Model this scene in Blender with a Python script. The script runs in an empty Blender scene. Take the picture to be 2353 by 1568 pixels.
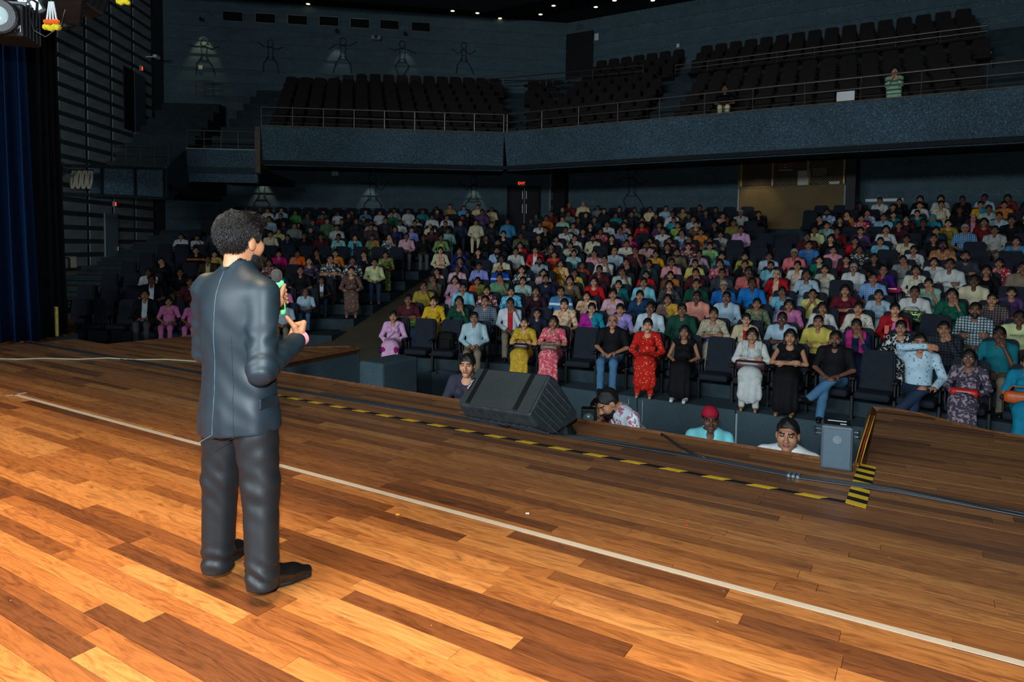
import bpy, bmesh, math, random
import numpy as np
from mathutils import Vector, Matrix
random.seed(7); rng=np.random.default_rng(7)
scene=bpy.context.scene
col=scene.collection
# ------------------------------------------------------------------ camera
F=1564.; PX,PY=1176.5,646.; H=1.62
yaw=math.atan(960/F); pit=math.atan(81/F); rol=math.atan(.0135)
fw=Vector((-math.sin(yaw)*math.cos(pit),math.cos(yaw)*math.cos(pit),-math.sin(pit)))
r0=Vector((math.cos(yaw),math.sin(yaw),0)); u0=r0.cross(fw)
rv=r0*math.cos(rol)+u0*math.sin(rol); uv=-r0*math.sin(rol)+u0*math.cos(rol)
CAM=Vector((0,0,H))
cd=bpy.data.cameras.new('camera'); co=bpy.data.objects.new('camera',cd); col.objects.link(co)
cd.sensor_fit='HORIZONTAL'; cd.sensor_width=36; cd.lens=36*F/2353
cd.shift_y=-(784-PY)/2353; cd.clip_start=.05; cd.clip_end=200
m=Matrix((( rv.x,uv.x,-fw.x,0),(rv.y,uv.y,-fw.y,0),(rv.z,uv.z,-fw.z,H),(0,0,0,1)))
co.matrix_world=m; scene.camera=co
def ray(x,y): return fw+rv*((x-PX)/F)-uv*((y-PY)/F)
def onz(x,y,z=0.):
    d=ray(x,y); return CAM+d*((z-H)/d.z)
def onY(x,y,Y):
    d=ray(x,y); return CAM+d*(Y/d.y)
def onD(x,y,D): return CAM+ray(x,y)*D
def onplane(x,y,p,n):
    d=ray(x,y); p=Vector(p); n=Vector(n)
    return CAM+d*((p-CAM).dot(n)/d.dot(n))
# ------------------------------------------------------------------ world, lamps, exposure
w=bpy.data.worlds.new('world'); scene.world=w; w.use_nodes=True
bg=w.node_tree.nodes['Background']; bg.inputs[0].default_value=(.30,.42,.55,1); bg.inputs[1].default_value=.02
vs=scene.view_settings; vs.view_transform='Standard'; vs.look='None'; vs.gamma=1; vs.use_curve_mapping=False; vs.exposure=0.0
def lamp(name,kind,loc,power,color,target=None,**kw):
    l=bpy.data.lights.new(name,kind); l.energy=power; l.color=color
    for k,v in kw.items(): setattr(l,k,v)
    o=bpy.data.objects.new(name,l); col.objects.link(o); o.location=loc
    if target is not None:
        d=Vector(target)-Vector(loc); o.rotation_euler=d.to_track_quat('-Z','Y').to_euler()
    return o
# flash on top of the camera
lamp('camera_flash','SPOT',CAM+Vector((-.08,.03,.30)),950,(.80,.93,1.0),target=CAM+fw*10+Vector((0,0,.6)),spot_size=2.0,spot_blend=.35,shadow_soft_size=.035)
# unseen cool area light added behind the camera to brighten audience and rear walls
lamp('audience_fill','AREA',(-4,-7,4.2),1250,(.82,.93,1.0),target=(-6,20,2.2),shape='RECTANGLE',size=9,size_y=.8,spread=2.4)
# warm overhead row of lamps above the stage
lamp('stage_wash','AREA',(-3.2,.9,7.0),430,(1.0,.74,.46),target=(-3.2,.7,0),shape='RECTANGLE',size=15,size_y=1.2,spread=.85)
# ------------------------------------------------------------------ materials
def lin(c): return tuple(((v/255)/12.92 if v/255<=.04045 else ((v/255+.055)/1.055)**2.4) for v in c)
MATS={}
class NT:
    def __init__(s,name):
        s.m=bpy.data.materials.new(name); s.m.use_nodes=True; s.t=s.m.node_tree; s.n=s.t.nodes; s.b=s.n['Principled BSDF']
    def add(s,ty,**kw):
        n=s.n.new(ty)
        for k,v in kw.items():
            if k.startswith('i_'):
                key=k[2:]; key=int(key) if key.isdigit() else key
                n.inputs[key].default_value=v
            else: setattr(n,k,v)
        return n
    def link(s,a,b): s.t.links.new(a,b)
    def ramp(s,fac,stops):
        r=s.add('ShaderNodeValToRGB'); e=r.color_ramp.elements
        while len(e)<len(stops): e.new(.5)
        for i,(p,c) in enumerate(stops): e[i].position=p; e[i].color=(*c,1)
        s.link(fac,r.inputs[0]); return r
    def mix(s,fac,a,b,mode='MIX'):
        x=s.add('ShaderNodeMix',data_type='RGBA',blend_type=mode)
        if isinstance(fac,(int,float)): x.inputs[0].default_value=fac
        else: s.link(fac,x.inputs[0])
        for i,v in ((6,a),(7,b)):
            if isinstance(v,tuple): x.inputs[i].default_value=(*v[:3],1)
            else: s.link(v,x.inputs[i])
        return x.outputs[2]
    def bump(s,h,strength=.3,dist=.01):
        b=s.add('ShaderNodeBump'); b.inputs['Strength'].default_value=strength; b.inputs['Distance'].default_value=dist
        s.link(h,b.inputs['Height']); s.link(b.outputs[0],s.b.inputs['Normal'])
    def coord(s,scale=(1,1,1),kind='Object'):
        c=s.add('ShaderNodeTexCoord'); mp=s.add('ShaderNodeMapping'); mp.inputs['Scale'].default_value=scale
        s.link(c.outputs[kind],mp.inputs[0]); return mp.outputs[0]
    def noise(s,co,scale,detail=4,rough=.6,dist=0.):
        n=s.add('ShaderNodeTexNoise'); n.inputs['Scale'].default_value=scale; n.inputs['Detail'].default_value=detail
        n.inputs['Roughness'].default_value=rough; n.inputs['Distortion'].default_value=dist
        if co is not None: s.link(co,n.inputs['Vector'])
        return n.outputs['Fac']
def plain(name,rgb,rough=.6,metal=0.,spec=.4,var=.12,scale=6,bump=0.,emit=None,estr=1.,bscale=None):
    if name in MATS: return MATS[name]
    t=NT(name); c=lin(rgb); b=t.b
    b.inputs['Roughness'].default_value=rough; b.inputs['Metallic'].default_value=metal; b.inputs['Specular IOR Level'].default_value=spec
    if var>0:
        co=t.coord(); f=t.noise(co,scale)
        r=t.ramp(f,[(.3,tuple(v*(1-var) for v in c)),(.7,tuple(min(1,v*(1+var)) for v in c))])
        t.link(r.outputs[0],b.inputs['Base Color'])
        if bump>0: t.bump(t.noise(co,bscale or scale*6,3),bump)
    else: b.inputs['Base Color'].default_value=(*c,1)
    if emit:
        b.inputs['Emission Color'].default_value=(*lin(emit),1); b.inputs['Emission Strength'].default_value=estr
    MATS[name]=t.m; return t.m
def carpet(name,rgb,sp=1.5,fine=220,strength=.6,dirt=True):
    # speckled carpet / sprayed plaster
    if name in MATS: return MATS[name]
    t=NT(name); c=lin(rgb); co=t.coord()
    v=t.noise(co,fine,2,.7); r=t.ramp(v,[(.35,tuple(x*.55 for x in c)),(.55,c),(.72,tuple(min(1,x*(1+sp)) for x in c))])
    d=t.noise(co,.7,5,.65); r2=t.ramp(d,[(.3,(.72,.72,.72)),(.7,(1.1,1.1,1.1))])
    o=t.mix(1.,r.outputs[0],r2.outputs[0],'MULTIPLY'); t.link(o,t.b.inputs['Base Color'])
    t.b.inputs['Roughness'].default_value=.9; t.b.inputs['Specular IOR Level'].default_value=.15
    t.bump(v,strength,.01); MATS[name]=t.m; return t.m
def cloth(name,rgb,pat=None,rgb2=None,rough=.8,spec=.2,sheen=.0,bump=.25):
    if name in MATS: return MATS[name]
    t=NT(name); a=lin(rgb); co=t.coord(); b=t.b
    n=t.noise(co,9,5,.6); r=t.ramp(n,[(.3,tuple(v*.82 for v in a)),(.7,tuple(min(1,v*1.1) for v in a))]); o=r.outputs[0]
    if pat:
        c2=lin(rgb2)
        if pat in('fl','pr'):
            vo=t.add('ShaderNodeTexNoise'); vo.inputs['Scale'].default_value=22 if pat=='fl' else 55; vo.inputs['Detail'].default_value=3; vo.inputs['Distortion'].default_value=.8
            t.link(co,vo.inputs['Vector']); k=t.ramp(vo.outputs['Fac'],[(.53,(0,0,0)),(.58,(1,1,1))]); f=k.outputs[0]
        elif pat=='dot':
            vo=t.add('ShaderNodeTexVoronoi'); vo.inputs['Scale'].default_value=24; t.link(co,vo.inputs['Vector']); k=t.ramp(vo.outputs['Distance'],[(.22,(1,1,1)),(.28,(0,0,0))]); f=k.outputs[0]
        elif pat in('st','ck','hs'):
            def band(axis,sc):
                sx=t.add('ShaderNodeSeparateXYZ'); t.link(co,sx.inputs[0]); mm=t.add('ShaderNodeMath',operation='MULTIPLY'); mm.inputs[1].default_value=sc; t.link(sx.outputs[axis],mm.inputs[0])
                fr=t.add('ShaderNodeMath',operation='FRACT'); t.link(mm.outputs[0],fr.inputs[0]); gt=t.add('ShaderNodeMath',operation='GREATER_THAN'); gt.inputs[1].default_value=.66; t.link(fr.outputs[0],gt.inputs[0]); return gt.outputs[0]
            if pat=='st': f=band(0,34)
            elif pat=='hs': f=band(2,8)
            else:
                m1=t.add('ShaderNodeMath',operation='MAXIMUM'); t.link(band(0,24),m1.inputs[0]); t.link(band(2,24),m1.inputs[1]); f=m1.outputs[0]
        elif pat=='tw':   # two tone: second colour on one side (drape borders, open jackets)
            sx=t.add('ShaderNodeSeparateXYZ'); t.link(co,sx.inputs[0])
            ad=t.add('ShaderNodeMath',operation='MULTIPLY_ADD'); t.link(sx.outputs[2],ad.inputs[0]); ad.inputs[1].default_value=.5; t.link(sx.outputs[0],ad.inputs[2])
            gt=t.add('ShaderNodeMath',operation='GREATER_THAN'); gt.inputs[1].default_value=.43; t.link(ad.outputs[0],gt.inputs[0]); f=gt.outputs[0]
        elif pat=='md':   # centre panel
            sx=t.add('ShaderNodeSeparateXYZ'); t.link(co,sx.inputs[0]); ab=t.add('ShaderNodeMath',operation='ABSOLUTE'); t.link(sx.outputs[0],ab.inputs[0])
            lt=t.add('ShaderNodeMath',operation='LESS_THAN'); lt.inputs[1].default_value=.055; t.link(ab.outputs[0],lt.inputs[0]); f=lt.outputs[0]
        elif pat=='bd':   # chest band
            sx=t.add('ShaderNodeSeparateXYZ'); t.link(co,sx.inputs[0]); su=t.add('ShaderNodeMath',operation='SUBTRACT'); su.inputs[1].default_value=.86; t.link(sx.outputs[2],su.inputs[0]); ab=t.add('ShaderNodeMath',operation='ABSOLUTE'); t.link(su.outputs[0],ab.inputs[0])
            lt=t.add('ShaderNodeMath',operation='LESS_THAN'); lt.inputs[1].default_value=.025; t.link(ab.outputs[0],lt.inputs[0]); f=lt.outputs[0]
        o=t.mix(f,o,c2)
    t.link(o,b.inputs['Base Color']); b.inputs['Roughness'].default_value=rough; b.inputs['Specular IOR Level'].default_value=spec
    if bump: t.bump(t.noise(co,14,5,.6,.6),bump,.02)
    MATS[name]=t.m; return t.m
# ------------------------------------------------------------------ mesh helpers
def mesh_of(name,verts,faces,smooth=False,mats=None,fmat=None):
    me=bpy.data.meshes.new(name)
    if isinstance(verts,np.ndarray) and isinstance(faces,np.ndarray):
        nv,nf,k=len(verts),len(faces),faces.shape[1]
        me.vertices.add(nv); me.vertices.foreach_set('co',verts.astype(np.float32).ravel())
        me.loops.add(nf*k); me.loops.foreach_set('vertex_index',faces.astype(np.int32).ravel())
        me.polygons.add(nf); me.polygons.foreach_set('loop_start',np.arange(0,nf*k,k,dtype=np.int32))
        if fmat is not None: me.polygons.foreach_set('material_index',fmat.astype(np.int32))
        me.update(calc_edges=True)
    else:
        me.from_pydata([tuple(v) for v in verts],[],[tuple(f) for f in faces])
        if fmat is not None: me.polygons.foreach_set('material_index',np.asarray(fmat,dtype=np.int32))
        me.update()
    if smooth: me.polygons.foreach_set('use_smooth',np.ones(len(me.polygons),dtype=bool))
    for m_ in (mats or []): me.materials.append(m_)
    return me
def ob(name,me,parent=None,loc=None,rot=None,sc=None):
    o=bpy.data.objects.new(name,me); col.objects.link(o)
    if parent is not None: o.parent=parent
    if loc is not None: o.location=loc
    if rot is not None: o.rotation_euler=rot
    if sc is not None: o.scale=(sc,sc,sc) if isinstance(sc,(int,float)) else sc
    return o
def objmat(o,*ms):
    for i,m_ in enumerate(ms):
        if m_ is not None and i<len(o.material_slots):
            o.material_slots[i].link='OBJECT'; o.material_slots[i].material=m_
def tag(o,label=None,cat=None,group=None,kind=None):
    if label: o['label']=label
    if cat: o['category']=cat
    if group: o['group']=group
    if kind: o['kind']=kind
    return o
def empty(name,loc=(0,0,0),rz=0.):
    o=bpy.data.objects.new(name,None); col.objects.link(o); o.location=loc; o.rotation_euler=(0,0,rz); o.empty_display_size=.1; return o
class B:
    """collects shapes into one mesh"""
    def __init__(s): s.v=[]; s.f=[]; s.m=[]; s.mi=0
    def _put(s,v,f):
        o=len(s.v); s.v+= [tuple(p) for p in v]; s.f+=[tuple(i+o for i in q) for q in f]; s.m+=[s.mi]*len(f); return s
    def box(s,c,d,rot=None,bev=0.):
        c=Vector(c); hx,hy,hz=d[0]/2,d[1]/2,d[2]/2
        if bev>0:
            bm=bmesh.new(); bmesh.ops.create_cube(bm,size=1.); bmesh.ops.scale(bm,vec=d,verts=bm.verts)
            bmesh.ops.bevel(bm,geom=bm.edges[:],offset=min(bev,min(d)*.45),segments=2,affect='EDGES',profile=.5)
            vv=[v.co.copy() for v in bm.verts]; bm.verts.index_update(); ff=[[v.index for v in f.verts] for f in bm.faces]; bm.free()
        else:
            vv=[Vector((a*hx,b*hy,e*hz)) for a in(-1,1) for b in(-1,1) for e in(-1,1)]
            ff=[(0,1,3,2),(4,6,7,5),(0,4,5,1),(2,3,7,6),(0,2,6,4),(1,5,7,3)]
        if rot is not None:
            R=rot if isinstance(rot,Matrix) else Matrix.Rotation(rot,3,'Z'); vv=[R@v for v in vv]
        return s._put([v+c for v in vv],ff)
    def tube(s,pts,r,n=8,closed=False,cap=True):
        pts=[Vector(p) for p in pts]; N=len(pts); rs=r if isinstance(r,(list,tuple)) else [r]*N; vv=[]; ff=[]
        up=Vector((0,0,1)); prev=None
        for i,p in enumerate(pts):
            t=(pts[(i+1)%N]-pts[i-1]) if closed else (pts[min(i+1,N-1)]-pts[max(i-1,0)])
            if t.length<1e-9: t=Vector((0,0,1))
            t.normalize()
            if prev is None:
                a=up if abs(t.dot(up))<.9 else Vector((1,0,0)); u=t.cross(a).normalized()
            else: u=(prev-t*prev.dot(t)).normalized()
            prev=u; v=t.cross(u)
            for k in range(n):
                an=2*math.pi*k/n; vv.append(p+(u*math.cos(an)+v*math.sin(an))*rs[i])
        M=N if closed else N-1
        for i in range(M):
            for k in range(n):
                a=i*n+k; b=i*n+(k+1)%n; c=((i+1)%N)*n+(k+1)%n; d=((i+1)%N)*n+k; ff.append((a,b,c,d))
        if cap and not closed: ff.append(tuple(range(n))[::-1]); ff.append(tuple((N-1)*n+k for k in range(n)))
        return s._put(vv,ff)
    def prism(s,poly,z0,z1):
        n=len(poly); vv=[(p[0],p[1],z0) for p in poly]+[(p[0],p[1],z1) for p in poly]
        ff=[tuple(range(n))[::-1],tuple(range(n,2*n))]+[(i,(i+1)%n,n+(i+1)%n,n+i) for i in range(n)]
        return s._put(vv,ff)
    def ext(s,poly,vec):
        """polygon of 3-d points extruded along vec"""
        n=len(poly); v=Vector(vec); vv=[Vector(p) for p in poly]; vv+= [p+v for p in vv]
        ff=[tuple(range(n))[::-1],tuple(range(n,2*n))]+[(i,(i+1)%n,n+(i+1)%n,n+i) for i in range(n)]
        return s._put(vv,ff)
    def lathe(s,prof,n=16,M=None):
        """profile of (r,z)"""
        vv=[];ff=[]; K=len(prof)
        for r,z in prof:
            for k in range(n):
                a=2*math.pi*k/n; vv.append(Vector((r*math.cos(a),r*math.sin(a),z)))
        for i in range(K-1):
            for k in range(n): ff.append((i*n+k,i*n+(k+1)%n,(i+1)*n+(k+1)%n,(i+1)*n+k))
        ff.append(tuple(range(n))[::-1]); ff.append(tuple((K-1)*n+k for k in range(n)))
        if M is not None: vv=[M@v for v in vv]
        return s._put(vv,ff)
    def quad(s,*p): return s._put(p,[tuple(range(len(p)))])
    def build(s,name,mat,parent=None,smooth=False,**kw):
        mats=mat if isinstance(mat,list) else [mat]
        me=mesh_of(name,s.v,s.f,smooth,mats,s.m if len(mats)>1 else None)
        return ob(name,me,parent,**kw)
    def mesh(s,name,mat,smooth=False):
        mats=mat if isinstance(mat,list) else [mat]
        return mesh_of(name,s.v,s.f,smooth,mats,s.m if len(mats)>1 else None)
def text(body,size,mat,parent,M,name='lettering',depth=.002,align='CENTER'):
    c=bpy.data.curves.new(name,'FONT'); c.body=body; c.size=size; c.extrude=depth; c.align_x=align; c.align_y='CENTER'
    to=bpy.data.objects.new('tmp',c); col.objects.link(to); dg=bpy.context.evaluated_depsgraph_get()
    me=bpy.data.meshes.new_from_object(to.evaluated_get(dg)); bpy.data.objects.remove(to); bpy.data.curves.remove(c)
    me.name=name; me.materials.clear(); me.materials.append(mat)
    o=ob(name,me,parent); o.matrix_local=M; return o
# ------------------------------------------------------------------ signed-distance modelling
def rc(P,a,b,ra,rb,sy=1.,sx=1.):
    x,y,z=P; ax,ay,az=a; bx,by,bz=b
    X=(x-ax)/sx; Y=(y-ay)/sy; Z=z-az; dx,dy,dz=(bx-ax)/sx,(by-ay)/sy,bz-az
    L=dx*dx+dy*dy+dz*dz+1e-9; h=np.clip((X*dx+Y*dy+Z*dz)/L,0,1)
    return np.sqrt((X-h*dx)**2+(Y-h*dy)**2+(Z-h*dz)**2)-(ra+(rb-ra)*h)
def el(P,c,r):
    x,y,z=P; q=np.sqrt(((x-c[0])/r[0])**2+((y-c[1])/r[1])**2+((z-c[2])/r[2])**2); return (q-1)*min(r)
def smin(a,b,k):
    h=np.clip(.5+.5*(b-a)/k,0,1); return b+(a-b)*h-k*h*(1-h)
def smax(a,b,k): return -smin(-a,-b,k)
def nets(f,lo,hi,h):
    """isosurface of f by surface nets -> verts (n,3), quads (m,4)"""
    ax=[np.arange(lo[i],hi[i]+h,h,dtype=np.float32) for i in range(3)]
    X,Y,Z=np.meshgrid(*ax,indexing='ij'); V=f((X,Y,Z)).astype(np.float32); S=V<0
    nx,ny,nz=V.shape
    c=[(i,j,k) for i in(0,1) for j in(0,1) for k in(0,1)]
    cnt=sum(S[i:nx-1+i,j:ny-1+j,k:nz-1+k].astype(np.int8) for i,j,k in c)
    act=np.argwhere((cnt>0)&(cnt<8)); 
    if len(act)==0: return np.zeros((0,3)),np.zeros((0,4),int)
    idx=-np.ones((nx-1,ny-1,nz-1),np.int64); idx[act[:,0],act[:,1],act[:,2]]=np.arange(len(act))
    acc=np.zeros((len(act),3)); num=np.zeros(len(act))
    for p in c:
        for d in range(3):
            if p[d]: continue
            q=list(p); q[d]=1
            A=act+np.array(p); Bq=act+np.array(q)
            va=V[A[:,0],A[:,1],A[:,2]]; vb=V[Bq[:,0],Bq[:,1],Bq[:,2]]
            m=(va<0)!=(vb<0); t=np.where(m,va/(va-vb+1e-12),0)
            pos=np.array(p,float)[None]+np.eye(3)[d][None]*t[:,None]
            acc[m]+=pos[m]; num+=m
    vert=(act+acc/num[:,None])*h+np.array(lo)
    Q=[]
    for d in range(3):
        o=[(1,2),(2,0),(0,1)][d]
        sl0=[slice(None)]*3; sl1=[slice(None)]*3; sl0[d]=slice(0,-1); sl1[d]=slice(1,None)
        for k in o: sl0[k]=slice(1,-1); sl1[k]=slice(1,-1)
        s0=S[tuple(sl0)]; s1=S[tuple(sl1)]
        e=np.argwhere(s0!=s1)
        if len(e)==0: continue
        flip=s0[e[:,0],e[:,1],e[:,2]]
        base=e.copy(); base[:,o[0]]+=1; base[:,o[1]]+=1
        def ci(a,b):
            g=base.copy(); g[:,o[0]]-=a; g[:,o[1]]-=b; return idx[g[:,0],g[:,1],g[:,2]]
        q=np.stack([ci(1,1),ci(0,1),ci(0,0),ci(1,0)],1)
        q[~flip]=q[~flip][:,::-1]; Q.append(q)
    return vert,np.concatenate(Q)
def joinm(parts):
    vs_,fs_,ms_=[],[],[]; o=0
    for v,f,m_ in parts:
        if len(v)==0: continue
        vs_.append(v); fs_.append(f+o); ms_.append(np.full(len(f),m_) if np.isscalar(m_) else m_); o+=len(v)
    return np.concatenate(vs_),np.concatenate(fs_),np.concatenate(ms_)
# ------------------------------------------------------------------ structure
M_slate=carpet('slate_fabric_wall',(66,84,92),.5,60,.25)
M_panel=plain('grey_plaster_panel',(140,150,150),.9,0,.2,.2,3,.3)
M_groove=plain('dark_groove_paint',(62,74,78),.9,0,.15,.15,3,.2)
M_back=carpet('blue_grey_back_wall',(82,104,112),.35,30,.2)
M_strip=plain('back_wall_band',(72,93,102),.9,0,.15,.12,2,.15)
M_fascia=carpet('sprayed_blue_fascia',(66,88,100),1.2,26,1.0)
M_ledge=plain('dusty_brown_ledge',(92,84,72),.9,0,.2,.25,5,.2)
M_bcarpet=carpet('brown_aisle_carpet',(94,84,68),.35,160,.4)
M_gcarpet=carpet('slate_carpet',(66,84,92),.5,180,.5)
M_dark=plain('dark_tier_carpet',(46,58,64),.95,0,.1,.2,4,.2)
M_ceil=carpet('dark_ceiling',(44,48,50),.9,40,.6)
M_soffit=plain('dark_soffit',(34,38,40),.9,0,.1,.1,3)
M_blackdoor=plain('black_door_paint',(20,22,24),.6,0,.3,.1,4)
M_steel=plain('brushed_steel',(150,156,158),.35,.9,.5,.1,20)
M_rail=plain('railing_metal',(120,116,108),.38,.85,.5,.12,12)
M_black=plain('black_metal',(20,21,23),.5,.3,.4,.1,10)
M_white=plain('white_plastic',(205,210,210),.5,0,.4,.05,5)
M_edge=plain('worn_stage_edge',(96,58,30),.75,0,.3,.35,14,.3)
SC=1.12
CA=Vector((-27.78,17.02,0)); CB=Vector((-14.67,28.45,0)); dL=Vector((.57,-.82,0)).normalized(); dA=(CB-CA).normalized()
nA=Vector((dA.y,-dA.x,0))   # towards the stage
nL=Vector((.82,.57,0)).normalized()  # into the hall
YB=28.45
def struct(o,**k): return tag(o,kind='structure',**k)
def wallbox(name,p,q,z0,z1,th,mat,nout):
    b=B(); a=Vector(p); c=Vector(q); n=Vector(nout)*th
    b.ext([(a.x,a.y,z0),(c.x,c.y,z0),(c.x,c.y,z1),(a.x,a.y,z1)],n)
    return struct(b.build(name,mat))
ZC=11.9
LW0=CA+dL*21.0
wall_left=wallbox('wall_left',LW0,CA,-1.2,ZC+.3,.3,M_groove,-nL)
wall_rl=wallbox('wall_rear_left',CA,CB,-1.2,ZC+.3,.3,M_back,-nA)
wall_r=wallbox('wall_rear',CB,(12,YB,0),-1.2,ZC+.3,.3,M_back,(0,1,0))
# light plaster panels on the left wall, each its own slab
pm=B().box((0,0,0),(1.42,.05,.30),bev=.008).mesh('panel',M_panel)
ang=math.atan2(dL.y,dL.x)
k=0
for i in range(8):
    s=-.62+1.6*i+.9
    if s<.4: continue
    for j in range(27):
        z=-.6+.45*j+.15
        o=ob('panel',pm,wall_left,loc=(CA+dL*s+nL*.012+Vector((0,0,z))),rot=(0,0,ang))
# bands on the rear walls
for wl,p,q,n in ((wall_rl,CA,CB,nA),(wall_r,CB,Vector((12,YB,0)),Vector((0,-1,0)))):
    L=(q-p).length; c=(p+q)/2; a=math.atan2((q-p).y,(q-p).x)
    bm_=B().box((0,0,0),(L-.1,.05,.34),bev=0).mesh('wall_band',M_strip)
    for j in range(17):
        ob('wall_band',bm_,wl,loc=c+n*.012+Vector((0,0,2.2+.58*j)),rot=(0,0,a))
# ceiling with a dropped slab nearer the stage
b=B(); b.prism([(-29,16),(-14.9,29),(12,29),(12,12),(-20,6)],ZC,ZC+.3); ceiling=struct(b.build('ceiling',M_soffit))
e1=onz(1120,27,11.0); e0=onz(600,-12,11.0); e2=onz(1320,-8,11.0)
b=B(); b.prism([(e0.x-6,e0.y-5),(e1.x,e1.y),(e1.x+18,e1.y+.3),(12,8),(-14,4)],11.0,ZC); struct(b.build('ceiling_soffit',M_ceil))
# ---- stage-side floors
ZF=-.95; ZP=-1.5
b=B()
b.prism([(-28.5,17),(-13.2,3.2),(-11.2,5.6),(-11.2,7.0),(-10.4,8.6),(-10.4,12.0),(-13.2,15),(-24,17.5)],ZP-.3,ZF)
b.prism([(-9.6,11.1),(8,11.1),(8,12.2),(-9.6,12.6)],ZP-.3,ZF)
b.prism([(-.9,8.6),(8,8.6),(8,11.1),(-.9,11.1)],ZP-.3,ZF) if False else None
floor=struct(b.build('floor',M_gcarpet))
b=B(); b.prism([(-12,5.0),(8,5.0),(8,11.3),(-12,11.3)],ZP-.2,ZP); struct(b.build('floor_pit',M_dark))
# carpet ramp from the aisle into the pit
b=B(); b.ext([(-10.4,12.2,ZF),(-9.6,12.2,ZF),(-9.4,8.4,ZP),(-10.4,8.4,ZP)],(0,0,-.05)); struct(b.build('floor_ramp',M_bcarpet))
# pit wall (faces the stage): separate carpet-clad panels
pw=empty('wall_pit'); struct(pw)
xs=[-9.6,-8.0,-6.1,-4.2,-2.55,-.9,.8,3.0,6.0,8.0]
for i in range(len(xs)-1):
    B().box(((xs[i]+xs[i+1])/2,11.06,(ZF+ZP)/2),(xs[i+1]-xs[i]-.012,.10,ZF-ZP),bev=.01).build('wall_panel',M_gcarpet,pw)
for x,z0,z1 in ((-4.35,-1.35,-1.0),(-4.1,-1.4,-1.0),(-2.53,-1.7,-1.0)):
    B().box((x,11.0,(z0+z1)/2),(.03 if x>-3 else .012,.006,z1-z0)).build('joint_strip',M_panel,pw)
# ---- raked tiers of the main block (arcs) and of the left block (angled rows)
c0=Vector((-2.8,-10.3,0))
def RK(k): return 21.83+1.053*k
def zc(k): return ZF+.2218*k
def ledge(Y): return -9.45-.30*(Y-10.75)      # left edge of the main block
def arcpts(R,x0,x1,n=22):
    return [(x,c0.y+math.sqrt(R*R-(x-c0.x)**2)) for x in np.linspace(x0,x1,n)]
tiers=empty('floor_tiers'); struct(tiers)
for k in range(15):
    Ra=RK(k)-.78; Rb=RK(k)+.273 if k<14 else RK(k)+2.6
    Y=c0.y+Ra; x0=ledge(Y-1.3)
    a=arcpts(Ra,x0,8); c_=arcpts(Rb,x0-.3,8)
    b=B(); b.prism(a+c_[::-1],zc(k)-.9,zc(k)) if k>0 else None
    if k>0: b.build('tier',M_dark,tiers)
tL=Vector((math.cos(math.radians(28)),math.sin(math.radians(28)),0)); nLB=Vector((-tL.y,tL.x,0)); oL=Vector((-13.44,11.2,0))
def offL(k): return -.565+1.16*k
def zl(k): return -.865+.2686*k
E0=Vector((-12.2,11.6,0)); E1=Vector((-16.8,25.1,0)); dE=(E1-E0).normalized()
def lx(p,d,q,e):
    # intersection parameter of p+d*t with q+e*s
    det=d.x*(-e.y)+e.x*d.y
    return ((q.x-p.x)*(-e.y)+e.x*(q.y-p.y))/det
def leftrow(off):
    p=oL+nLB*off
    tr=lx(p,tL,E0,dE); tl=lx(p,tL,CA,dL)
    return p,tr,tl
for k in range(12):
    p,tr,tl=leftrow(offL(k)-.8); q,ur,ul=leftrow(offL(k)+.36 if k<11 else offL(k)+2.4)
    if k==11: ul=lx(q,tL,CA,dA)+.2
    poly=[p+tL*tr,q+tL*ur,q+tL*(ul),p+tL*(tl)]
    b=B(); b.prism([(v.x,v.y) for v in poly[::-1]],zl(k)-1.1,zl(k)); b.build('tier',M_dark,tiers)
    if k<11:   # carpet tread with nosing in the stair aisle beside the wall
        b=B(); a=p+tL*(tl+.05); c_=p+tL*(tl+2.3)
        b.ext([(a.x,a.y,zl(k)+.002),(c_.x,c_.y,zl(k)+.002),(c_.x+nLB.x*1.1,c_.y+nLB.y*1.1,zl(k)+.002),(a.x+nLB.x*1.1,a.y+nLB.y*1.1,zl(k)+.002)],(0,0,.012)); b.build('stair_tread',M_bcarpet,tiers)
        b=B(); m_=p+tL*(tl+.05)+nLB*.75; d_=p+tL*(tl+2.3)+nLB*.75
        b.ext([(m_.x,m_.y,zl(k)),(d_.x,d_.y,zl(k)),(d_.x+nLB.x*.42,d_.y+nLB.y*.42,zl(k)),(m_.x+nLB.x*.42,m_.y+nLB.y*.42,zl(k))],(0,0,.134)); b.build('stair_step',M_dark,tiers)
# sloping carpet aisle between the blocks
def zr(Y): return ZF+(Y-10.6)/(25.5-10.6)*2.95
b=B()
Ys=np.linspace(10.6,27.6,12); 
for i in range(11):
    Ya,Yb=Ys[i],Ys[i+1]
    xl=lambda Y:(E0.x+(Y-E0.y)*dE.x/dE.y)+.05
    b.ext([(xl(Ya)-.3,Ya,zr(Ya)),(ledge(Ya)+.4,Ya,zr(Ya)),(ledge(Yb)+.4,Yb,zr(Yb)),(xl(Yb)-.3,Yb,zr(Yb))],(0,0,-.06))
struct(b.build('floor_aisle',M_bcarpet))
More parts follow.
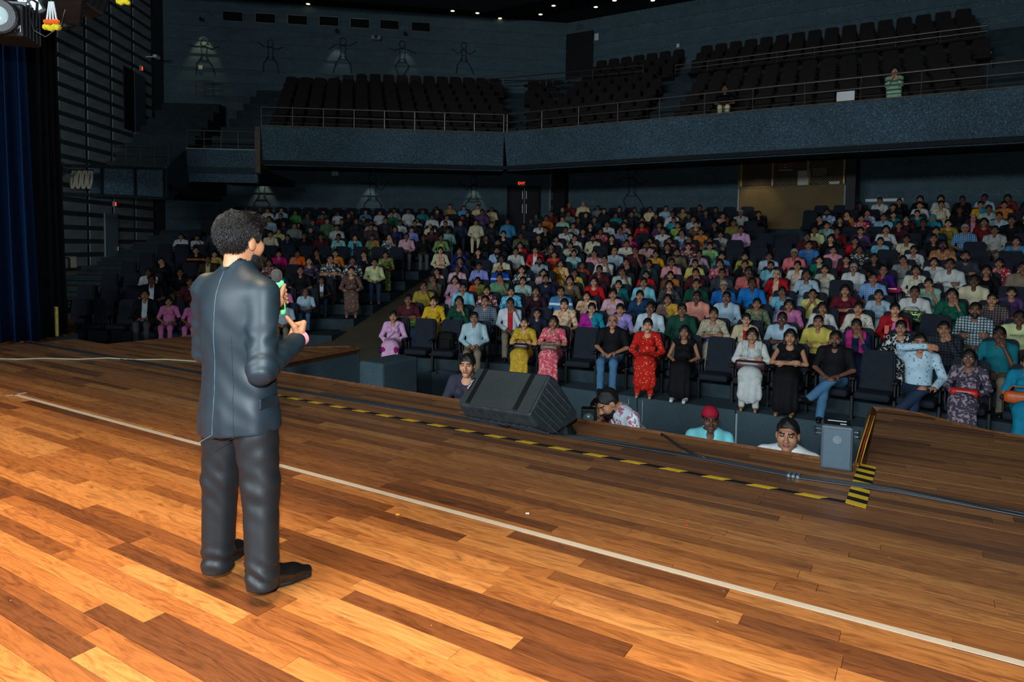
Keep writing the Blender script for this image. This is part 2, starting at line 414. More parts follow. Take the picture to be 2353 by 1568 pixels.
# grey door in the left wall, its lit sign above, and the upper gallery door
def wl_at(px_,py_): return onplane(px_,py_,CA,nL)
def leftwall_frame(): return Matrix(((dL.x,nL.x,0),(dL.y,nL.y,0),(0,0,1)))
Rl=leftwall_frame()
d0=wl_at(239,641); d1=wl_at(266,492)
dw=abs((d1-d0).dot(dL)); c=(d0+d1)/2
door=empty('door_1',loc=(c.x,c.y,0)); struct(door)
M_gdoor=plain('grey_door_paint',(120,138,148),.55,0,.4,.06,3)
B().box((0,0,(d0.z+d1.z)/2)+nL*.05 if False else Vector((nL.x*.05,nL.y*.05,(d0.z+d1.z)/2)),(dw,.06,d1.z-d0.z),rot=Rl,bev=.01).build('door_leaf',M_gdoor,door)
B().box(Vector((nL.x*.1,nL.y*.1,(d0.z+d1.z)/2-.1))-dL*dw*.38,(.03,.08,.16),rot=Rl,bev=.01).build('door_handle',M_steel,door)
M_red=plain('red_sign_glow',(255,60,30),.5,0,.2,0,emit=(255,50,20),estr=2.2)
def redsign(px_,py_,w_,h_,label):
    p=wl_at(px_,py_)+nL*.12
    r=empty('exit_sign',loc=p); tag(r,label,'sign','small red exit signs on the left wall')
    B().box((0,0,0),(w_,.08,h_),rot=Rl,bev=.01).build('housing',M_panel,r)
    B().box(nL*.045,(w_*.55,.01,h_*.6),rot=Rl).build('lit_face',M_red,r)
redsign(255,469,.14,.2,'small glowing red exit sign above the grey door under the catwalk')
redsign(317,157,.14,.22,'small glowing red exit sign above the upper gallery door')
g0=wl_at(306,300); g1=wl_at(328,178)
door2=empty('door_2',loc=(0,0,0)); struct(door2); c=(g0+g1)/2; dw=abs((g1-g0).dot(dL))
B().box(Vector((c.x,c.y,c.z))+nL*.06,(dw,.05,g1.z-g0.z),rot=Rl,bev=.01).build('door_leaf',plain('dim_door_paint',(70,88,96),.6,0,.3,.06,3),door2)
B().box(Vector((c.x,c.y,c.z))+nL*.05+dL*dw,(dw*.9,.05,g1.z-g0.z+.1),rot=Rl,bev=.01).build('door_reveal',M_blackdoor,door2)
# exit door (double leaf) in the rear-left wall with EXIT sign
def wa_at(px_,py_,off=0.): return onplane(px_,py_,CA+nA*off,nA)
Ra_=Matrix(((dA.x,-nA.x,0),(dA.y,-nA.y,0),(0,0,1)))
q0=wa_at(1171,432); q1=wa_at(1237,432); zb=q0.z-2.35
door3=empty('door_3'); struct(door3)
mid=(q0+q1)/2; ww=(q1-q0).length
B().box((mid.x+nA.x*.03,mid.y+nA.y*.03,(q0.z+zb)/2+.04),(ww+.24,.05,q0.z-zb+.16),rot=Ra_).build('door_frame',M_soffit,door3)
for s_ in(-1,1):
    cc=mid+dA*s_*ww*.25; lf=B().box((cc.x+nA.x*.09,cc.y+nA.y*.09,(q0.z+zb)/2),(ww/2-.015,.05,q0.z-zb),rot=Ra_,bev=.01).build('door_leaf',M_blackdoor,door3)
    for zz,hh in((q0.z-.32,.36),(q0.z-.95,.42)):
        hp=mid+dA*s_*.09; B().tube([(hp.x+nA.x*.16,hp.y+nA.y*.16,zz-hh/2),(hp.x+nA.x*.16,hp.y+nA.y*.16,zz+hh/2)],.013,8).build('pull_handle',M_steel,door3)
B().box((mid.x+nA.x*.12,mid.y+nA.y*.12,(q0.z+zb)/2),(.045,.02,q0.z-zb),rot=Ra_).build('meeting_strip',M_steel,door3)
sg=wa_at(1198,422,.12); ex=empty('exit_sign',loc=sg); tag(ex,'lit EXIT sign with red letters above the black double door','sign')
B().box((0,0,0),(.38,.08,.23),rot=Ra_,bev=.01).build('housing',plain('pale_sign_box',(170,190,195),.5,0,.4,.03),ex)
B().box(nA*.042,(.29,.012,.15),rot=Ra_).build('sign_face',M_black,ex)
MW=Matrix.Translation(nA*.052)@Matrix(((dA.x,0,nA.x),(dA.y,0,nA.y),(0,1,0))).to_4x4()
text('EXIT',.155,plain('exit_letter_glow',(255,70,30),.5,0,.2,0,emit=(255,60,25),estr=3.),ex,MW)
# pilaster and edge strip right of that door
pl=wa_at(1262,440); B().box((pl.x+nA.x*.1,pl.y+nA.y*.1,3.6),(.05,.2,4.6),rot=Ra_).build('trim_1',M_panel)['kind']='structure'
pr_=onplane(1285,440,(0,YB,0),(0,-1,0)); B().box((pr_.x,YB-.2,3.6),(1.0,.4,4.6)).build('trim_2',M_soffit)['kind']='structure'
# ---- control booth in the rear wall
YBo=26.7
def yb_at(px_,py_,Y=YBo): return onY(px_,py_,Y)
bl=yb_at(1697,548); br=yb_at(1936,545)
wall_booth=empty('wall_booth'); struct(wall_booth)
M_ply=carpet('ochre_board',(118,100,70),.5,120,.25)
z0=bl.z-.25; zm=yb_at(1697,434).z; zt=6.4
B().box(((bl.x+br.x)/2,YBo+.1,(z0+zm)/2),(br.x-bl.x,.2,zm-z0),bev=.005).build('front_board',M_ply,wall_booth)
for x in(bl.x-.03,br.x+.03): B().box((x,YBo+.05,(z0+zm)/2+.1),(.05,.3,zm-z0-.2)).build('white_edge_strip',M_panel,wall_booth)
B().box(((bl.x+br.x)/2,YBo+.1,zm+.03),(br.x-bl.x+.1,.24,.07),bev=.01).build('sill',M_ledge,wall_booth)
M_mesh=plain('brass_mesh_frame',(140,116,74),.5,.5,.4,.1,10)
fr=[bl.x+.03]+[yb_at(p,400).x for p in(1775,1856)]+[br.x-.03]
for x in fr: B().box((x,YBo+.06,(zm+zt)/2),(.07,.09,zt-zm),bev=.01).build('mullion',M_mesh,wall_booth)
# expanded-metal grille: crossing wires, one part per bay
for i in range(3):
    b=B(); xa,xb=fr[i]+.03,fr[i+1]-.03; W_=xb-xa; Hh=1.75; st=.085
    for sg_ in(1,-1):
        n_=int((W_+Hh)/st)
        for j in range(n_):
            o_=j*st-Hh; p_=[]
            t0=max(0,-o_); t1=min(Hh,W_-o_)
            if t1-t0<.05: continue
            A=(o_+t0,t0); Bq=(o_+t1,t1)
            f_=(lambda q:(xa+q[0],YBo+.03,zm+.08+q[1])) if sg_>0 else (lambda q:(xb-q[0],YBo+.03,zm+.08+q[1]))
            b.tube([f_(A),f_(Bq)],.006,3,cap=False)
    o=b.build('wire_grille',M_mesh,wall_booth); o['kind']='stuff'
B().box(((bl.x+br.x)/2,YBo+1.6,(z0+zt)/2),(br.x-bl.x,.1,zt-z0)).build('inner_wall',M_dark,wall_booth)
B().box((bl.x-.05,YBo+.9,(z0+zt)/2),(.08,1.7,zt-z0)).build('side_wall',M_ply,wall_booth)
B().box((br.x+.22,YBo+.5,(z0+zt)/2),(.3,1.6,zt-z0)).build('side_wall',M_blackdoor,wall_booth)
# things seen behind the grille
pz=onY(1805,384,YBo+1.5)
o=B().box(pz,(.62,.03,.36),bev=.005).build('poster',plain('dark_poster',(24,26,30),.5,0,.3,.1,8)); tag(o,'dark poster with red panels on the booth wall behind the grille','poster')
for dx in(-.2,.2): B().box(pz+Vector((dx,-.02,.07)),(.16,.01,.18)).build('poster_panel',plain('red_print',(150,40,40),.6,0,.2,.2,20),o)
b=B(); [b.box(pz+Vector((0,-.02,.08-.09*i)),(.16,.01,.03)) for i in range(2)]; b.box(pz+Vector((0,-.02,-.12)),(.5,.01,.04)); b.build('print_lines',M_white,o)
for px_,py_,w_,h_,nm,lb in ((1847,412,.42,.62,'pinned_notice','tall white notice hung behind the booth grille'),(1917,424,.34,.22,'pinned_notice','small white paper low behind the right grille bay of the booth')):
    pq=onY(px_,py_,YBo+.35); tag(B().box(pq,(w_,.02,h_)).build(nm,M_white),lb,'notice')
o=B().box(onY(1883,395,YBo+1.5),(.5,.02,.3),bev=.1).build('wall_sticker',plain('faded_sticker',(120,118,100),.7,0,.2,.4,12)); tag(o,'faded pale emblem on the booth wall behind the right grille bay','sticker')
# steps up to the booth
stp=empty('stairs_booth'); struct(stp)
for i in range(7):
    Y=21.3+.76*i; xa=onY(1745+2*i,560,Y).x; xb=onY(1868,560,Y).x
    B().box(((xa+xb)/2,Y+.42,zc(10)+.16*i-.38),(xb-xa,.86,1.0),bev=.01).build('stair_step',M_dark,stp)
# number card and pale board on the wall right of the booth
p=onY(1961,467,YB-.06); tag(B().box(p,(.24,.03,.26)).build('wall_card',M_white),'pale number card on the blue wall right of the booth','card')
a=onY(1988,462,YB-.05); c=onY(2076,458,YB-.05)
tag(B().box((a+c)/2,((c-a).length,.04,.11),bev=.01).build('wall_ledge',M_white),'long pale ledge strip on the wall above the right rear heads','ledge')
# ------------------------------------------------------------------ balcony
YF=19.6; ZT=1.62+(564-308)*23.2/1564; ZBm=1.62+(564-392)*23.2/1564
G0=Vector((-12.43,19.6,0)); G1=Vector((-18.8,14.8,0)); dG=(G0-G1).normalized(); nG=Vector((-dG.y,dG.x,0))  # nG points to the rear wall
balc=empty('balcony_front'); struct(balc)
def fascia(name,p,q,zb,zt,back,lean=.25,mat=M_fascia):
    """sloped parapet between p and q; back = direction away from the stage"""
    b=B(); p=Vector(p); q=Vector(q); bk=Vector(back)
    prof=[(0.,zt),(.22,zt),(.5,zb),(lean,zb)]   # front face leans in towards the bottom
    A=[p+bk*o+Vector((0,0,z)) for o,z in prof]; C_=[q+bk*o+Vector((0,0,z)) for o,z in prof]
    n=4; vv=A+C_; ff=[(3,2,1,0),(4,5,6,7)]+[(i,(i+1)%n,n+(i+1)%n,n+i) for i in range(n)]
    b._put(vv,ff); return b.build(name,mat,balc)
P_far=Vector((9,YF,0))
fascia('fascia_panel',G0,P_far,ZBm,ZT,(0,1,0)); fascia('fascia_panel',G1,G0,ZBm,ZT,nG)
def slabrow(p,q,bk,zt,zb,mat,name,w=.3):
    b=B(); p=Vector(p); q=Vector(q); bk=Vector(bk)
    b.ext([p-bk*.03+Vector((0,0,zb)),q-bk*.03+Vector((0,0,zb)),q-bk*.03+Vector((0,0,zt)),p-bk*.03+Vector((0,0,zt))],bk*w); return b.build(name,mat,balc)
slabrow(G0,P_far,(0,1,0),ZT+.03,ZT,M_ledge,'ledge'); slabrow(G1,G0,nG,ZT+.03,ZT,M_ledge,'ledge')
# soffit (underside) and tiers
b=B()
W1=CA+dA*2.5
for poly in ([G0,P_far,Vector((9,YB,0)),CB],[G1,G0,CB,W1]):
    b.ext([(v.x,v.y,ZBm+.02+(.0 if i<2 else 1.25)) for i,v in enumerate(poly)],(0,0,.12))
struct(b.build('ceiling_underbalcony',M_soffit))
NB=9
def zb_(j): return ZT-.62+.465*j
def zbR(j): return ZT-.62+.51*j
bt=empty('floor_balcony'); struct(bt)
for j in range(NB):
    o0=.5+.92*j; o1=o0+.92 if j<NB-1 else o0+1.6
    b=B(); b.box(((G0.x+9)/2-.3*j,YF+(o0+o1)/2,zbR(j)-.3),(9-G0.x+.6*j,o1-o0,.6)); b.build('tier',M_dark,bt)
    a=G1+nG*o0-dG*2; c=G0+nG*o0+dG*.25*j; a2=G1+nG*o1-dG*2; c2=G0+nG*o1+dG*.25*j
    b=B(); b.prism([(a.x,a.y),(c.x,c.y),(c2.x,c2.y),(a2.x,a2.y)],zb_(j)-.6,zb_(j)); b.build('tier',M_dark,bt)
# stepped side boxes coming down along the left wall
S1=G1-dG*2.35
fascia('fascia_panel',S1,G1-dG*.15,1.62+(554-416)*22.2/1564,1.62+(554-343)*22.2/1564,nG)
B().box((G1-dG*.08)+nG*.5+Vector((0,0,(ZT+ZBm)/2-.15)),(.16,1.1,ZT-ZBm+.25),rot=Matrix(((dG.x,nG.x,0),(dG.y,nG.y,0),(0,0,1)))).build('box_end',M_ledge,balc)
slabrow(S1,G1-dG*.15,nG,1.62+(554-343)*22.2/1564+.03,1.62+(554-343)*22.2/1564,M_panel,'ledge')
# third, lowest box: turned towards the hall
zt3=1.62+(552-388)*21.4/1564; zb3=1.62+(552-458)*21.4/1564
T0=onD(432,420,21.6); T1=onD(384,420,20.6); T2=onD(205,420,20.4)
T0.z=T1.z=T2.z=0
def nrm(a,b_): d=(b_-a).normalized(); return Vector((-d.y,d.x,0))
b=B(); zt_a=1.62+(553-344)*21.8/1564
A=[T1+Vector((0,0,zb3)),S1+nG*.2+Vector((0,0,1.62+(554-416)*22.2/1564)),S1+Vector((0,0,1.62+(554-343)*22.2/1564)),T1+Vector((0,0,zt3))]
b.ext(A,nG*.25); b.build('box_cheek',M_fascia,balc)
fascia('fascia_panel',T2,T1,zb3,zt3,nrm(T2,T1),.02)
def boxfloor(p,q,n,z):
    b=B(); p=Vector(p);q=Vector(q); w_=[p+n*.1,q+n*.1,q+n*5.,p+n*5.]; b.prism([(v.x,v.y) for v in w_],z-.2,z); b.build('tier',M_dark,bt)
boxfloor(S1,G1,nG,1.62+(554-343)*22.2/1564-.55); boxfloor(T2,T1,nrm(T2,T1),zt3-.5)
for i in range(9):   # gallery stairs along the left wall
    pA=CA+dL*(5.6-.62*i)+nL*.2; b=B(); b.prism([(v.x,v.y) for v in (pA,pA+nL*2.3,pA+nL*2.3-dL*.7,pA-dL*.7)],zt3-.3,zt3+.1+.42*i); b.build('stair_step',M_dark,bt)
# railings: one thing per run, posts and rails as parts
def railing(pts,label,h1,posts,h2=None,mat=M_rail,r=.022):
    pts=[Vector(p) for p in pts]; rt=empty('railing',loc=pts[0]); tag(rt,label,'railing','balcony railings'); o=pts[0]
    B().tube([p-o+Vector((0,0,h1)) for p in pts],r*1.15,8).build('top_rail',mat,rt)
    B().tube([p-o+Vector((0,0,h2 if h2 else h1*.55)) for p in pts],r,8).build('mid_rail',mat,rt)
    B().tube([p-o+Vector((0,0,h1*.2)) for p in pts],r*.45,6).build('lower_wire',mat,rt)
    L=[(pts[i+1]-pts[i]).length for i in range(len(pts)-1)]; T=sum(L)
    for k in range(posts):
        d=T*k/(posts-1); i=0
        while i<len(L)-1 and d>L[i]: d-=L[i]; i+=1
        p=pts[i].lerp(pts[i+1],min(1,d/L[i]))-o
        B().tube([p,p+Vector((0,0,h1))],r*.8,6).build('post',mat,rt)
    return rt
z_=ZT+.02; y1=Vector((0,.12,z_))
railing([G1+nG*.12+Vector((0,0,z_)),G0+nG*.12+Vector((0,0,z_))],'steel railing along the angled left balcony front',.62,9)
railing([G0+Vector((.05,.12,z_)),P_far+y1],'long steel railing along the straight right balcony front',.62,17)
z2=1.62+(554-343)*22.2/1564+.02
railing([S1+nG*.12+Vector((0,0,z2)),G1-dG*.2+nG*.12+Vector((0,0,z2))],'short steel railing on the stepped-down side box',.6,5)
tn=nrm(T2,T1); railing([T2.lerp(T1,.28)+tn*.12+Vector((0,0,zt3+.02)),T1+tn*.12+Vector((0,0,zt3+.02))],'short steel railing on the lowest side box above the catwalk',.6,5)
a=onY(1552,150,24.2); c=onY(2270,58,24.2); railing([a-Vector((0,0,.35)),c-Vector((0,0,.35))],'thin brass railing across the upper right balcony seats',.35,9,r=.02)
a=onY(1065,188,25.6); c=onY(1478,150,25.6); railing([a-Vector((0,0,.5)),c-Vector((0,0,.5))],'thin railing beside the upper balcony stair',.5,5,r=.018)
pa=wa_at(450,200,1.2); pc=wa_at(490,200,1.2); railing([pa-Vector((0,0,.35)),pc-Vector((0,0,.35))],'small railing at the left end of the top balcony row',.6,3,r=.02)
# white sign sheet on the railing
p=onY(1943,221,YF+.08); tag(B().box(p,(.42,.02,.24),rot=.0).build('paper_sign',M_white),'white paper sheet hung on the right balcony railing','sign')
# white junction box under the balcony and another upper fitting
p=wa_at(770,398,.1); tag(B().box(p,(.3,.12,.24),rot=Ra_,bev=.02).build('wall_box',plain('pale_blue_box',(150,185,195),.5,0,.4,.05)),'pale square box high on the lower rear-left wall','box')
p=wa_at(864,88,.22); o=B().box(p,(.42,.3,.16),rot=Ra_,bev=.03).build('projector',plain('grey_fitting',(130,138,140),.6,0,.3,.1)); tag(o,'small pale projector fitting on the upper rear wall','projector')
B().tube([p+nA*.15,p+nA*.24],.06,10).build('lens',M_black,o)
# projection windows
for i,(px_,py_) in enumerate([(535,38),(610,42),(684,46),(756,49),(827,54),(895,57),(967,62)]):
    p=wa_at(px_,py_,.04); wn=empty(f'window_{i+1}',loc=p); struct(wn)
    ww,hh=.82,.40
    for s_ in(-1,1):
        B().box(Vector((0,0,s_*hh/2)),(ww,.05,.025),rot=Ra_).build('window_frame',M_steel,wn)
        B().box(dA*s_*ww/2,(.025,.05,hh),rot=Ra_).build('window_frame',M_steel,wn)
    B().box(nA*.0,(ww-.02,.02,hh-.02),rot=Ra_).build('pane',plain('dark_glass',(26,28,28),.12,0,.5,.3,2),wn)
# upper rear door with its sign
q0=onY(1301,140,YB-.05); q1=onY(1364,72,YB-.05)
q0=wa_at(1300,142,.06) if False else q0
door4=empty('door_4'); struct(door4)
cc=(q0+q1)/2; B().box((cc.x,YB-.05,cc.z-.4),(abs(q1.x-q0.x),.08,abs(q1.z-q0.z)+.9),bev=.01).build('door_leaf',M_blackdoor,door4)
for px_,py_,w_,h_,lb in ((1333,62,.34,.2,'dark lit-edge sign box above the upper rear door'),(1371,85,.2,.3,'pale notice beside the upper rear door'),(1190,143,.12,.14,'tiny pale switch plate on the upper rear wall'),(1558,105,.13,.16,'small pale plate on the upper right rear wall')):
    p=onY(px_,py_,YB-.08); tag(B().box(p,(w_,.05,h_),bev=.01).build('wall_plate',M_white if w_!=.34 else M_steel),lb,'sign')
p=wa_at(461,155,.06); tag(B().box(p,(.16,.05,.16),rot=Ra_,bev=.01).build('wall_plate',M_white),'small pale switch plate under the brightest wall light pool','plate')
p=wl_at(333,130)+nL*.45; o=B().box(p,(.36,.16,.12),rot=Rl,bev=.03).build('security_camera',M_white); tag(o,'white security camera on the upper left wall','camera')
B().tube([p-nL*.40,p],.025,8).build('bracket',M_white,o)
# ceiling downlights
M_glow=plain('downlight_glow',(255,240,200),.5,0,.2,0,emit=(255,225,170),estr=2.6)
dm=B().lathe([(.16,0),(.16,.03),(.12,.03)],14).mesh('trim_ring',M_soffit); dg_=B().lathe([(.085,-.01),(.085,.01)],14).mesh('lens',M_glow)
spots=[(420,6),(527,17),(613,15),(708,9),(797,24),(780,36),(870,38),(935,43),(975,34),(1035,45),(1097,30),(1149,42),(1182,49),(1242,33),(1272,13),(1369,16),(1500,1),(1040,25),(1412,1),(818,1)]
for i,(px_,py_) in enumerate(spots):
    zz=ZC-.02
    p=onz(px_,py_,zz)
    if p.y>28.2: p.y=28.0
    r=empty('downlight',loc=p); tag(r,f'small round ceiling downlight, {["","second ","third ","fourth ","fifth ","sixth ","seventh ","eighth ","ninth ","tenth ","eleventh ","twelfth ","thirteenth ","fourteenth ","fifteenth ","sixteenth ","seventeenth ","eighteenth ","nineteenth ","twentieth "][sorted(range(len(spots)),key=lambda q:spots[q][0]).index(i)] or "first "}from the left along the dark ceiling','ceiling light','ceiling downlights')
    ob('trim_ring',dm,r); ob('lens',dg_,r)
# light pools on the rear walls: small spot fittings above them
def pool(px_,py_,plane,power,colr,ang=.95):
    n=nA if plane=='A' else Vector((0,-1,0)); base=wa_at(px_,py_,0.) if plane=='A' else onY(px_,py_,YB)
    p=base+n*.42+Vector((0,0,.12))
    o=B().lathe([(.05,0),(.06,.12),(.03,.16)],10).build('spot_fitting',M_black,loc=p); 
    lamp('wall_spot','SPOT',p-Vector((0,0,.03)),power,colr,target=base-Vector((0,0,1.7))+n*.12,spot_size=ang,spot_blend=.5,shadow_soft_size=.05)
    return o
wn_=['leftmost on the upper rear wall','second on the upper rear wall','third on the upper rear wall','under the balcony behind the speaker','under the balcony above the left block','under the balcony left of the exit door','under the balcony left of the control booth']
for i,a in enumerate([(467,62,'A',70,(1,.82,.42)),(775,88,'A',26,(.9,.86,.75)),(930,94,'A',20,(.9,.86,.75)),(606,400,'A',42,(1,.86,.62)),(851,410,'A',32,(.9,.9,.8)),(1089,415,'A',34,(1,.88,.66)),(1462,372,'B',60,(1,.9,.72))]):
    o=pool(*a); tag(o,f'small black wall spot fitting {wn_[i]}','lamp','wall spot fittings')
lamp('booth_spot','SPOT',yb_at(1740,425)+Vector((0,-.9,.5)),26,(1,.78,.4),target=yb_at(1740,470),spot_size=1.3,spot_blend=.7,shadow_soft_size=.1)
# faint line murals of dancing figures on the rear walls (thin raised outlines)
M_mural=plain('faint_mural_paint',(40,52,56),.9,0,.1,.1,5)
def mural(px_,py_,plane,s,seed,lb):
    n=nA if plane=='A' else Vector((0,-1,0)); d=dA if plane=='A' else Vector((1,0,0)); p=wa_at(px_,py_,.045) if plane=='A' else onY(px_,py_,YB-.045)
    rr=random.Random(seed); r=empty('wall_mural',loc=p); tag(r,lb,'mural','faint line murals'); W=lambda x,z:d*(x*s)+Vector((0,0,z*s))
    hx=rr.uniform(-.1,.1)
    B().tube([W(hx+.14*math.cos(t),.62+.16*math.sin(t)) for t in np.linspace(0,6.28,14)[:-1]],.02,4,closed=True).build('head_outline',M_mural,r)
    for k in range(2):
        sx=1 if k else -1
        B().tube([W(hx,.45),W(hx+sx*.3,.3+rr.uniform(-.1,.2)),W(hx+sx*.6,.5+rr.uniform(-.3,.3))],.02,4).build('arm_line',M_mural,r)
        B().tube([W(hx+sx*.06,.0),W(hx+sx*.3,-.3),W(hx+sx*.25+rr.uniform(-.2,.3),-.75)],.022,4).build('leg_line',M_mural,r)
    B().tube([W(hx-.12,.42),W(hx-.08,.1),W(hx-.2,-.15),W(hx+.2,-.15),W(hx+.09,.1),W(hx+.13,.42)],.02,4,closed=True).build('torso_outline',M_mural,r)
for i,a in enumerate([(465,130,'A',1.0),(625,130,'A',.9),(783,128,'A',1.0),(927,135,'A',1.0),(1068,135,'A',.9),(600,450,'A',1.1),(853,450,'A',1.2),(1090,450,'A',1.1),(1455,440,'B',1.3)]):
    mural(*a,i,'faint line drawing of a dancing figure, '+['leftmost on the upper rear wall','second on the upper rear wall','third on the upper rear wall','fourth on the upper rear wall','fifth on the upper rear wall','on the lower wall behind the speaker','on the lower wall above the left block','on the lower wall beside the exit door','on the lower wall left of the booth'][i])
# ------------------------------------------------------------------ stage
def plankmat(name,attr):
    t=NT(name); b=t.b
    if attr:
        a=t.add('ShaderNodeAttribute',attribute_name='rnd'); rnd=a.outputs['Fac']
    else:
        a=t.add('ShaderNodeObjectInfo'); rnd=a.outputs['Random']
    g=t.add('ShaderNodeNewGeometry'); of=t.add('ShaderNodeMath',operation='MULTIPLY'); of.inputs[1].default_value=37.; t.link(rnd,of.inputs[0])
    cb=t.add('ShaderNodeCombineXYZ'); t.link(of.outputs[0],cb.inputs[2]); t.link(of.outputs[0],cb.inputs[0])
    ad=t.add('ShaderNodeVectorMath',operation='ADD'); t.link(g.outputs['Position'],ad.inputs[0]); t.link(cb.outputs[0],ad.inputs[1])
    mp=t.add('ShaderNodeMapping'); mp.inputs['Scale'].default_value=(1.5,9,1); t.link(ad.outputs[0],mp.inputs[0])
    fig=t.noise(mp.outputs[0],1.5,6,.6,3.2)
    mp2=t.add('ShaderNodeMapping'); mp2.inputs['Scale'].default_value=(3,110,1); t.link(ad.outputs[0],mp2.inputs[0]); grain=t.noise(mp2.outputs[0],1.,4,.6,.4)
    base=t.ramp(rnd,[(0,lin((96,54,28))),(.12,lin((118,68,34))),(.3,lin((146,88,44))),(.55,lin((162,100,50))),(.8,lin((174,112,58))),(1,lin((184,124,68)))])
    fr=t.ramp(fig,[(.3,(.42,.36,.3)),(.45,(.8,.76,.72)),(.56,(1.12,1.1,1.05)),(.7,(.72,.66,.58))])
    o=t.mix(.85,base.outputs[0],fr.outputs[0],'MULTIPLY')
    gr=t.ramp(grain,[(.35,(.72,.68,.62)),(.6,(1.06,1.05,1.04))]); o=t.mix(.6,o,gr.outputs[0],'MULTIPLY')
    mw=t.add('ShaderNodeMapping'); mw.inputs['Scale'].default_value=(1,1,1); t.link(g.outputs['Position'],mw.inputs[0])
    # worn, greyed varnish towards the front of the stage (traffic wear, plus cooler, dimmer light painted into the colour)
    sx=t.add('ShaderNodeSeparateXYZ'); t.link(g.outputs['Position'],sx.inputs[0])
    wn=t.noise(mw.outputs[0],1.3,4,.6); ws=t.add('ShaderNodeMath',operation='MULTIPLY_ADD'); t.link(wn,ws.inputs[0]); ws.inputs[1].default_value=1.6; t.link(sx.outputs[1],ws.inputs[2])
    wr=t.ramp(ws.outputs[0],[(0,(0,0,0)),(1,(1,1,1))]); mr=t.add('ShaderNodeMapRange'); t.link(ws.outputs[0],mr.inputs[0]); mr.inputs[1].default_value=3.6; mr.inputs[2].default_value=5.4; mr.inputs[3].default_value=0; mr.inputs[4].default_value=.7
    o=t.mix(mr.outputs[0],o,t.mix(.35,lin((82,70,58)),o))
    # paint specks and scuffs
    vo=t.add('ShaderNodeTexVoronoi'); vo.inputs['Scale'].default_value=7; t.link(mw.outputs[0],vo.inputs['Vector']); sp=t.ramp(vo.outputs['Distance'],[(.018,(1,1,1)),(.026,(0,0,0))])
    o=t.mix(sp.outputs[0],o,lin((200,180,150)))
    t.link(o,b.inputs['Base Color'])
    rr=t.ramp(wn,[(.3,(.34,)*3),(.7,(.5,)*3)]); t.link(rr.outputs[0],b.inputs['Roughness']); b.inputs['Specular IOR Level'].default_value=.35
    t.bump(grain,.12,.004); return t.m
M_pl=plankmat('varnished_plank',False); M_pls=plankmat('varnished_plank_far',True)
def lwing(Y): # front curve of the wings: list of x-ranges at this y
    return None
curveR=[(-.40,5.67),(-.45,7.87),(-.24,7.92),(0,7.84),(.28,7.6),(.5,7.45),(.9,7.38),(2.4,7.38),(3.2,7.0),(3.3,5.67)]
curveL=[(-7.42,5.67),(-7.54,7.76),(-7.75,7.72),(-7.93,7.53),(-8.23,7.25),(-8.7,7.12),(-10.6,7.12),(-10.85,6.9),(-11.0,5.55)]
def xr(poly,Y):
    xs=[]
    n=len(poly)
    for i in range(n):
        a=poly[i]; c=poly[(i+1)%n]
        if (a[1]<=Y)!=(c[1]<=Y): xs.append(a[0]+(Y-a[1])/(c[1]-a[1])*(c[0]-a[0]))
    return (min(xs),max(xs)) if len(xs)>=2 else None
b=B()
b.prism([(-13.4,-5),(6,-5),(6,5.60),(-13.2,5.15)],-.12,-.026)
b.prism(curveR,-.09,-.026); b.prism(curveL[::-1],-.09,-.026)
stage=struct(b.build('floor_stage',M_edge))
PW=.098; TH=.024
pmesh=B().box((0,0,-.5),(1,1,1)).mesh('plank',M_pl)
cand=[]
def lay(Y,xa,xb,off):
    x=xa-off
    while x<xb:
        L=random.choice((.9,1.2,1.25,1.3,1.5,1.75)); a=max(x,xa); c=min(x+L,xb); x+=L
        if c-a<.06: continue
        cand.append((a,c,Y))
Y=.95
row=0
while Y<5.67:
    lay(Y,-11.9,3.2,random.uniform(0,1.2)); Y+=PW
Y0=Y
while Y<7.95:
    for cv in(curveR,curveL):
        r=xr(cv,Y)
        if r and r[1]-r[0]>.1: lay(Y,r[0]+.05,r[1]-.05,random.uniform(0,1.))
    Y+=PW
def vis(c):
    p=Vector(((c[0]+c[1])/2,c[2],0)); v=p-CAM; d=v.dot(fw)
    if d<.6: return -1
    x=PX+F*v.dot(rv)/d; y=PY-F*v.dot(uv)/d
    if not(-150<x<2500 and y<1680): return -1
    return (c[1]-c[0])*F*F/(d*d*d)
cand.sort(key=vis,reverse=True)
for a,c,Y in cand[:300]:
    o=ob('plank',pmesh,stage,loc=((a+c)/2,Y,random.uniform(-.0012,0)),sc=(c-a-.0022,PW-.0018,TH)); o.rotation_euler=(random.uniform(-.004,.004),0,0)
vv=[];ff=[];rn=[]
for a,c,Y in cand[300:]:
    n=len(vv); x0,x1,y0,y1=a+.001,c-.001,Y-PW/2+.001,Y+PW/2-.001; z=random.uniform(-.001,0)
    vv+=[(x0,y0,-TH),(x1,y0,-TH),(x1,y1,-TH),(x0,y1,-TH),(x0,y0,z),(x1,y0,z),(x1,y1,z),(x0,y1,z)]
    ff+=[tuple(n+i for i in q) for q in((4,5,6,7),(0,1,5,4),(1,2,6,5),(2,3,7,6),(3,0,4,7))]; rn+=[random.random()]*5
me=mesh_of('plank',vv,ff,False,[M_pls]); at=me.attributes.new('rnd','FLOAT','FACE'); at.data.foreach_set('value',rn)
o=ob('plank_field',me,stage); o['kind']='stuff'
# worn edge boards of stage front and wings
def strip(pts,name,mat,w=.06,h=.05,z=0.004):
    b=B(); b.tube([Vector((p[0],p[1],z-h/2)) for p in pts],w/2,4); return b.build(name,mat,stage)
strip([(-7.42,5.69),(-.40,5.69)],'edge_board',M_edge,.09,.06); strip(curveR[:-1],'edge_board',M_edge,.07,.05); strip(curveL[:-1],'edge_board',M_edge,.07,.05)
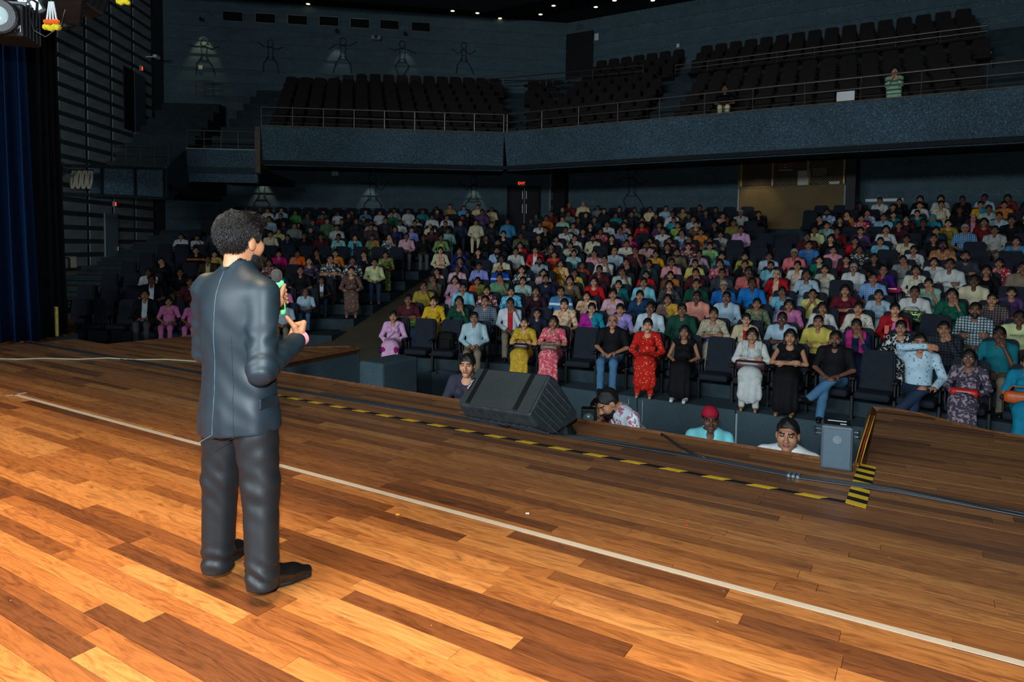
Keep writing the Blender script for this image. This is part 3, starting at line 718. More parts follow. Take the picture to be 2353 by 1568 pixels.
# clad fronts below the stage
def skirt(pts,z0,z1,name='wall_stage_front'):
    b=B()
    for p,q in zip(pts[:-1],pts[1:]): b.quad((p[0],p[1],z0),(q[0],q[1],z0),(q[0],q[1],z1),(p[0],p[1],z1))
    o=b.build(name,M_gcarpet); md=o.modifiers.new('thick','SOLIDIFY'); md.thickness=.03; return struct(o)
skirt([(-7.40,5.72),(-.42,5.72)],ZP,-.03); skirt(curveR,ZP,-.03); skirt(curveL,ZP,-.03)
B().box((-7.28,8.15,(ZP-.2)/2),(.5,.85,ZP*-1-.2),bev=.04).build('wall_wing_step',M_gcarpet)['kind']='structure'
o=B().box((-7.36,6.55,-.75),(.03,.62,.36)).build('trim_vent',M_black); struct(o)
# side platform with taped edge at the left
b=B(); b.prism([(-17,4.2),(-12.04,5.18),(-12.65,6.1),(-15,7.2),(-18.5,6.5)],-.6,-.002); side=struct(b.build('floor_side',M_edge))
b=B(); b.quad((-12.04,5.18,-.95),(-12.65,6.1,-.95),(-12.65,6.1,-.02),(-12.04,5.18,-.02)); o=b.build('wall_side_platform',M_gcarpet); struct(o); md=o.modifiers.new('t','SOLIDIFY'); md.thickness=-.03
# ---- tapes and cables on the boards
M_tapew=plain('cream_floor_tape',(186,168,144),.7,0,.25,.06,10)
def ribbon(pts,w,z,name,mat,label,cat,parent=None):
    b=B(); P_=[Vector((p[0],p[1],0)) for p in pts]
    L=[];R=[]
    for i,p in enumerate(P_):
        t=(P_[min(i+1,len(P_)-1)]-P_[max(i-1,0)]).normalized(); n=Vector((-t.y,t.x,0)); L.append(p+n*w/2); R.append(p-n*w/2)
    for i in range(len(P_)-1):
        b.ext([L[i],L[i+1],R[i+1],R[i]],(0,0,z)) if False else b._put([L[i]+Vector((0,0,.0005)),L[i+1]+Vector((0,0,.0005)),R[i+1]+Vector((0,0,.0005)),R[i]+Vector((0,0,.0005)),L[i]+Vector((0,0,z)),L[i+1]+Vector((0,0,z)),R[i+1]+Vector((0,0,z)),R[i]+Vector((0,0,z))],[(7,6,5,4),(0,1,5,4),(2,3,7,6),(0,4,7,3),(1,2,6,5)])
    o=b.build(name,mat,parent)
    if label: tag(o,label,cat)
    return o
wp=[onz(*q) for q in[(33,907),(185,942),(470,1022),(640,1070),(1176,1203),(1700,1345),(2353,1527),(2520,1574)]]
tw=empty('floor_tape'); tag(tw,'long cream floor tape line crossing the stage behind the standing speaker','tape')
ribbon([(p.x,3.28+.004*math.sin(p.x*3)) for p in wp],.042,.0025,'tape_strip',M_tapew,None,None,tw)
a,c=onz(13,911),onz(60,903); ribbon([(a.x,a.y),(c.x,c.y)],.035,.0025,'tape_end_bar',M_tapew,None,None,tw)
M_ty=plain('yellow_tape',(205,165,40),.6,0,.3,.15,14); M_tk=plain('black_tape',(22,22,20),.6,0,.3,.2,14)
hz=empty('hazard_tape'); tag(hz,'long black and yellow hazard tape parallel to the stage front','tape')
x=-6.6; i=0
while x<-.42:
    L=.155; x2=min(x+L,-.40); sh=.05
    b=B(); z0,z1=.0006,.002
    P4=[(x,4.775),(x2,4.775),(x2+sh,4.825),(x+sh,4.825)]; b.prism(P4,z0,z1); b.build('yellow_stripe' if i%2==0 else 'black_stripe',M_ty if i%2==0 else M_tk,hz); x=x2; i+=1
h2=empty('hazard_tape'); tag(h2,'short wide black and yellow hazard strip beside the small speaker box','tape')
y=4.78; i=0
while y<5.74:
    y2=min(y+.075,5.74); b=B(); b.prism([(-.405,y),(-.285,y-.035),(-.285,y2-.035),(-.405,y2)],.0026,.004); b.build('yellow_stripe' if i%2==0 else 'black_stripe',M_ty if i%2==0 else M_tk,h2); y=y2; i+=1
h3=empty('hazard_tape'); tag(h3,'worn taped hazard edge on the dark platform below the left curtain','tape')
for i in range(10):
    t0,t1=i/10,(i+1)/10; A=Vector((-12.05,5.2,0)).lerp(Vector((-12.63,6.06,0)),t0); C_=Vector((-12.05,5.2,0)).lerp(Vector((-12.63,6.06,0)),t1); n=Vector((-.06,-.04,0))
    B().prism([(A.x,A.y),(C_.x,C_.y),(C_.x+n.x,C_.y+n.y),(A.x+n.x,A.y+n.y)],.0,.003).build('yellow_stripe' if i%2 else 'black_stripe',M_ty if i%2 else M_tk,h3)
M_cab=plain('black_cable',(30,34,38),.45,0,.4,.1,20)
cb=empty('cable_bundle'); tag(cb,'black cable bundle running along the stage front past the speaker box','cable')
pts=[onz(*q) for q in[(60,788),(300,829),(461,860),(636,893),(812,922),(961,946),(1100,971),(1250,995),(1400,1018),(1640,1060),(1850,1100),(2060,1130),(2353,1187),(2560,1230)]]
for j in range(4):
    B().tube([Vector((p.x,p.y+.022*(j-1.5)+.008*math.sin(p.x*(3+j)+j),.008)) for p in [pts[i].lerp(pts[i+1],t) for i in range(len(pts)-1) for t in(0,.25,.5,.75)]],.0075,6).build('cable_strand',M_cab,cb,smooth=True)
for i in range(3): B().box((-.80+.03*i,5.14,.012),(.022,.09,.022),bev=.004).build('clear_tape',plain('clear_tape_gloss',(90,104,112),.2,0,.6,.05),cb)
o=B().tube([onz(1515,1003)+Vector((0,.06,-.1)),onz(1520,1003)+Vector((0,0,.02)),onz(1560,1030)+Vector((0,0,.01)),onz(1590,1045)+Vector((0,0,.01)),onz(1625,1057)+Vector((0,0,.01))],.010,7).build('cable',M_cab,smooth=True); tag(o,'single black cable dropping over the stage edge near the tie-dye shirt','cable')
pts=[onz(*q) for q in[(-40,826),(40,828),(100,826),(180,828),(250,825),(310,829),(380,828),(470,834)]]
o=B().tube([p+Vector((0,0,.012)) for p in pts],.010,6).build('cable',plain('pale_cable',(150,140,110),.5,0,.3,.1,12),smooth=True); tag(o,'pale cable snaking across the far left stage boards','cable')
yc=plain('yellow_wire',(190,150,40),.5,0,.4,.1,12); rc_=plain('red_wire',(150,50,35),.5,0,.4,.1,12)
hw=empty('wire_bundle'); tag(hw,'yellow and red wires looping over the corner of the right stage wing','cable')
q1,q2=onY(1972,1068,5.72),onY(1980,1000,5.74); q3=onY(1992,960,7.2)
for dx,mt in((0,yc),(.02,rc_),(.035,yc)): B().tube([Vector((-.44+dx,5.64,.012)),Vector((-.43+dx,5.71,-.02)),q2+Vector((dx,0,-.05)),q2+Vector((dx+.02,.5,.05)),q3+Vector((dx,0,0)),Vector((-.47+dx,7.5,.0))],.0045,6).build('wire',mt,hw,smooth=True)
# small litter on the boards
for i,(x,y,c_,lb) in enumerate([(914,1184,(220,150,40),'tiny orange confetti scrap near the middle of the stage'),(1212,1181,(210,200,170),'tiny cream paper scrap beyond the white tape'),(1578,1206,(170,40,40),'tiny red petal scrap on the dark boards'),(390,1005,(230,130,40),'tiny orange petal beside the white tape')]):
    p=onz(x,y); tag(B().box((p.x,p.y,.003),(.022,.016,.004),rot=.5).build('paper_scrap',plain(f'scrap_{i}',c_,.7)),lb,'litter')
# ---- wedge monitor
def wedge():
    p0=onz(1262,984); 
    r=empty('stage_monitor',loc=(0,0,0)); tag(r,'large black wedge stage monitor speaker lying at the stage front','speaker')
    # box in its own frame: length along l, grille faces the stage and up
    D_=5.75
    g=[onD(1048,922,5.95),onD(1218,940,5.42),onD(1260,855,5.55),onD(1094,836,6.05)]
    gl=onD(1049,920,6.0); gr=onD(1220,945,5.42); tl=onD(1097,836,6.18); tr=onD(1262,857,5.62)
    M_w=plain('scuffed_black_paint',(40,48,52),.55,0,.4,.35,14,.2); M_g=carpet('monitor_grille_foam',(52,58,58),.35,260,.25)
    up=(gr-gl).cross(tl-gl).normalized()
    if up.z<0: up=-up
    bk=-up
    l=(gr-gl).normalized(); s_=(tl-gl).normalized()
    W_=(gr-gl).length; Hh=(tl-gl).length
    # profile in (s,depth) : grille side 0..Hh, lower face folds back under
    Mx=Matrix((l,s_,up)).transposed()
    prof=[(0,0),(Hh,0),(Hh+.02,-.10),(Hh-.04,-.52),(.30,-.56),(.05,-.38),(-.03,-.14)]
    def P(a,t): return gl+l*a+s_*t[0]+up*t[1]
    b=B(); n=len(prof)
    b._put([P(.015,t) for t in prof]+[P(W_-.015,t) for t in prof],[tuple(range(n)),tuple(range(n,2*n))[::-1]]+[(i,n+i,n+(i+1)%n,(i+1)%n) for i in range(n)])
    o=b.build('cabinet',M_w,r); md=o.modifiers.new('bev','BEVEL'); md.width=.022; md.segments=3
    b=B(); b.box(P(W_/2,(Hh/2,.004)),(W_-.05,Hh-.03,.02),rot=Mx,bev=.008); b.build('grille',M_g,r)
    for a in(.16*W_,.8*W_): B().box(P(a,(Hh/2,.016)),(.05,Hh-.04,.006),rot=Mx).build('grille_strap',M_black,r)
    for a in [W_*(.08+.1*i) for i in range(9)]:
        pp=[P(a,(-.034,-.15)),P(a+.05,(.02,-.33)),P(a+.07,(.28,-.502))]; B().tube(pp,.007,5).build('rib',plain('rib_black',(58,66,72),.5,0,.4,.2,9),r)
    hp=[P(W_*(.38+.03*i),(.0,-.24-.02*math.sin(i*.52))) for i in range(7)]; B().tube(hp,.018,6).build('handle',M_black,r)
    for i in range(6):
        B().tube([P(W_+.0,(Hh*(.12+.14*i),-.02)),P(W_+.004,(Hh*(.16+.13*i),-.38))],.006,4).build('rib',plain('rib_black',(58,66,72),.5,0,.4,.2,9),r)
    bp=P(.07*W_,(Hh*.52,.018)); B().box(bp,(.028,.13,.008),rot=Mx).build('badge',M_black,r)
    Mt=Matrix.Translation(bp+up*.006)@Matrix((s_,-l,up)).transposed().to_4x4(); text('PROEL',.034,M_white,r,Mt,depth=.001)
    B().box(bp+up*.004-s_*.055,(.02,.014,.006),rot=Mx).build('badge_mark',plain('red_badge',(180,40,30),.5),r)
    # rear pedestal foot
    B().lathe([(.11,0),(.12,.02),(.07,.10)],16,Matrix.Translation(Vector((P(W_-.12,(.3,-.5)).x,P(W_-.12,(.3,-.5)).y,.003)).to_3d())).build('foot',M_black,r)
    zmin=min((P(a,t).z for a in(0,W_) for t in prof)); r.location.z=-zmin+.004
    return r
wedge()
# ---- small black box with handles
def smallbox():
    c=onz(1920,1088); p0=onz(1884,1081); p1=onz(1958,1091)
    d=(p1-p0).normalized(); n=Vector((-d.y,d.x,0)); W_=(p1-p0).length; R=Matrix(((d.x,n.x,0),(d.y,n.y,0),(0,0,1)))
    r=empty('speaker_box',loc=(p0+p1)/2+n*.12); r.rotation_euler=(0,0,math.atan2(d.y,d.x)); tag(r,'small dark upright box with chrome side handles by the right hazard strip','speaker')
    M_b=plain('dark_slate_case',(58,70,78),.5,0,.4,.1,12,.15); hh=.325
    B().box((0,0,hh/2+.012),(W_,.22,hh),bev=.015).build('case',M_b,r)
    B().box((0,-.112,hh/2+.01),(W_-.03,.008,hh-.04),bev=.004).build('front_panel',plain('front_slate',(64,80,90),.6,0,.3,.08,30,.1),r)
    B().box((0,.0,hh+.014),(W_-.03,.19,.008),bev=.003).build('top_panel',M_black,r)
    b=B()
    for ring,nn in((0,1),(1,6),(2,12),(3,18)):
        for k_ in range(nn):
            a=2*math.pi*k_/nn; b.tube([(ring*.0085*math.cos(a),-.117,hh*.74+ring*.0085*math.sin(a)),(ring*.0085*math.cos(a),-.119,hh*.74+ring*.0085*math.sin(a))],.0028,6)
    o=b.build('vent_holes',M_steel,r); o['kind']='stuff'
    for s_ in(-1,1):
        for z in(hh*.86,hh*.76): B().tube([(s_*W_/2,0,z),(s_*(W_/2+.035),-.01,z+.003),(s_*(W_/2+.04),.0,z)],.007,8).build('handle_bar',M_steel,r)
        B().tube([(s_*(W_/2+.038),0,hh*.72),(s_*(W_/2+.042),0,hh*.9)],.009,8).build('handle_grip',M_black,r)
        B().box((s_*(W_/2-.03),-.06,.006),(.03,.03,.012)).build('foot',M_black,r)
    b=B(); b.box((0,.04,hh+.019),(W_*.6,.02,.002)); b.box((.04,-.05,hh+.019),(.04,.02,.002)); b.build('print',M_white,r)
smallbox()
# ---- curtain at the left
def drape(name,p,q,z0,z1,mat,label,amp,waves,flare=1.6):
    p=Vector(p);q=Vector(q); d=(q-p); n=Vector((-d.y,d.x,0)).normalized(); U,V=160,14; vv=[];ff=[]
    for j in range(V+1):
        f_=j/V
        for i in range(U+1):
            u=i/U; a=amp*(1+(flare-1)*(1-f_)); o_=a*math.sin(u*waves*6.283+.5*math.sin(u*9))+.3*a*math.sin(u*waves*13+f_*3)
            w_=p+d*u+n*o_+d.normalized()*(1-f_)**2*.22*(u-.3); vv.append((w_.x,w_.y,z0+(z1-z0)*f_))
    for j in range(V):
        for i in range(U): k_=j*(U+1)+i; ff.append((k_,k_+1,k_+U+2,k_+U+1))
    me=mesh_of(name,vv,ff,True,[mat]); o=ob(name,me); md=o.modifiers.new('t','SOLIDIFY'); md.thickness=.012; tag(o,label,'curtain'); return o
ca=onz(-120,790); cz=onz(72,786)
drape('stage_curtain',(ca.x,ca.y,0),(cz.x-.05,cz.y,0),.02,9.5,cloth('blue_velvet',(8,34,66),rough=.95,spec=.1,bump=.1),'heavy dark blue stage curtain hanging at the left edge',.10,6)
drape('stage_leg_drape',(-12.25,5.3,0),(-12.55,5.75,0),.02,9.5,cloth('black_drape',(14,16,20),rough=.95,spec=.1),'narrow black drape hanging just behind the blue curtain',.05,4,1.9)
p=onz(83,778); o=B().box((p.x,p.y+.25,.26),(.2,.05,.5),rot=.5,bev=.02).build('gold_cloth',cloth('gold_brocade',(196,180,96),'pr',(150,120,50),.6,.4)); tag(o,'small pale gold cloth bundle at the foot of the left drapes','cloth')
# ------------------------------------------------------------------ audience data: x y kind hair pose clothes extras
MAIN="906 729 F b l lilac;945 691 M s x maroonD;993 695 F b l yellow sari;975 660 M s c mustard;999 643 M s c olive;1067 664 M s l sky mous;1065 695 F l c greenD glass;1109 694 M s l greyplaid glass;1134 670 F b l maroonfloral;1180 672 F b l skysari sari;1184 700 M s c whitered;1092 733 M s l bluestripe glass;1208 744 F b x mustardgold;1271 742 F l x coral;1236 722 C s l navytee glass;1298 702 F b l creamfloral sari;1359 711 F b l magentasari sari,glass;1424 713 F b l lavender sari;1409 741 M B l black glass;1288 672 M s l blueK;1232 671 F l l plum;1363 683 F l l creamfloral sari;1409 678 F b l palepink;1464 681 F b l navysari sari;1162 641 M s c greenpolo;1199 647 F b x mint;1264 644 M s l navy beard,glass;1307 646 F l l olivebrown;1372 649 F l l red glass;1419 656 F b l redsari sari;1128 619 M B l royal beard;1168 621 F b l bwfloral;1231 628 F b l pinkprint;1322 629 F b l yellowtop;1379 622 M s l maroonD;1443 627 M s c sage;1490 750 F b l redkurta;1574 765 F l l blackS;1734 773 F l x white glass,dupatta;1488 710 M s l whitetee glass;1576 715 M s l greenD glass;1637 723 F b x beigeprint;1714 736 F b l redbeige glass;1539 690 F l l brownyellow sari;1597 684 M s l salmon glass;1668 686 M s l paleblue mous,glass;1738 700 F b l greenpattern;1539 657 F l l blackprint;1600 655 M s l greenD;1665 659 M g l blue glass;1724 653 M s l brightblue;1481 652 M s l sky mous,glass;1783 672 F b c sky2 glass;1798 735 M s x paleblue glass;1811 703 F l l pinksari sari;1859 678 C s p yellowshirt;1934 669 F l x maroon;1892 710 F l l white;1963 710 F b l creamdot;1892 743 M s x yellowpolo;1958 750 F b c navypink dupatta;1813 776 F l x black;1920 782 M s l black beard;2024 681 F b l paleblue;2048 713 F b l redK;2097 674 M s x white;2134 654 F b c palegreen sari;2084 756 F b l bwprint glass;2156 758 M s c darkplaid;2194 680 F l c greenT;2243 648 M s l cream;2244 715 M s x whiteplaid beard;2266 690 M s l darkcheck;2321 674 C b l purple;2341 733 M s l paleyellow;2296 772 M s c teal;2124 791 M s o paleblueshirt;2218 824 F l l darkfloral glass;2366 836 F b l tealdress;1700 591 F b l yellowgreen;1755 591 M s l whitegrey;1711 610 M s l black;1774 613 M s l sky beard;1822 584 M g l pinkshirt;1650 607 F l c pinkmaroon;1649 630 M s l greydark;1721 627 M s c redpink glass;1785 633 F B l redsari2 sari,glass;1593 629 F b c maroonD;1480 633 F b l red glass;1552 635 F b l brownsari sari;1596 607 F b l yellowprint;1548 605 M s l pink;1488 608 F b l greenD2;1446 605 M s c black;1596 585 F b l mauve;1649 590 F b l blue2;1456 585 F b l golden;1543 582 M s l olivebrown beard,glass;1586 568 F b l maroonfloral glass;1535 568 F l l black glass;1401 576 M s c maroonD;1489 565 M s l pinkpolo beard;1444 562 M s x creamshirt mous;1605 553 F b l greyprint;1584 536 F l c paleblue;1565 554 F B l purplered glass;1529 555 F g l redpeach;1396 549 F l l black;1476 554 F b l orange;1439 548 F b l magenta;1613 497 F b c black;1604 517 F b l brown;1594 505 M s l paleblue glass;1538 533 M s l white;1601 479 M s l black glass;1587 485 C s l tan;1574 493 M s l white;1564 519 F b l lime;1549 507 C s l tealbright glass;1426 530 M s c bluecheck;1510 518 F b x purple;1479 518 F b l red;1436 519 F b l pinkwhite;1510 498 M s l black;1444 509 F l c black;1470 506 F l l black;1450 493 F l l black;1418 496 F b l teal2;1531 481 M s l paleblue;1493 483 F b l creamlit;1460 484 M s l greygreen;1414 482 F l l black;1398 486 M s c black;1393 598 M s c white;1340 611 F b l rust;1286 607 F l l mustardpeach;1244 601 M s l whitecheck beard;1385 579 M B l paleblue;1342 584 M s c pink glass;1297 583 F b l paleteal;1255 586 F b l redorange;1310 565 F b l creamprint;1269 568 F l l darkprint;1236 577 C s l redtee;1216 580 M s l white glass;1396 517 M s l white;1360 506 M s l tealdark;1366 549 M s l cream beard;1378 533 F b l pinkred;1324 549 M s l white;1279 551 F b l palegrey glass;1338 533 F b l purpledark;1358 520 F l l black;1347 495 F b l black;1331 507 M s l black;1306 530 M s c white;1318 520 F b l white;1307 493 M s l greygreen;1296 505 M s l palegreen2;1358 479 M s l greyprint;1347 470 M B l creamlit;1318 472 M B l redD;1293 482 F l l black;1226 547 C s l black;1210 543 M s l olive;1265 492 M s l redD;1254 530 M s l black;1253 503 M s l orange2;1238 518 M s l white;1235 498 M s l tealdark;1226 509 F b l navy;1208 522 F l c black;1040 626 F b c peach;1082 620 M B l palepink glass;1110 614 C s l lilacboy;1056 645 F l l mauve;1105 648 F b l orangegreen sari;1153 582 C s l black;1153 597 M s l cream glass;1196 565 F l l red;1170 578 M s l bluenavy beard;1188 540 F b l navy glass;1168 548 F l l black;1145 559 M s l black beard;1058 600 F l l navyseq;1127 579 F l l navyseq;1086 578 F b l creampink glass;1634 483 F l l black;1625 490 C s l navy;1647 497 F b l peach;1672 505 M s l black;1688 491 M g l greywhite;1708 494 M s l black;1681 514 M s l oliveyellow;1638 518 M s l black glass;1618 534 F b l orange;1648 541 M s x stripebw;1672 529 M s l lilac;1623 567 F b l lightgreen;1901 489 M s l tiedyeblue beard;1883 504 M s c black;1948 493 F l c orange;1935 507 F l l black;1901 520 M s l mintprint;1878 530 M s l paleyellow;1920 533 M s l redD;1869 546 M s l maroonD glass;1917 550 F l l black;1883 566 M s l blue3;1916 577 C s l pinkcheck;1992 490 F l l whiteblue;1981 503 F b l redfloral;2014 472 M s l black;2027 463 M s l white;2025 501 M s l sky3;2053 477 F b l black;2065 465 M s l black;2054 495 F b l teal2;1976 532 F b x purple;2037 529 F l l white;1963 555 F b l red;2015 556 F b l sky2;1950 574 F l l bwprint;1882 599 F b l tealwhite;1936 598 F b l maroonD;2008 595 M s x black glass;1832 612 F b l peachwhite glass;1854 633 F l l paleblue;1899 621 F b l creamwhite;1958 618 M g l white glass;2025 624 F B l redpurple sari,glass;2008 642 M s l blueprint;2069 599 F b c grey;2115 459 F l c black;2115 473 F b l white;2155 458 F l l white;2162 471 F b l cream;2210 460 M s c black;2257 456 M s l paleblue;2254 472 F b l yellowteal sari;2298 457 F l l rust;2307 472 F b l orange;2351 457 M s l black;2108 492 F b l teal2;2083 504 F l l maroonD;2206 484 M s l black;2273 482 M s l sage;2259 504 F h l maroonpink;2143 503 F h l turq;2117 514 M s l black;2085 519 C s l maroonD;2164 515 F b l mustard;2307 498 M s l paleblue;2323 500 F l l black;2344 508 M s l black glass;2151 532 F b l tealdark;2218 527 M g l bluecheck2;2285 512 F l l redD;2286 531 M s l greywhite;2346 524 F b l red;2081 551 F b l cream;2137 550 M s l black;2164 565 M s x multi beard,glass;2103 576 F b l whiteprint;2335 556 F l l blue2;2225 591 M s x greydark beard;2155 604 F l l white;2178 610 M s x white mous;2305 607 F b l redwhite;2346 618 M s l browngrey;2272 624 F l l black;2110 623 F l l creamwhite;2351 592 F b l redfloral"
LEFT="431 545 M s x white glass;471 548 M s p white;488 535 F l l greydark;507 538 M s x greenD;505 509 F l l black;454 577 M s l blackorange;494 585 F b l yellowtop;480 598 M s l browncream;373 602 M s c black;343 627 M s c whiteprint;351 645 M s l jacketwhite;416 628 M s l black;440 649 F b l maroonD;369 680 M s l jacketwhite;387 673 C b l pinkgirl glass;415 698 C b l pinkgirl;630 485 M s l creamshirt;651 484 M s l paleblue;688 490 M s l green;719 490 F l l black;748 489 F b l teal2;779 492 F l l white mask;814 490 F b l yellowdark;834 488 F b l blue2;646 498 M s l black;710 497 M s l greydark;739 498 F b l redD;805 496 F l l black;673 506 M s l paleblue glass;640 510 M s l black;748 512 F b l tealdark;768 509 F b l greenprint;834 505 M s l olive;620 521 M s l black;707 516 M s l black;741 519 F l l black;670 520 F l l greygreen;811 511 M s l black;633 540 C s l cream;648 533 M s l yellowshirt;702 529 M s l black;775 525 M s l palegrey;622 546 F b l mustardprint;670 547 F h l navy;697 543 M s l black;741 545 M s l maroonD;780 546 F b l paletealK;813 547 F l l tealnavy;625 583 F l l brown;642 585 C s l magenta;675 584 F b l orangesari sari,glass;730 583 M s c black;756 583 F b l orange;620 605 F l l maroonfloral;712 601 F l l purplefloral;761 597 M s x bwprint glass;812 600 F l l bwfloral glass;837 586 F b c navy;667 629 F b l tealdark;704 623 M s l black glass;705 645 M s l jacketwhite;654 666 C l l pinkgirl glass;702 674 M B l paleblue;654 700 C s l greyblue;809 624 F b l brownprint;870 490 F l l white;890 485 M s l white;900 494 M s l green2;941 487 M s l white;962 487 F b l teal2;996 487 F b l purpledark;1019 481 F l l blackorange;868 510 M s l black;880 515 M s l mauve;901 508 M s l pinkscarf;929 514 M s l white;943 514 F b l black;951 520 M B l cream beard;963 508 F b l white;979 515 M s l black beard;995 500 F l l white;1005 512 F l l navy;1027 501 F l l white;1030 512 F l l cream;853 523 F b l browncream;913 528 F l l navyseq;942 530 C s p lilacboy;854 547 F b l greensari sari,glass;887 545 F l c bwfloral;922 544 M s l palepink;959 547 M s l black;995 533 F b l maroonD glass;1001 547 F b l greenyellow;1028 532 F b l paletealsari sari,glass;887 587 F b l greengold sari;862 605 M s l paleyellow glass;1047 476 M s l tan;1059 479 F l l skyT;1095 477 M s l creamlit;1112 483 C s l creamlit;1086 494 M s l black;1097 488 F b l purple;1058 501 F l l black;1070 510 M s l sky4;1047 517 M s l black beard"
S_=SC
def solve_main(x,y):
    d=ray(x,y); best=None; prev=None
    for i in range(600):
        t=6+i*.075; p=CAM+d*t
        s=(math.hypot(p.x+2.5,p.y+9.2)-20)/.95; g=p.z-(.40+.2*s)
        if prev is not None and prev[0]>0>=g or (prev is not None and prev[0]<0<=g): return s
        prev=(g,)
    return None
def solve_left(x,y):
    d=ray(x,y); prev=None
    for i in range(600):
        t=6+i*.075; p=CAM+d*t
        s=((p.x+12)*-math.sin(math.radians(28))+(p.y-10)*math.cos(math.radians(28)))/.95; g=p.z-(.5+.22*s)
        if prev is not None and prev*g<=0: return s
        prev=g
    return None
def parse(s):
    out=[]
    for it in s.split(';'):
        q=it.split(); out.append(dict(x=float(q[0]),y=float(q[1]),kind=q[2],hair=q[3],pose=q[4],top=q[5],ex=set(q[6].split(',')) if len(q)>6 else set()))
    return out
MA=parse(MAIN); LE=parse(LEFT)
for p in MA:
    s=solve_main(p['x'],p['y']); p['k']=int(max(0,min(14,round((s+.54)/.99)))); p['blk']='m'
    if p['x'] in(2124,): p['k']=0
    d=ray(p['x'],p['y']); R=RK(p['k'])+.06
    # horizontal ray meets the row arc
    ex,ey=d.x,d.y; fx,fy=-c0.x,-c0.y; A=ex*ex+ey*ey; Bq=ex*fx+ey*fy; Cq=fx*fx+fy*fy-R*R; t=(-Bq+math.sqrt(Bq*Bq-A*Cq))/A
    q=CAM+d*t; p['a']=math.atan2(q.x-c0.x,q.y-c0.y); p['R']=RK(p['k']); p['zf']=q.z; p['fl']=zc(p['k'])
for p in LE:
    s=solve_left(p['x'],p['y']); p['k']=int(max(0,min(11,round((s+.531)/1.09)))); p['blk']='l'
    d=ray(p['x'],p['y']); o=oL+nLB*(offL(p['k'])+.06); t=((o.x)*nLB.x+(o.y)*nLB.y)/(d.x*nLB.x+d.y*nLB.y)
    q=CAM+d*t; p['a']=(q-o).dot(tL); p['zf']=q.z; p['fl']=zl(p['k'])
def relax(ps,unit,mind=.585):
    ps.sort(key=lambda p:p['a'])
    for p in ps: p['a0']=p['a']
    for _ in range(60):
        for u,v in zip(ps[:-1],ps[1:]):
            g=(v['a']-u['a'])*unit; 
            if g<mind: e=(mind-g)/unit/2; u['a']-=e; v['a']+=e
rowsM=[[p for p in MA if p['k']==k] for k in range(15)]; rowsL=[[p for p in LE if p['k']==k] for k in range(12)]
for k,r in enumerate(rowsM): relax(r,RK(k))
for r in rowsL: relax(r,1.)
SEATS=[]   # (blk,k,a,occupied person or None)
def fill(r,blk,k,unit,lo,hi,pitch=.60):
    pts=[(p['a'],p) for p in r]; al=[lo-pitch/2/unit]+[a for a,_ in pts]+[hi+pitch/2/unit]; res=[(a,p) for a,p in pts]
    for i in range(len(al)-1):
        g=(al[i+1]-al[i])*unit; n=int((g+.10)/pitch)-1
        st=g/(n+1) if n>0 else 0
        for j in range(n): res.append((al[i]+(j+1)*st/unit,None))
    res.sort(key=lambda q:q[0])
    for a,p in res: SEATS.append(dict(blk=blk,k=k,a=a,p=p))
def inaisle(k,a):
    x=c0.x+RK(k)*math.sin(a); y=c0.y+RK(k)*math.cos(a); d=Vector((x,y,1.2))-CAM; px_=PX+F*d.dot(rv)/d.dot(fw)
    return k>=10 and 1738<px_<1855
for k,r in enumerate(rowsM):
    R=RK(k); Y=c0.y+R; xl=ledge(Y-.8)+.5; lo=math.asin((xl-c0.x)/R); hi=math.asin((min(8,.42*Y-1.6+1.0)-c0.x)/R)
    if r: lo=min(lo,r[0]['a']); hi=max(hi,r[-1]['a'])
    fill(r,'m',k,R,lo,hi)
for k,r in enumerate(rowsL):
    p_,tr,tl=leftrow(offL(k)); lo=tl+2.6; hi=tr-.35
    if r: lo=min(lo,r[0]['a']-.0); hi=max(hi,r[-1]['a'])
    if lo<hi: fill(r,'l',k,1.,lo,hi)
SEATS=[s for s in SEATS if not(s['blk']=='m' and s['p'] is None and inaisle(s['k'],s['a']))]
def seatpose(s):
    if s['blk']=='m':
        R=RK(s['k']); a=s['a']; return Vector((c0.x+R*math.sin(a),c0.y+R*math.cos(a),zc(s['k']))), -a
    q=oL+nLB*offL(s['k'])+tL*s['a']; return Vector((q.x,q.y,zl(s['k']))), math.radians(28)
if __name__=='__main__' and False: pass
# ------------------------------------------------------------------ seats
M_seat=cloth('navy_black_upholstery',(26,32,42),rough=.85,spec=.25,bump=.1); M_seatb=cloth('brown_black_upholstery',(34,28,28),rough=.85,spec=.25,bump=.1)
M_plas=plain('black_moulded_plastic',(18,19,21),.45,0,.4,.1,10)
def tilt(b,ang,piv):
    R=Matrix.Rotation(ang,3,'X'); pv=Vector(piv); b.v=[tuple(R@(Vector(v)-pv)+pv) for v in b.v]; return b
def rounded(b,outline,y0,y1,r=.0):
    b.ext([(x,y0,z) for x,z in outline],(0,y1-y0,0)); return b
def outl(wb,wt,z0,z1,r=.07):
    pts=[]
    for cx,cz,a0 in((wb/2-.03,z0+.03,-90),(wt/2-r,z1-r,0),(-wt/2+r,z1-r,90),(-wb/2+.03,z0+.03,180)):
        rr=.03 if cz<z0+.05 else r
        for i in range(5): a=math.radians(a0+90*i/4); pts.append((cx+rr*math.cos(a),cz+rr*math.sin(a)))
    return pts
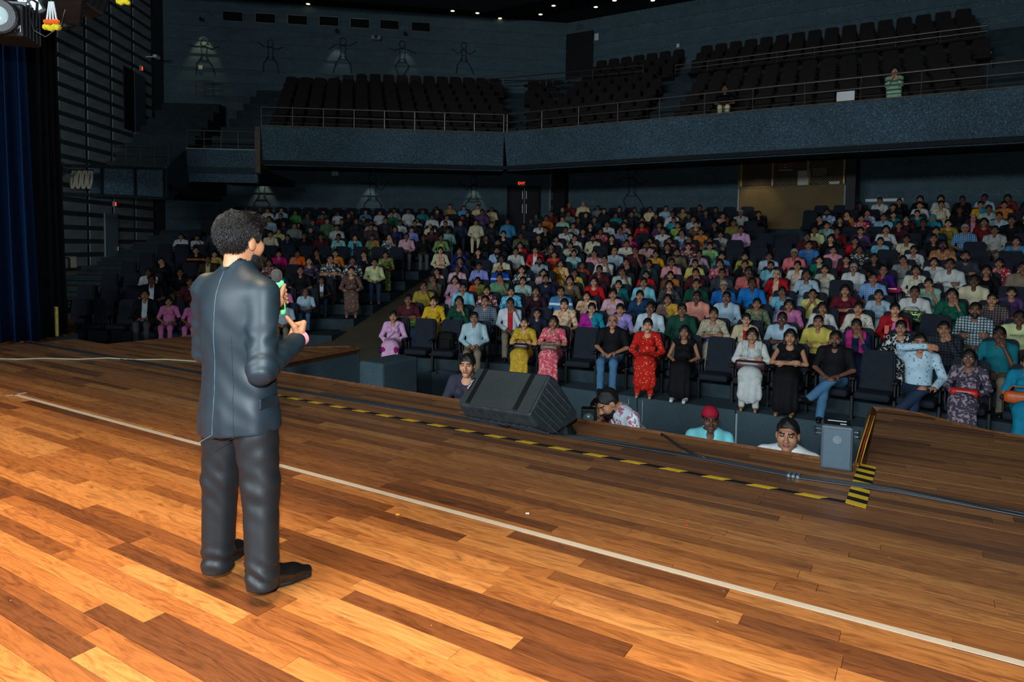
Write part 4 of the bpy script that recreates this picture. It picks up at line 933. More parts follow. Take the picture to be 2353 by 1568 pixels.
def seat_meshes(mat,sfx):
    b=B(); rounded(b,outl(.50,.45,.36,1.06),.20,.27); rounded(b,outl(.44,.39,.42,1.03),.17,.20); tilt(b,-.16,(0,.2,.4)); back=b.mesh('backrest',mat)
    b=B(); b.box((0,-.02,.42),(.48,.46,.11),bev=.04); seat=b.mesh('seat_cushion',mat)
    b=B(); b.box((0,.0,.645),(.045,.34,.05),bev=.018); b.box((0,.1,.52),(.03,.12,.24),bev=.01); arm=b.mesh('armrest',M_plas)
    b=B(); b.box((0,.06,.18),(.045,.10,.36),bev=.01); b.box((0,.05,.01),(.07,.2,.02),bev=.005); leg=b.mesh('pedestal',M_plas)
    return back,seat,arm,leg
SM=seat_meshes(M_seat,''); SB=seat_meshes(M_seatb,'b')
npl=B().box((.255,.15,.60),(.035,.012,.028)).mesh('number_plate',M_white)
def put_seat(loc,rz,label,ms,group,name='theatre_seat',full=True):
    r=empty(name,loc,rz); tag(r,label,'seat',group)
    ob('backrest',ms[0],r); ob('seat_cushion',ms[1],r)
    if full:
        for s_ in(-1,1): ob('armrest',ms[2],r,loc=(s_*.262,0,0))
        ob('pedestal',ms[3],r,loc=(.262,0,0)); ob('number_plate',npl,r)
    return r
ORD=['first','second','third','fourth','fifth','sixth','seventh','eighth','ninth','tenth','eleventh','twelfth','thirteenth','fourteenth','fifteenth','sixteenth','seventeenth','eighteenth','nineteenth','twentieth']
TENS={20:'twenty',30:'thirty',40:'forty',50:'fifty',60:'sixty'}
def ordn(i):
    if i<20: return ORD[i]
    n=i+1
    return {30:'thirtieth',40:'fortieth',50:'fiftieth',60:'sixtieth'}[n] if n%10==0 else TENS[n//10*10]+'-'+ORD[n%10-1]
BN={'m':'main block','l':'left block'}
cnt={}
for s in SEATS:
    key=(s['blk'],s['k']); s['i']=cnt.get(key,0); cnt[key]=s['i']+1
    s['loc'],s['rz']=seatpose(s)
    d=s['loc']+Vector((0,0,.8))-CAM; s['D']=d.dot(fw); s['px']=PX+F*d.dot(rv)/s['D']
SEATS=[s for s in SEATS if -80<s['px']<2480]
stuff_parts=[]
def add_stuff(me_list,loc,rz,dst):
    M=Matrix.Translation(loc)@Matrix.Rotation(rz,4,'Z')
    for me,dx in me_list:
        n=len(me.vertices); v=np.empty(n*3,np.float32); me.vertices.foreach_get('co',v); v=v.reshape(-1,3)+np.array([dx,0,0])
        R=np.array(M.to_3x3()); v=v@R.T+np.array(M.translation); dst.append((v,[tuple(p.vertices) for p in me.polygons]))
def build_stuff(dst,name,mat,label,cat):
    vv=[];ff=[];o=0
    for v,f in dst: vv.append(v); ff+=[tuple(i+o for i in q) for q in f]; o+=len(v)
    me=mesh_of(name,[tuple(p) for p in np.concatenate(vv)],ff,False,[mat]); ob_=ob(name,me); tag(ob_,label,cat,kind='stuff'); return ob_
order=sorted(SEATS,key=lambda s:s['D']*(1. if s['p'] is None else 1.35))
NF=190; far=[]
for j,s in enumerate(order):
    pos=f"{ordn(s['k'])} row of the {BN[s['blk']]}, {ordn(s['i'])} from its left"
    if j<NF: put_seat(s['loc'],s['rz'],('empty dark navy theatre seat, ' if s['p'] is None else 'occupied dark navy theatre seat, ')+pos,SM,'dark theatre seats in the stalls')
    else: add_stuff([(SM[0],0),(SM[1],0)],s['loc'],s['rz'],far)
if far: build_stuff(far,'theatre_seats_far',M_seat,'remaining dark theatre seats behind the seated crowd towards the rear','seats')
# balcony seats
bal=[]
for j in range(NB):
    off=.5+.92*j+.5; z=zb_(j); zR=zbR(j)
    # angled left part
    n0=0
    for i in range(0,17+j):
        q=G1+nG*off+dG*(.2+.585*i-.12*j)
        if 8.1+.05*j< (.2+.585*i-.12*j) <9.2+.05*j: continue
        bal.append((q+Vector((0,0,z)),math.atan2(dG.y,dG.x),j,'left'))
    x=G0.x+.4-.1*j
    while x<7.5:
        d=Vector((x,YF+off,zR+.8))-CAM; px_=PX+F*d.dot(rv)/d.dot(fw)
        sx_=1480+ (300-0)*.0+ (j*10)
        if not(1470+14*j<px_<1540+9*j) and px_<2275-4*j and not(j==5 and px_>1500): bal.append((Vector((x,YF+off,zR)),0.,j,'right'))
        x+=.585
bal=[q for q in bal if (lambda d:-20<PX+F*d.dot(rv)/d.dot(fw)<2400)(q[0]+Vector((0,0,.8))-CAM)]
bal.sort(key=lambda q:(q[0]-CAM).dot(fw)-(1.5 if q[3]=='left' and q[2]==NB-1 else 0)); far=[]; cc={}
for j,(q,rz,row_,side_) in enumerate(bal):
    cc[(row_,side_)]=cc.get((row_,side_),0)+1
    if j<110: put_seat(q,rz,f'brown-black balcony seat, {ordn(row_)} row of the {side_} balcony, place {["zero","one","two","three","four","five","six","seven","eight","nine","ten","eleven","twelve","thirteen","fourteen","fifteen","sixteen","seventeen","eighteen","nineteen","twenty"][cc[(row_,side_)]] if cc[(row_,side_)]<=20 else "twenty "+["one","two","three","four","five","six","seven","eight","nine","ten","eleven","twelve","thirteen","fourteen","fifteen"][cc[(row_,side_)]-21]} from the stage side',SB,'empty balcony seats',full=True)
    else: add_stuff([(SB[0],0),(SB[1],0),(SB[2],.285)],q,rz,far)
if far: build_stuff(far,'balcony_seats_far',M_seatb,'remaining empty balcony seats in the dark upper rows','seats')
import sys
print('SEATS',len(SEATS),'balcony',len(bal),'rowsM',[len(r) for r in rowsM],'rowsL',[len(r) for r in rowsL])
for r in rowsM[:3]+rowsL[:2]: print([ (int(p['x']),round((p['zf']-p['fl']),2),round((p['a']-p['a0'])*(RK(p['k']) if p['blk']=='m' else 1),2)) for p in r])
# ------------------------------------------------------------------ people: shapes
HC=(0.,.07,1.12)    # face centre of a seated figure
def head_sdf(P,c=HC,fat=1.,fem=False):
    x=(P[0]-c[0])/fat; y=P[1]-c[1]; z=P[2]-c[2]; Q=(x,y,z); X=np.abs(x); Qs=(X,y,z)
    d=el(Q,(0,.018,.035),(.076,.095,.09))
    d=smin(d,el(Q,(0,-.022,-.048),(.058 if not fem else .054,.068,.066)),.04)
    d=smin(d,el(Q,(0,-.072,-.092),(.026,.024,.022)),.03)
    d=smin(d,el(Qs,(.045,-.055,-.015),(.026,.026,.028)),.03)
    d=smin(d,el(Q,(0,-.076,.042),(.05,.018,.012)),.02)
    d=smax(d,-el(Qs,(.031,-.104,.018),(.02,.022,.014)),.014)
    d=smin(d,el(Qs,(.031,-.073,.018),(.0145,.0145,.0125)),.004)
    d=smin(d,rc(Q,(0,-.088,.022),(0,-.112,-.018),.009,.0145),.014)
    d=smin(d,el(Qs,(.014,-.096,-.022),(.011,.012,.009)),.01)
    d=smin(d,el(Q,(0,-.090,-.046),(.023,.012,.0055)),.007); d=smin(d,el(Q,(0,-.089,-.057),(.021,.012,.0065)),.007)
    d=smin(d,el(Qs,(.080,.012,.0),(.011,.021,.031)),.012)
    d=smin(d,rc(Q,(0,.03,-.05),(0,.055,-.19),.050,.056),.025)
    return d
def head_fmat(v,f,c=HC,fat=1.):
    q=v[f].mean(1)-np.array(c); x=np.abs(q[:,0])/fat; y,z=q[:,1],q[:,2]; m=np.zeros(len(f),int)
    m[(np.abs(x-.031)<.0135)&(np.abs(z-.018)<.0075)&(y<-.06)]=1
    m[(np.abs(x-.034)<.022)&(z>.034)&(z<.046)&(y<-.055)]=2
    m[(x<.024)&(z>-.063)&(z<-.040)&(y<-.085)]=3
    return m
def hand_sdf(P,w,dirv,nrm_,s=1.,curl=.5,side=1):
    """w wrist, dirv pointing to the fingers, nrm_ palm normal"""
    w=np.array(w,float); d=np.array(dirv,float); d/=np.linalg.norm(d); n=np.array(nrm_,float); n-=d*n.dot(d); n/=np.linalg.norm(n); t=np.cross(d,n)*side
    L=lambda a,b_,c_:tuple(w+d*a*s+t*b_*s+n*c_*s)
    r=rc(P,L(0,0,0),L(.03,0,0),.026*s,.027*s)
    for k in range(4):
        b_=(-.03+.02*k); kn=L(.085+(.004 if k in(1,2) else -.004),b_,0); r=smin(r,rc(P,L(.02,b_*.7,0),kn,.017*s,.0125*s),.012*s)
        ln=(.036,.042,.039,.03)[k]; c1,c2=curl*.7,curl*1.5
        m1=L(.085+ln*math.cos(c1),b_,ln*math.sin(c1)); e1=L(.085+ln*math.cos(c1)+ln*.85*math.cos(c1+c2),b_*.95,ln*math.sin(c1)+ln*.85*math.sin(c1+c2))
        r=smin(r,rc(P,kn,m1,.0105*s,.0095*s),.004*s); r=smin(r,rc(P,m1,e1,.0095*s,.0075*s),.003*s)
    r=smin(r,rc(P,L(.02,-.03,.008),L(.06,-.055,.02),.014*s,.011*s),.012*s); r=smin(r,rc(P,L(.06,-.055,.02),L(.085,-.052,.032),.011*s,.0085*s),.003*s)
    return r
def joints(pose,sex,legs='n'):
    sw=.185 if sex=='M' else .162
    j=dict(sh=[(-sw,.12,.945),(sw,.12,.945)])
    lapL=[(-.255,.03,.70),(-.085,-.20,.615)]; lapR=[(.255,.03,.70),(.085,-.19,.63)]
    if pose=='x': A=[[(-.25,-.03,.73),(.05,-.13,.765)],[(.25,-.03,.735),(-.06,-.165,.745)]]
    elif pose=='c': A=[lapL,[(.20,-.12,.70),(.075,-.07,.965)]]
    elif pose=='p': A=[[(-.17,-.14,.72),(-.03,-.10,.99)],[(.17,-.14,.72),(.03,-.10,.985)]]
    elif pose=='o': A=[[(-.22,-.02,1.07),(.06,-.16,1.12)],[(.27,-.02,.70),(.16,-.22,.60)]]
    else: A=[lapL,lapR]
    j['arm']=A
    j['hip']=[(-.085,.0,.53),(.085,.0,.53)]
    j['knee']=[(-.105,-.42,.505),(.105,-.42,.505)]; j['ank']=[(-.105,-.43,.085),(.105,-.45,.085)]
    if legs=='s': j['hip']=[(-.085,.05,.56),(.085,.05,.56)]; j['knee']=[(-.10,.02,.10),(.10,.02,.10)]; j['ank']=[(-.11,.06,-.34),(.11,.06,-.34)]
    if legs=='k': j['knee'][1]=(.02,-.40,.60); j['ank'][1]=(-.23,-.52,.34); j['knee'][0]=(-.06,-.42,.50)
    return j
def hand_of(pose,i,J):
    e,w_=J['arm'][i]; e=np.array(e); w_=np.array(w_); d=w_-e
    if pose=='x': d=np.array([1. if i==0 else -1.,-.05,.02]); n=np.array([0,.9,-.2])
    elif pose=='c' and i==1: d=np.array([-.2,.12,1.]); n=np.array([-.5,.8,.1])
    elif pose=='p': d=np.array([.15*(1 if i==0 else -1),.1,1.]); n=np.array([1. if i==0 else -1.,.5,0])
    elif pose=='o' and i==0: d=np.array([1,.02,-.15]); n=np.array([0,.9,-.3])
    else: d=np.array([.6*(1 if i==0 else -1),-.75,-.05]); n=np.array([0,-.1,-1.])
    return w_,d,n,(1 if i==0 else -1)
def torso_sdf(P,sex,g=0.):
    M_=sex=='M'
    d=rc(P,(0,.03,.56),(0,.07,.72),.150+g,.142 if M_ else .128,.78)
    d=smin(d,rc(P,(0,.07,.74),(0,.095,.90),(.142 if M_ else .128)+g,(.158 if M_ else .138)+g,.72),.05)
    d=smin(d,rc(P,(-.10,.115,.955),(.10,.115,.955),.058+g,.058+g),.05)
    d=smin(d,rc(P,(-.17 if M_ else -.15,.12,.94),(.17 if M_ else .15,.12,.94),.045+g,.045+g),.05)
    d=smin(d,rc(P,(0,.11,.98),(0,.12,1.03),.07+g,.055),.04)
    if not M_: d=smin(d,el((np.abs(P[0]),P[1],P[2]),(.065,-.005,.85),(.062,.06,.06)),.05)
    else: d=smin(d,el(P,(0,-.035,.70),(.11,.07,.10)),.08)
    return d
def arms_sdf(P,J,r0,r1,r2,upto=1.):
    d=None
    for i in(0,1):
        s_=J['sh'][i]; e,w_=J['arm'][i]
        a=rc(P,s_,e,r0,r1)
        if upto>.55:
            t=(upto-.5)*2; w2=tuple(np.array(e)+(np.array(w_)-np.array(e))*t); a=smin(a,rc(P,e,w2,r1,r1+(r2-r1)*t),.02)
        elif upto<.5:
            e2=tuple(np.array(s_)+(np.array(e)-np.array(s_))*upto*2); a=rc(P,s_,e2,r0,r0+(r1-r0)*upto*2)
        d=a if d is None else np.minimum(d,a)
    return d
def legs_sdf(P,J,g=0.,flare=0.):
    d=None
    for i in(0,1):
        a=rc(P,J['hip'][i],J['knee'][i],.088+g,.064+g); a=smin(a,rc(P,J['knee'][i],J['ank'][i],.062+g,.044+g+flare),.03); d=a if d is None else smin(d,a,.015)
    return smin(d,el(P,(0,.02,.55),(.17+g,.13+g,.10+g)),.06)
def wrk(P,a,s=1.):  # soft cloth folds
    x,y,z=P; return a*(np.sin(31*s*z+9*x+3*np.sin(17*x))*.6+np.sin(23*s*x-19*y+11*z)*.5+np.sin(47*s*z-29*y+13*x)*.3)
LO=(-.42,-.66,-.01); HI=(.42,.30,1.12)
def lo_(legs): return (-.42,-.66,-.44) if legs=='s' else LO
CACHE={}
DUM=[plain('skin_dummy',(150,105,80))]*1
M_eye=plain('dark_eye',(30,22,20),.2,0,.6,0); M_brow=plain('black_brow',(18,14,12),.9,0,.1,0); M_lip=plain('lip',(112,62,56),.5,0,.4,0)
M_sk=[plain(f'skin_{i}',c,.52,0,.35,.08,14,.06) for i,c in enumerate([(196,146,112),(172,122,92),(150,104,78),(122,82,62),(88,58,46)])]
def skin_mesh(sex,pose,legs):
    k=('skin',sex,pose,legs)
    if k in CACHE: return CACHE[k]
    J=joints(pose,sex,legs)
    def f(P):
        d=arms_sdf(P,J,.046 if sex=='M' else .04,.038 if sex=='M' else .033,.025)
        d=np.minimum(d,rc(P,(0,.12,.99),(0,.10,1.06),.062,.05)); d=np.minimum(d,smax(torso_sdf(P,sex,-.014),.90-P[2],.01)); d=np.minimum(d,rc(P,(0,.09,.95),(0,.04,.56),.08,.08))
        for i in(0,1): d=np.minimum(d,rc(P,J['hip'][i],J['knee'][i],.055,.045))
        for i in(0,1):
            a=np.array(J['ank'][i]); d=np.minimum(d,rc(P,J['knee'][i],J['ank'][i],.05,.036)); q=a+np.array([0,-.16,-.05]) if not(legs=='k' and i==1) else a+np.array([-.10,-.12,-.02])
            d=smin(d,rc(P,tuple(a+np.array([0,.02,-.045])),tuple(q),.036,.024),.03)
        return d
    v,q=nets(f,lo_(legs),HI,.016); parts=[(v,q,0)]
    c=HC; v,q=nets(lambda P:smax(head_sdf(P,c,1.,sex!='M'),(c[2]-.15)-P[2],.01),(c[0]-.12,c[1]-.16,c[2]-.17),(c[0]+.12,c[1]+.15,c[2]+.15),.0075); parts.append((v,q,head_fmat(v,q,c)))
    for i in(0,1):
        w_,d,n,sd=hand_of(pose,i,J); s_=1. if sex=='M' else .9
        cc=np.array(w_)+np.array(d)/np.linalg.norm(d)*.07
        v,q=nets(lambda P:hand_sdf(P,w_,d,n,s_,.45,sd),tuple(cc-.12),tuple(cc+.12),.0065); parts.append((v,q,0))
    V,Fq,m=joinm(parts); me=mesh_of('person',V,Fq,True,[M_sk[1],M_eye,M_brow,M_lip],m); CACHE[k]=me; return me
def top_mesh(sex,pose,style):
    """style: half, full, none(sleeveless), kurta, sari, dress"""
    k=('top',sex,pose,style)
    if k in CACHE: return CACHE[k]
    J=joints(pose,sex)
    def f(P):
        d=torso_sdf(P,sex,.008)
        up={'half':.42,'full':.97,'none':0,'kurta':.72,'sari':.40,'dress':0,'long':.95}[style]
        if up: d=smin(d,arms_sdf(P,J,.062,.052,.042,up),.035)
        if style in('kurta','long'):
            d=smin(d,rc(P,(0,-.02,.54),(0,-.36,.545),.15,.15,1.,1.25),.05); d=smin(d,rc(P,(0,-.40,.52),(0,-.48,.27),.12,.15,.55,1.3),.05)
        if style in('sari','dress'):
            d=smin(d,rc(P,(0,-.02,.54),(0,-.38,.535),.16,.15,.9,1.25),.05); d=smin(d,rc(P,(0,-.41,.50),(0,-.47,.07 if style=='sari' else .2),.13,.17,.6,1.25),.05)
        d=d+wrk(P,.004)
        if style in('sari','long','dress','kurta'): d=d+.010*np.sin(P[0]*62)*np.clip((.62-P[2])*3,0,1)
        neck=rc(P,(0,.10,1.0),(0,.08,1.15),.066,.075)
        if sex!='M': neck=np.minimum(neck,el(P,(0,-.02,.975),(.07,.09,.055)))
        else: neck=np.minimum(neck,el(P,(0,.0,.985),(.04,.07,.05)))
        d=smax(d,-neck,.01)
        if style in('half','full','none'): d=smax(d,.50-P[2]-.25*np.clip(P[1]+.05,-1,.1),.01)
        elif style=='none': pass
        if style in('none','dress'): 
            d=smax(d,np.abs(P[0])-.148,.01) if False else d
        return smax(d,.03-P[2],.01)
    v,q=nets(f,LO,(.42,.30,1.14),.014); me=mesh_of('top',v,q,True,[M_white]); CACHE[k]=me; return me
def bottom_mesh(kind,legs):
    k=('bot',kind,legs)
    if k in CACHE: return CACHE[k]
    J=joints('l','M',legs)
    def f(P): return smax(legs_sdf(P,J,.006,.012 if kind=='w' else 0.)+wrk(P,.004),P[2]-(.60 if legs!='s' else .66),.01)
    v,q=nets(f,lo_(legs),(.42,.30,.7),.014); me=mesh_of('trousers',v,q,True,[M_white]); CACHE[k]=me; return me
def shoe_mesh(legs,i):
    k=('shoe',legs,i)
    if k in CACHE: return CACHE[k]
    a=np.array(joints('l','M',legs)['ank'][i]); dv=np.array([0,-.17,-.05]) if not(legs=='k' and i==1) else np.array([-.11,-.13,-.02])
    lo=a-.26; hi=a+.2
    def f(P): return smax(smin(rc(P,tuple(a+np.array([0,.02,-.035])),tuple(a+dv),.046,.032),rc(P,tuple(a),tuple(a+np.array([0,0,-.03])),.044,.046),.03),(.012 if not(legs=='k' and i==1) else -1)-P[2],.004)
    v,q=nets(f,tuple(lo),tuple(hi),.010); me=mesh_of('shoe',v,q,True,[M_black]); CACHE[k]=me; return me
def pallu_mesh(sex,pose,kind):
    k=('pallu',pose,kind)
    if k in CACHE: return CACHE[k]
    J=joints(pose,'F')
    def f(P):
        d=smin(torso_sdf(P,'F',.012),rc(P,(.162,.12,.945),(.2,.09,.83),.066,.06),.04)
        d=np.abs(d-.012+wrk(P,.004,1.3))-.007
        if kind=='pallu':
            s=(P[0]*.62+(P[2]-.80)*.78)   # band from one shoulder down across
            band=np.maximum(np.abs(P[0]*.80-(P[2]-.80)*.60)-.10, .50-P[2])
        else: band=np.maximum(np.maximum(np.abs(np.abs(P[0])-.105)-.055,.48-P[2]),-1)
        return smax(smax(d,band,.01),-rc(P,(0,.10,1.0),(0,.08,1.15),.062,.07),.008)
    v,q=nets(f,(-.3,-.15,.45),(.32,.3,1.1),.011); me=mesh_of('drape',v,q,True,[M_white]); CACHE[k]=me; return me
def hair_mesh(h):
    k=('hair',h)
    if k in CACHE: return CACHE[k]
    c=HC
    def f(P):
        x=P[0]-c[0]; y=P[1]-c[1]; z=P[2]-c[2]; Q=(x,y,z); X=np.abs(x)
        cap=el(Q,(0,.022,.042),(.086,.107,.101)); nz=.0035*np.sin(90*x+40*z)*np.sin(70*y+30*z)
        if h in('s','g'):
            hb=np.interp(y,[-.12,-.075,-.05,-.015,.0,.03,.06,.13],[.09,.082,.06,.02,.03,-.035,-.06,-.07]); d=smax(cap,(hb-z)*.75,.01)
        elif h=='B':
            hb=np.interp(y,[-.12,-.02,.0,.03,.06,.13],[.2,.2,.02,-.04,-.06,-.07]); d=smax(smax(cap+.008,(hb-z)*.75,.01),z-(.045+.0*y),.01)
        elif h=='h':
            d=el(Q,(0,.02,.03),(.094,.115,.115)); d=smin(d,rc(Q,(0,.04,-.06),(0,.05,-.2),.095,.15,.8),.05)
            face=el(Q,(0,-.12,-.005),(.056,.10,.082)); d=smax(d,-face,.012)
        else:
            hb=np.interp(y,[-.12,-.08,-.05,-.02,.0,.03,.06,.13],[.085,.072,.04,-.01,-.035,-.06,-.075,-.08]); d=smax(cap,(hb-z)*.75,.01)
            d=d+.004*np.exp(-(x/.006)**2)*(z>.09)
            if h=='b':
                d=smin(d,el(Q,(0,.13,-.01),(.045,.04,.045)),.02); d=smin(d,rc(Q,(.0,.12,-.03),(.03,.115,-.22),.03,.014),.02)
            else:
                a=rc((X,y,z),(.074,.012,.05),(.082,.02,-.10),.026,.03); a=smin(a,rc((X,y,z),(.082,.02,-.10),(.092,-.02,-.30),.03,.018),.02); d=smin(d,a,.02)
                d=smin(d,rc(Q,(0,.09,.0),(0,.10,-.28),.075,.085,.45),.03)
        return d+nz
    v,q=nets(f,(c[0]-.2,c[1]-.2,c[2]-.38),(c[0]+.2,c[1]+.24,c[2]+.17),.0085); me=mesh_of('hair',v,q,True,[M_brow]); CACHE[k]=me; return me
def beard_mesh(kind):
    k=('beard',kind)
    if k in CACHE: return CACHE[k]
    c=HC
    def f(P):
        Q=(P[0]-c[0],P[1]-c[1],P[2]-c[2])
        if kind=='mous': return np.minimum(el(Q,(0,-.094,-.036),(.027,.012,.0065)),9)
        d=smin(el(Q,(0,-.022,-.05),(.063,.074,.071)),el(Q,(0,-.074,-.092),(.032,.03,.03)),.03); d=smin(d,el(Q,(0,-.094,-.036),(.027,.012,.0065)),.01)
        d=smax(d,Q[2]+.032+.5*np.clip(np.abs(Q[0])-.045,-1,.0)-.7*np.clip(np.abs(Q[0])-.045,0,1),.006); d=smax(d,-el(Q,(0,-.1,-.052),(.022,.03,.009)),.004); return smax(d,Q[1]+.005,.008)
    v,q=nets(f,(c[0]-.1,c[1]-.14,c[2]-.14),(c[0]+.1,c[1]+.03,c[2]+.03),.006); me=mesh_of('beard',v,q,True,[M_brow]); CACHE[k]=me; return me
def glasses_mesh():
    if 'gl' in CACHE: return CACHE['gl']
    b=B(); c=Vector(HC)
    for s_ in(-1,1):
        b.tube([c+Vector((s_*.032+.020*math.cos(t),-.101,.016+.016*math.sin(t))) for t in np.linspace(0,6.283,13)[:-1]],.0022,5,closed=True)
        b.tube([c+Vector((s_*.052,-.1,.02)),c+Vector((s_*.078,-.06,.02)),c+Vector((s_*.084,.01,.018))],.002,4)
    b.tube([c+Vector((-.012,-.103,.018)),c+Vector((.012,-.103,.018))],.0022,4)
    fr_n=len(b.f); b.mi=1
    for s_ in(-1,1):
        b.lathe([(.0005,.0015),(.010,.0012),(.019,0.)],12,Matrix.Translation(c+Vector((s_*.032,-.1015,.016)))@Matrix.Rotation(math.pi/2,4,'X')@Matrix.Diagonal((1,.8,1,1)))
    g=NT('spectacle_glass'); g.b.inputs['Base Color'].default_value=(.9,.95,1,1); g.b.inputs['Roughness'].default_value=.03; g.b.inputs['Alpha'].default_value=.22; g.b.inputs['Specular IOR Level'].default_value=1.
    me=b.mesh('glasses',[M_black,g.m],True); CACHE['gl']=me; return me
M_hair=plain('black_hair',(20,17,16),.42,0,.5,.3,60,.4); M_grey=plain('grey_hair',(150,148,142),.6,0,.4,.3,60,.4)
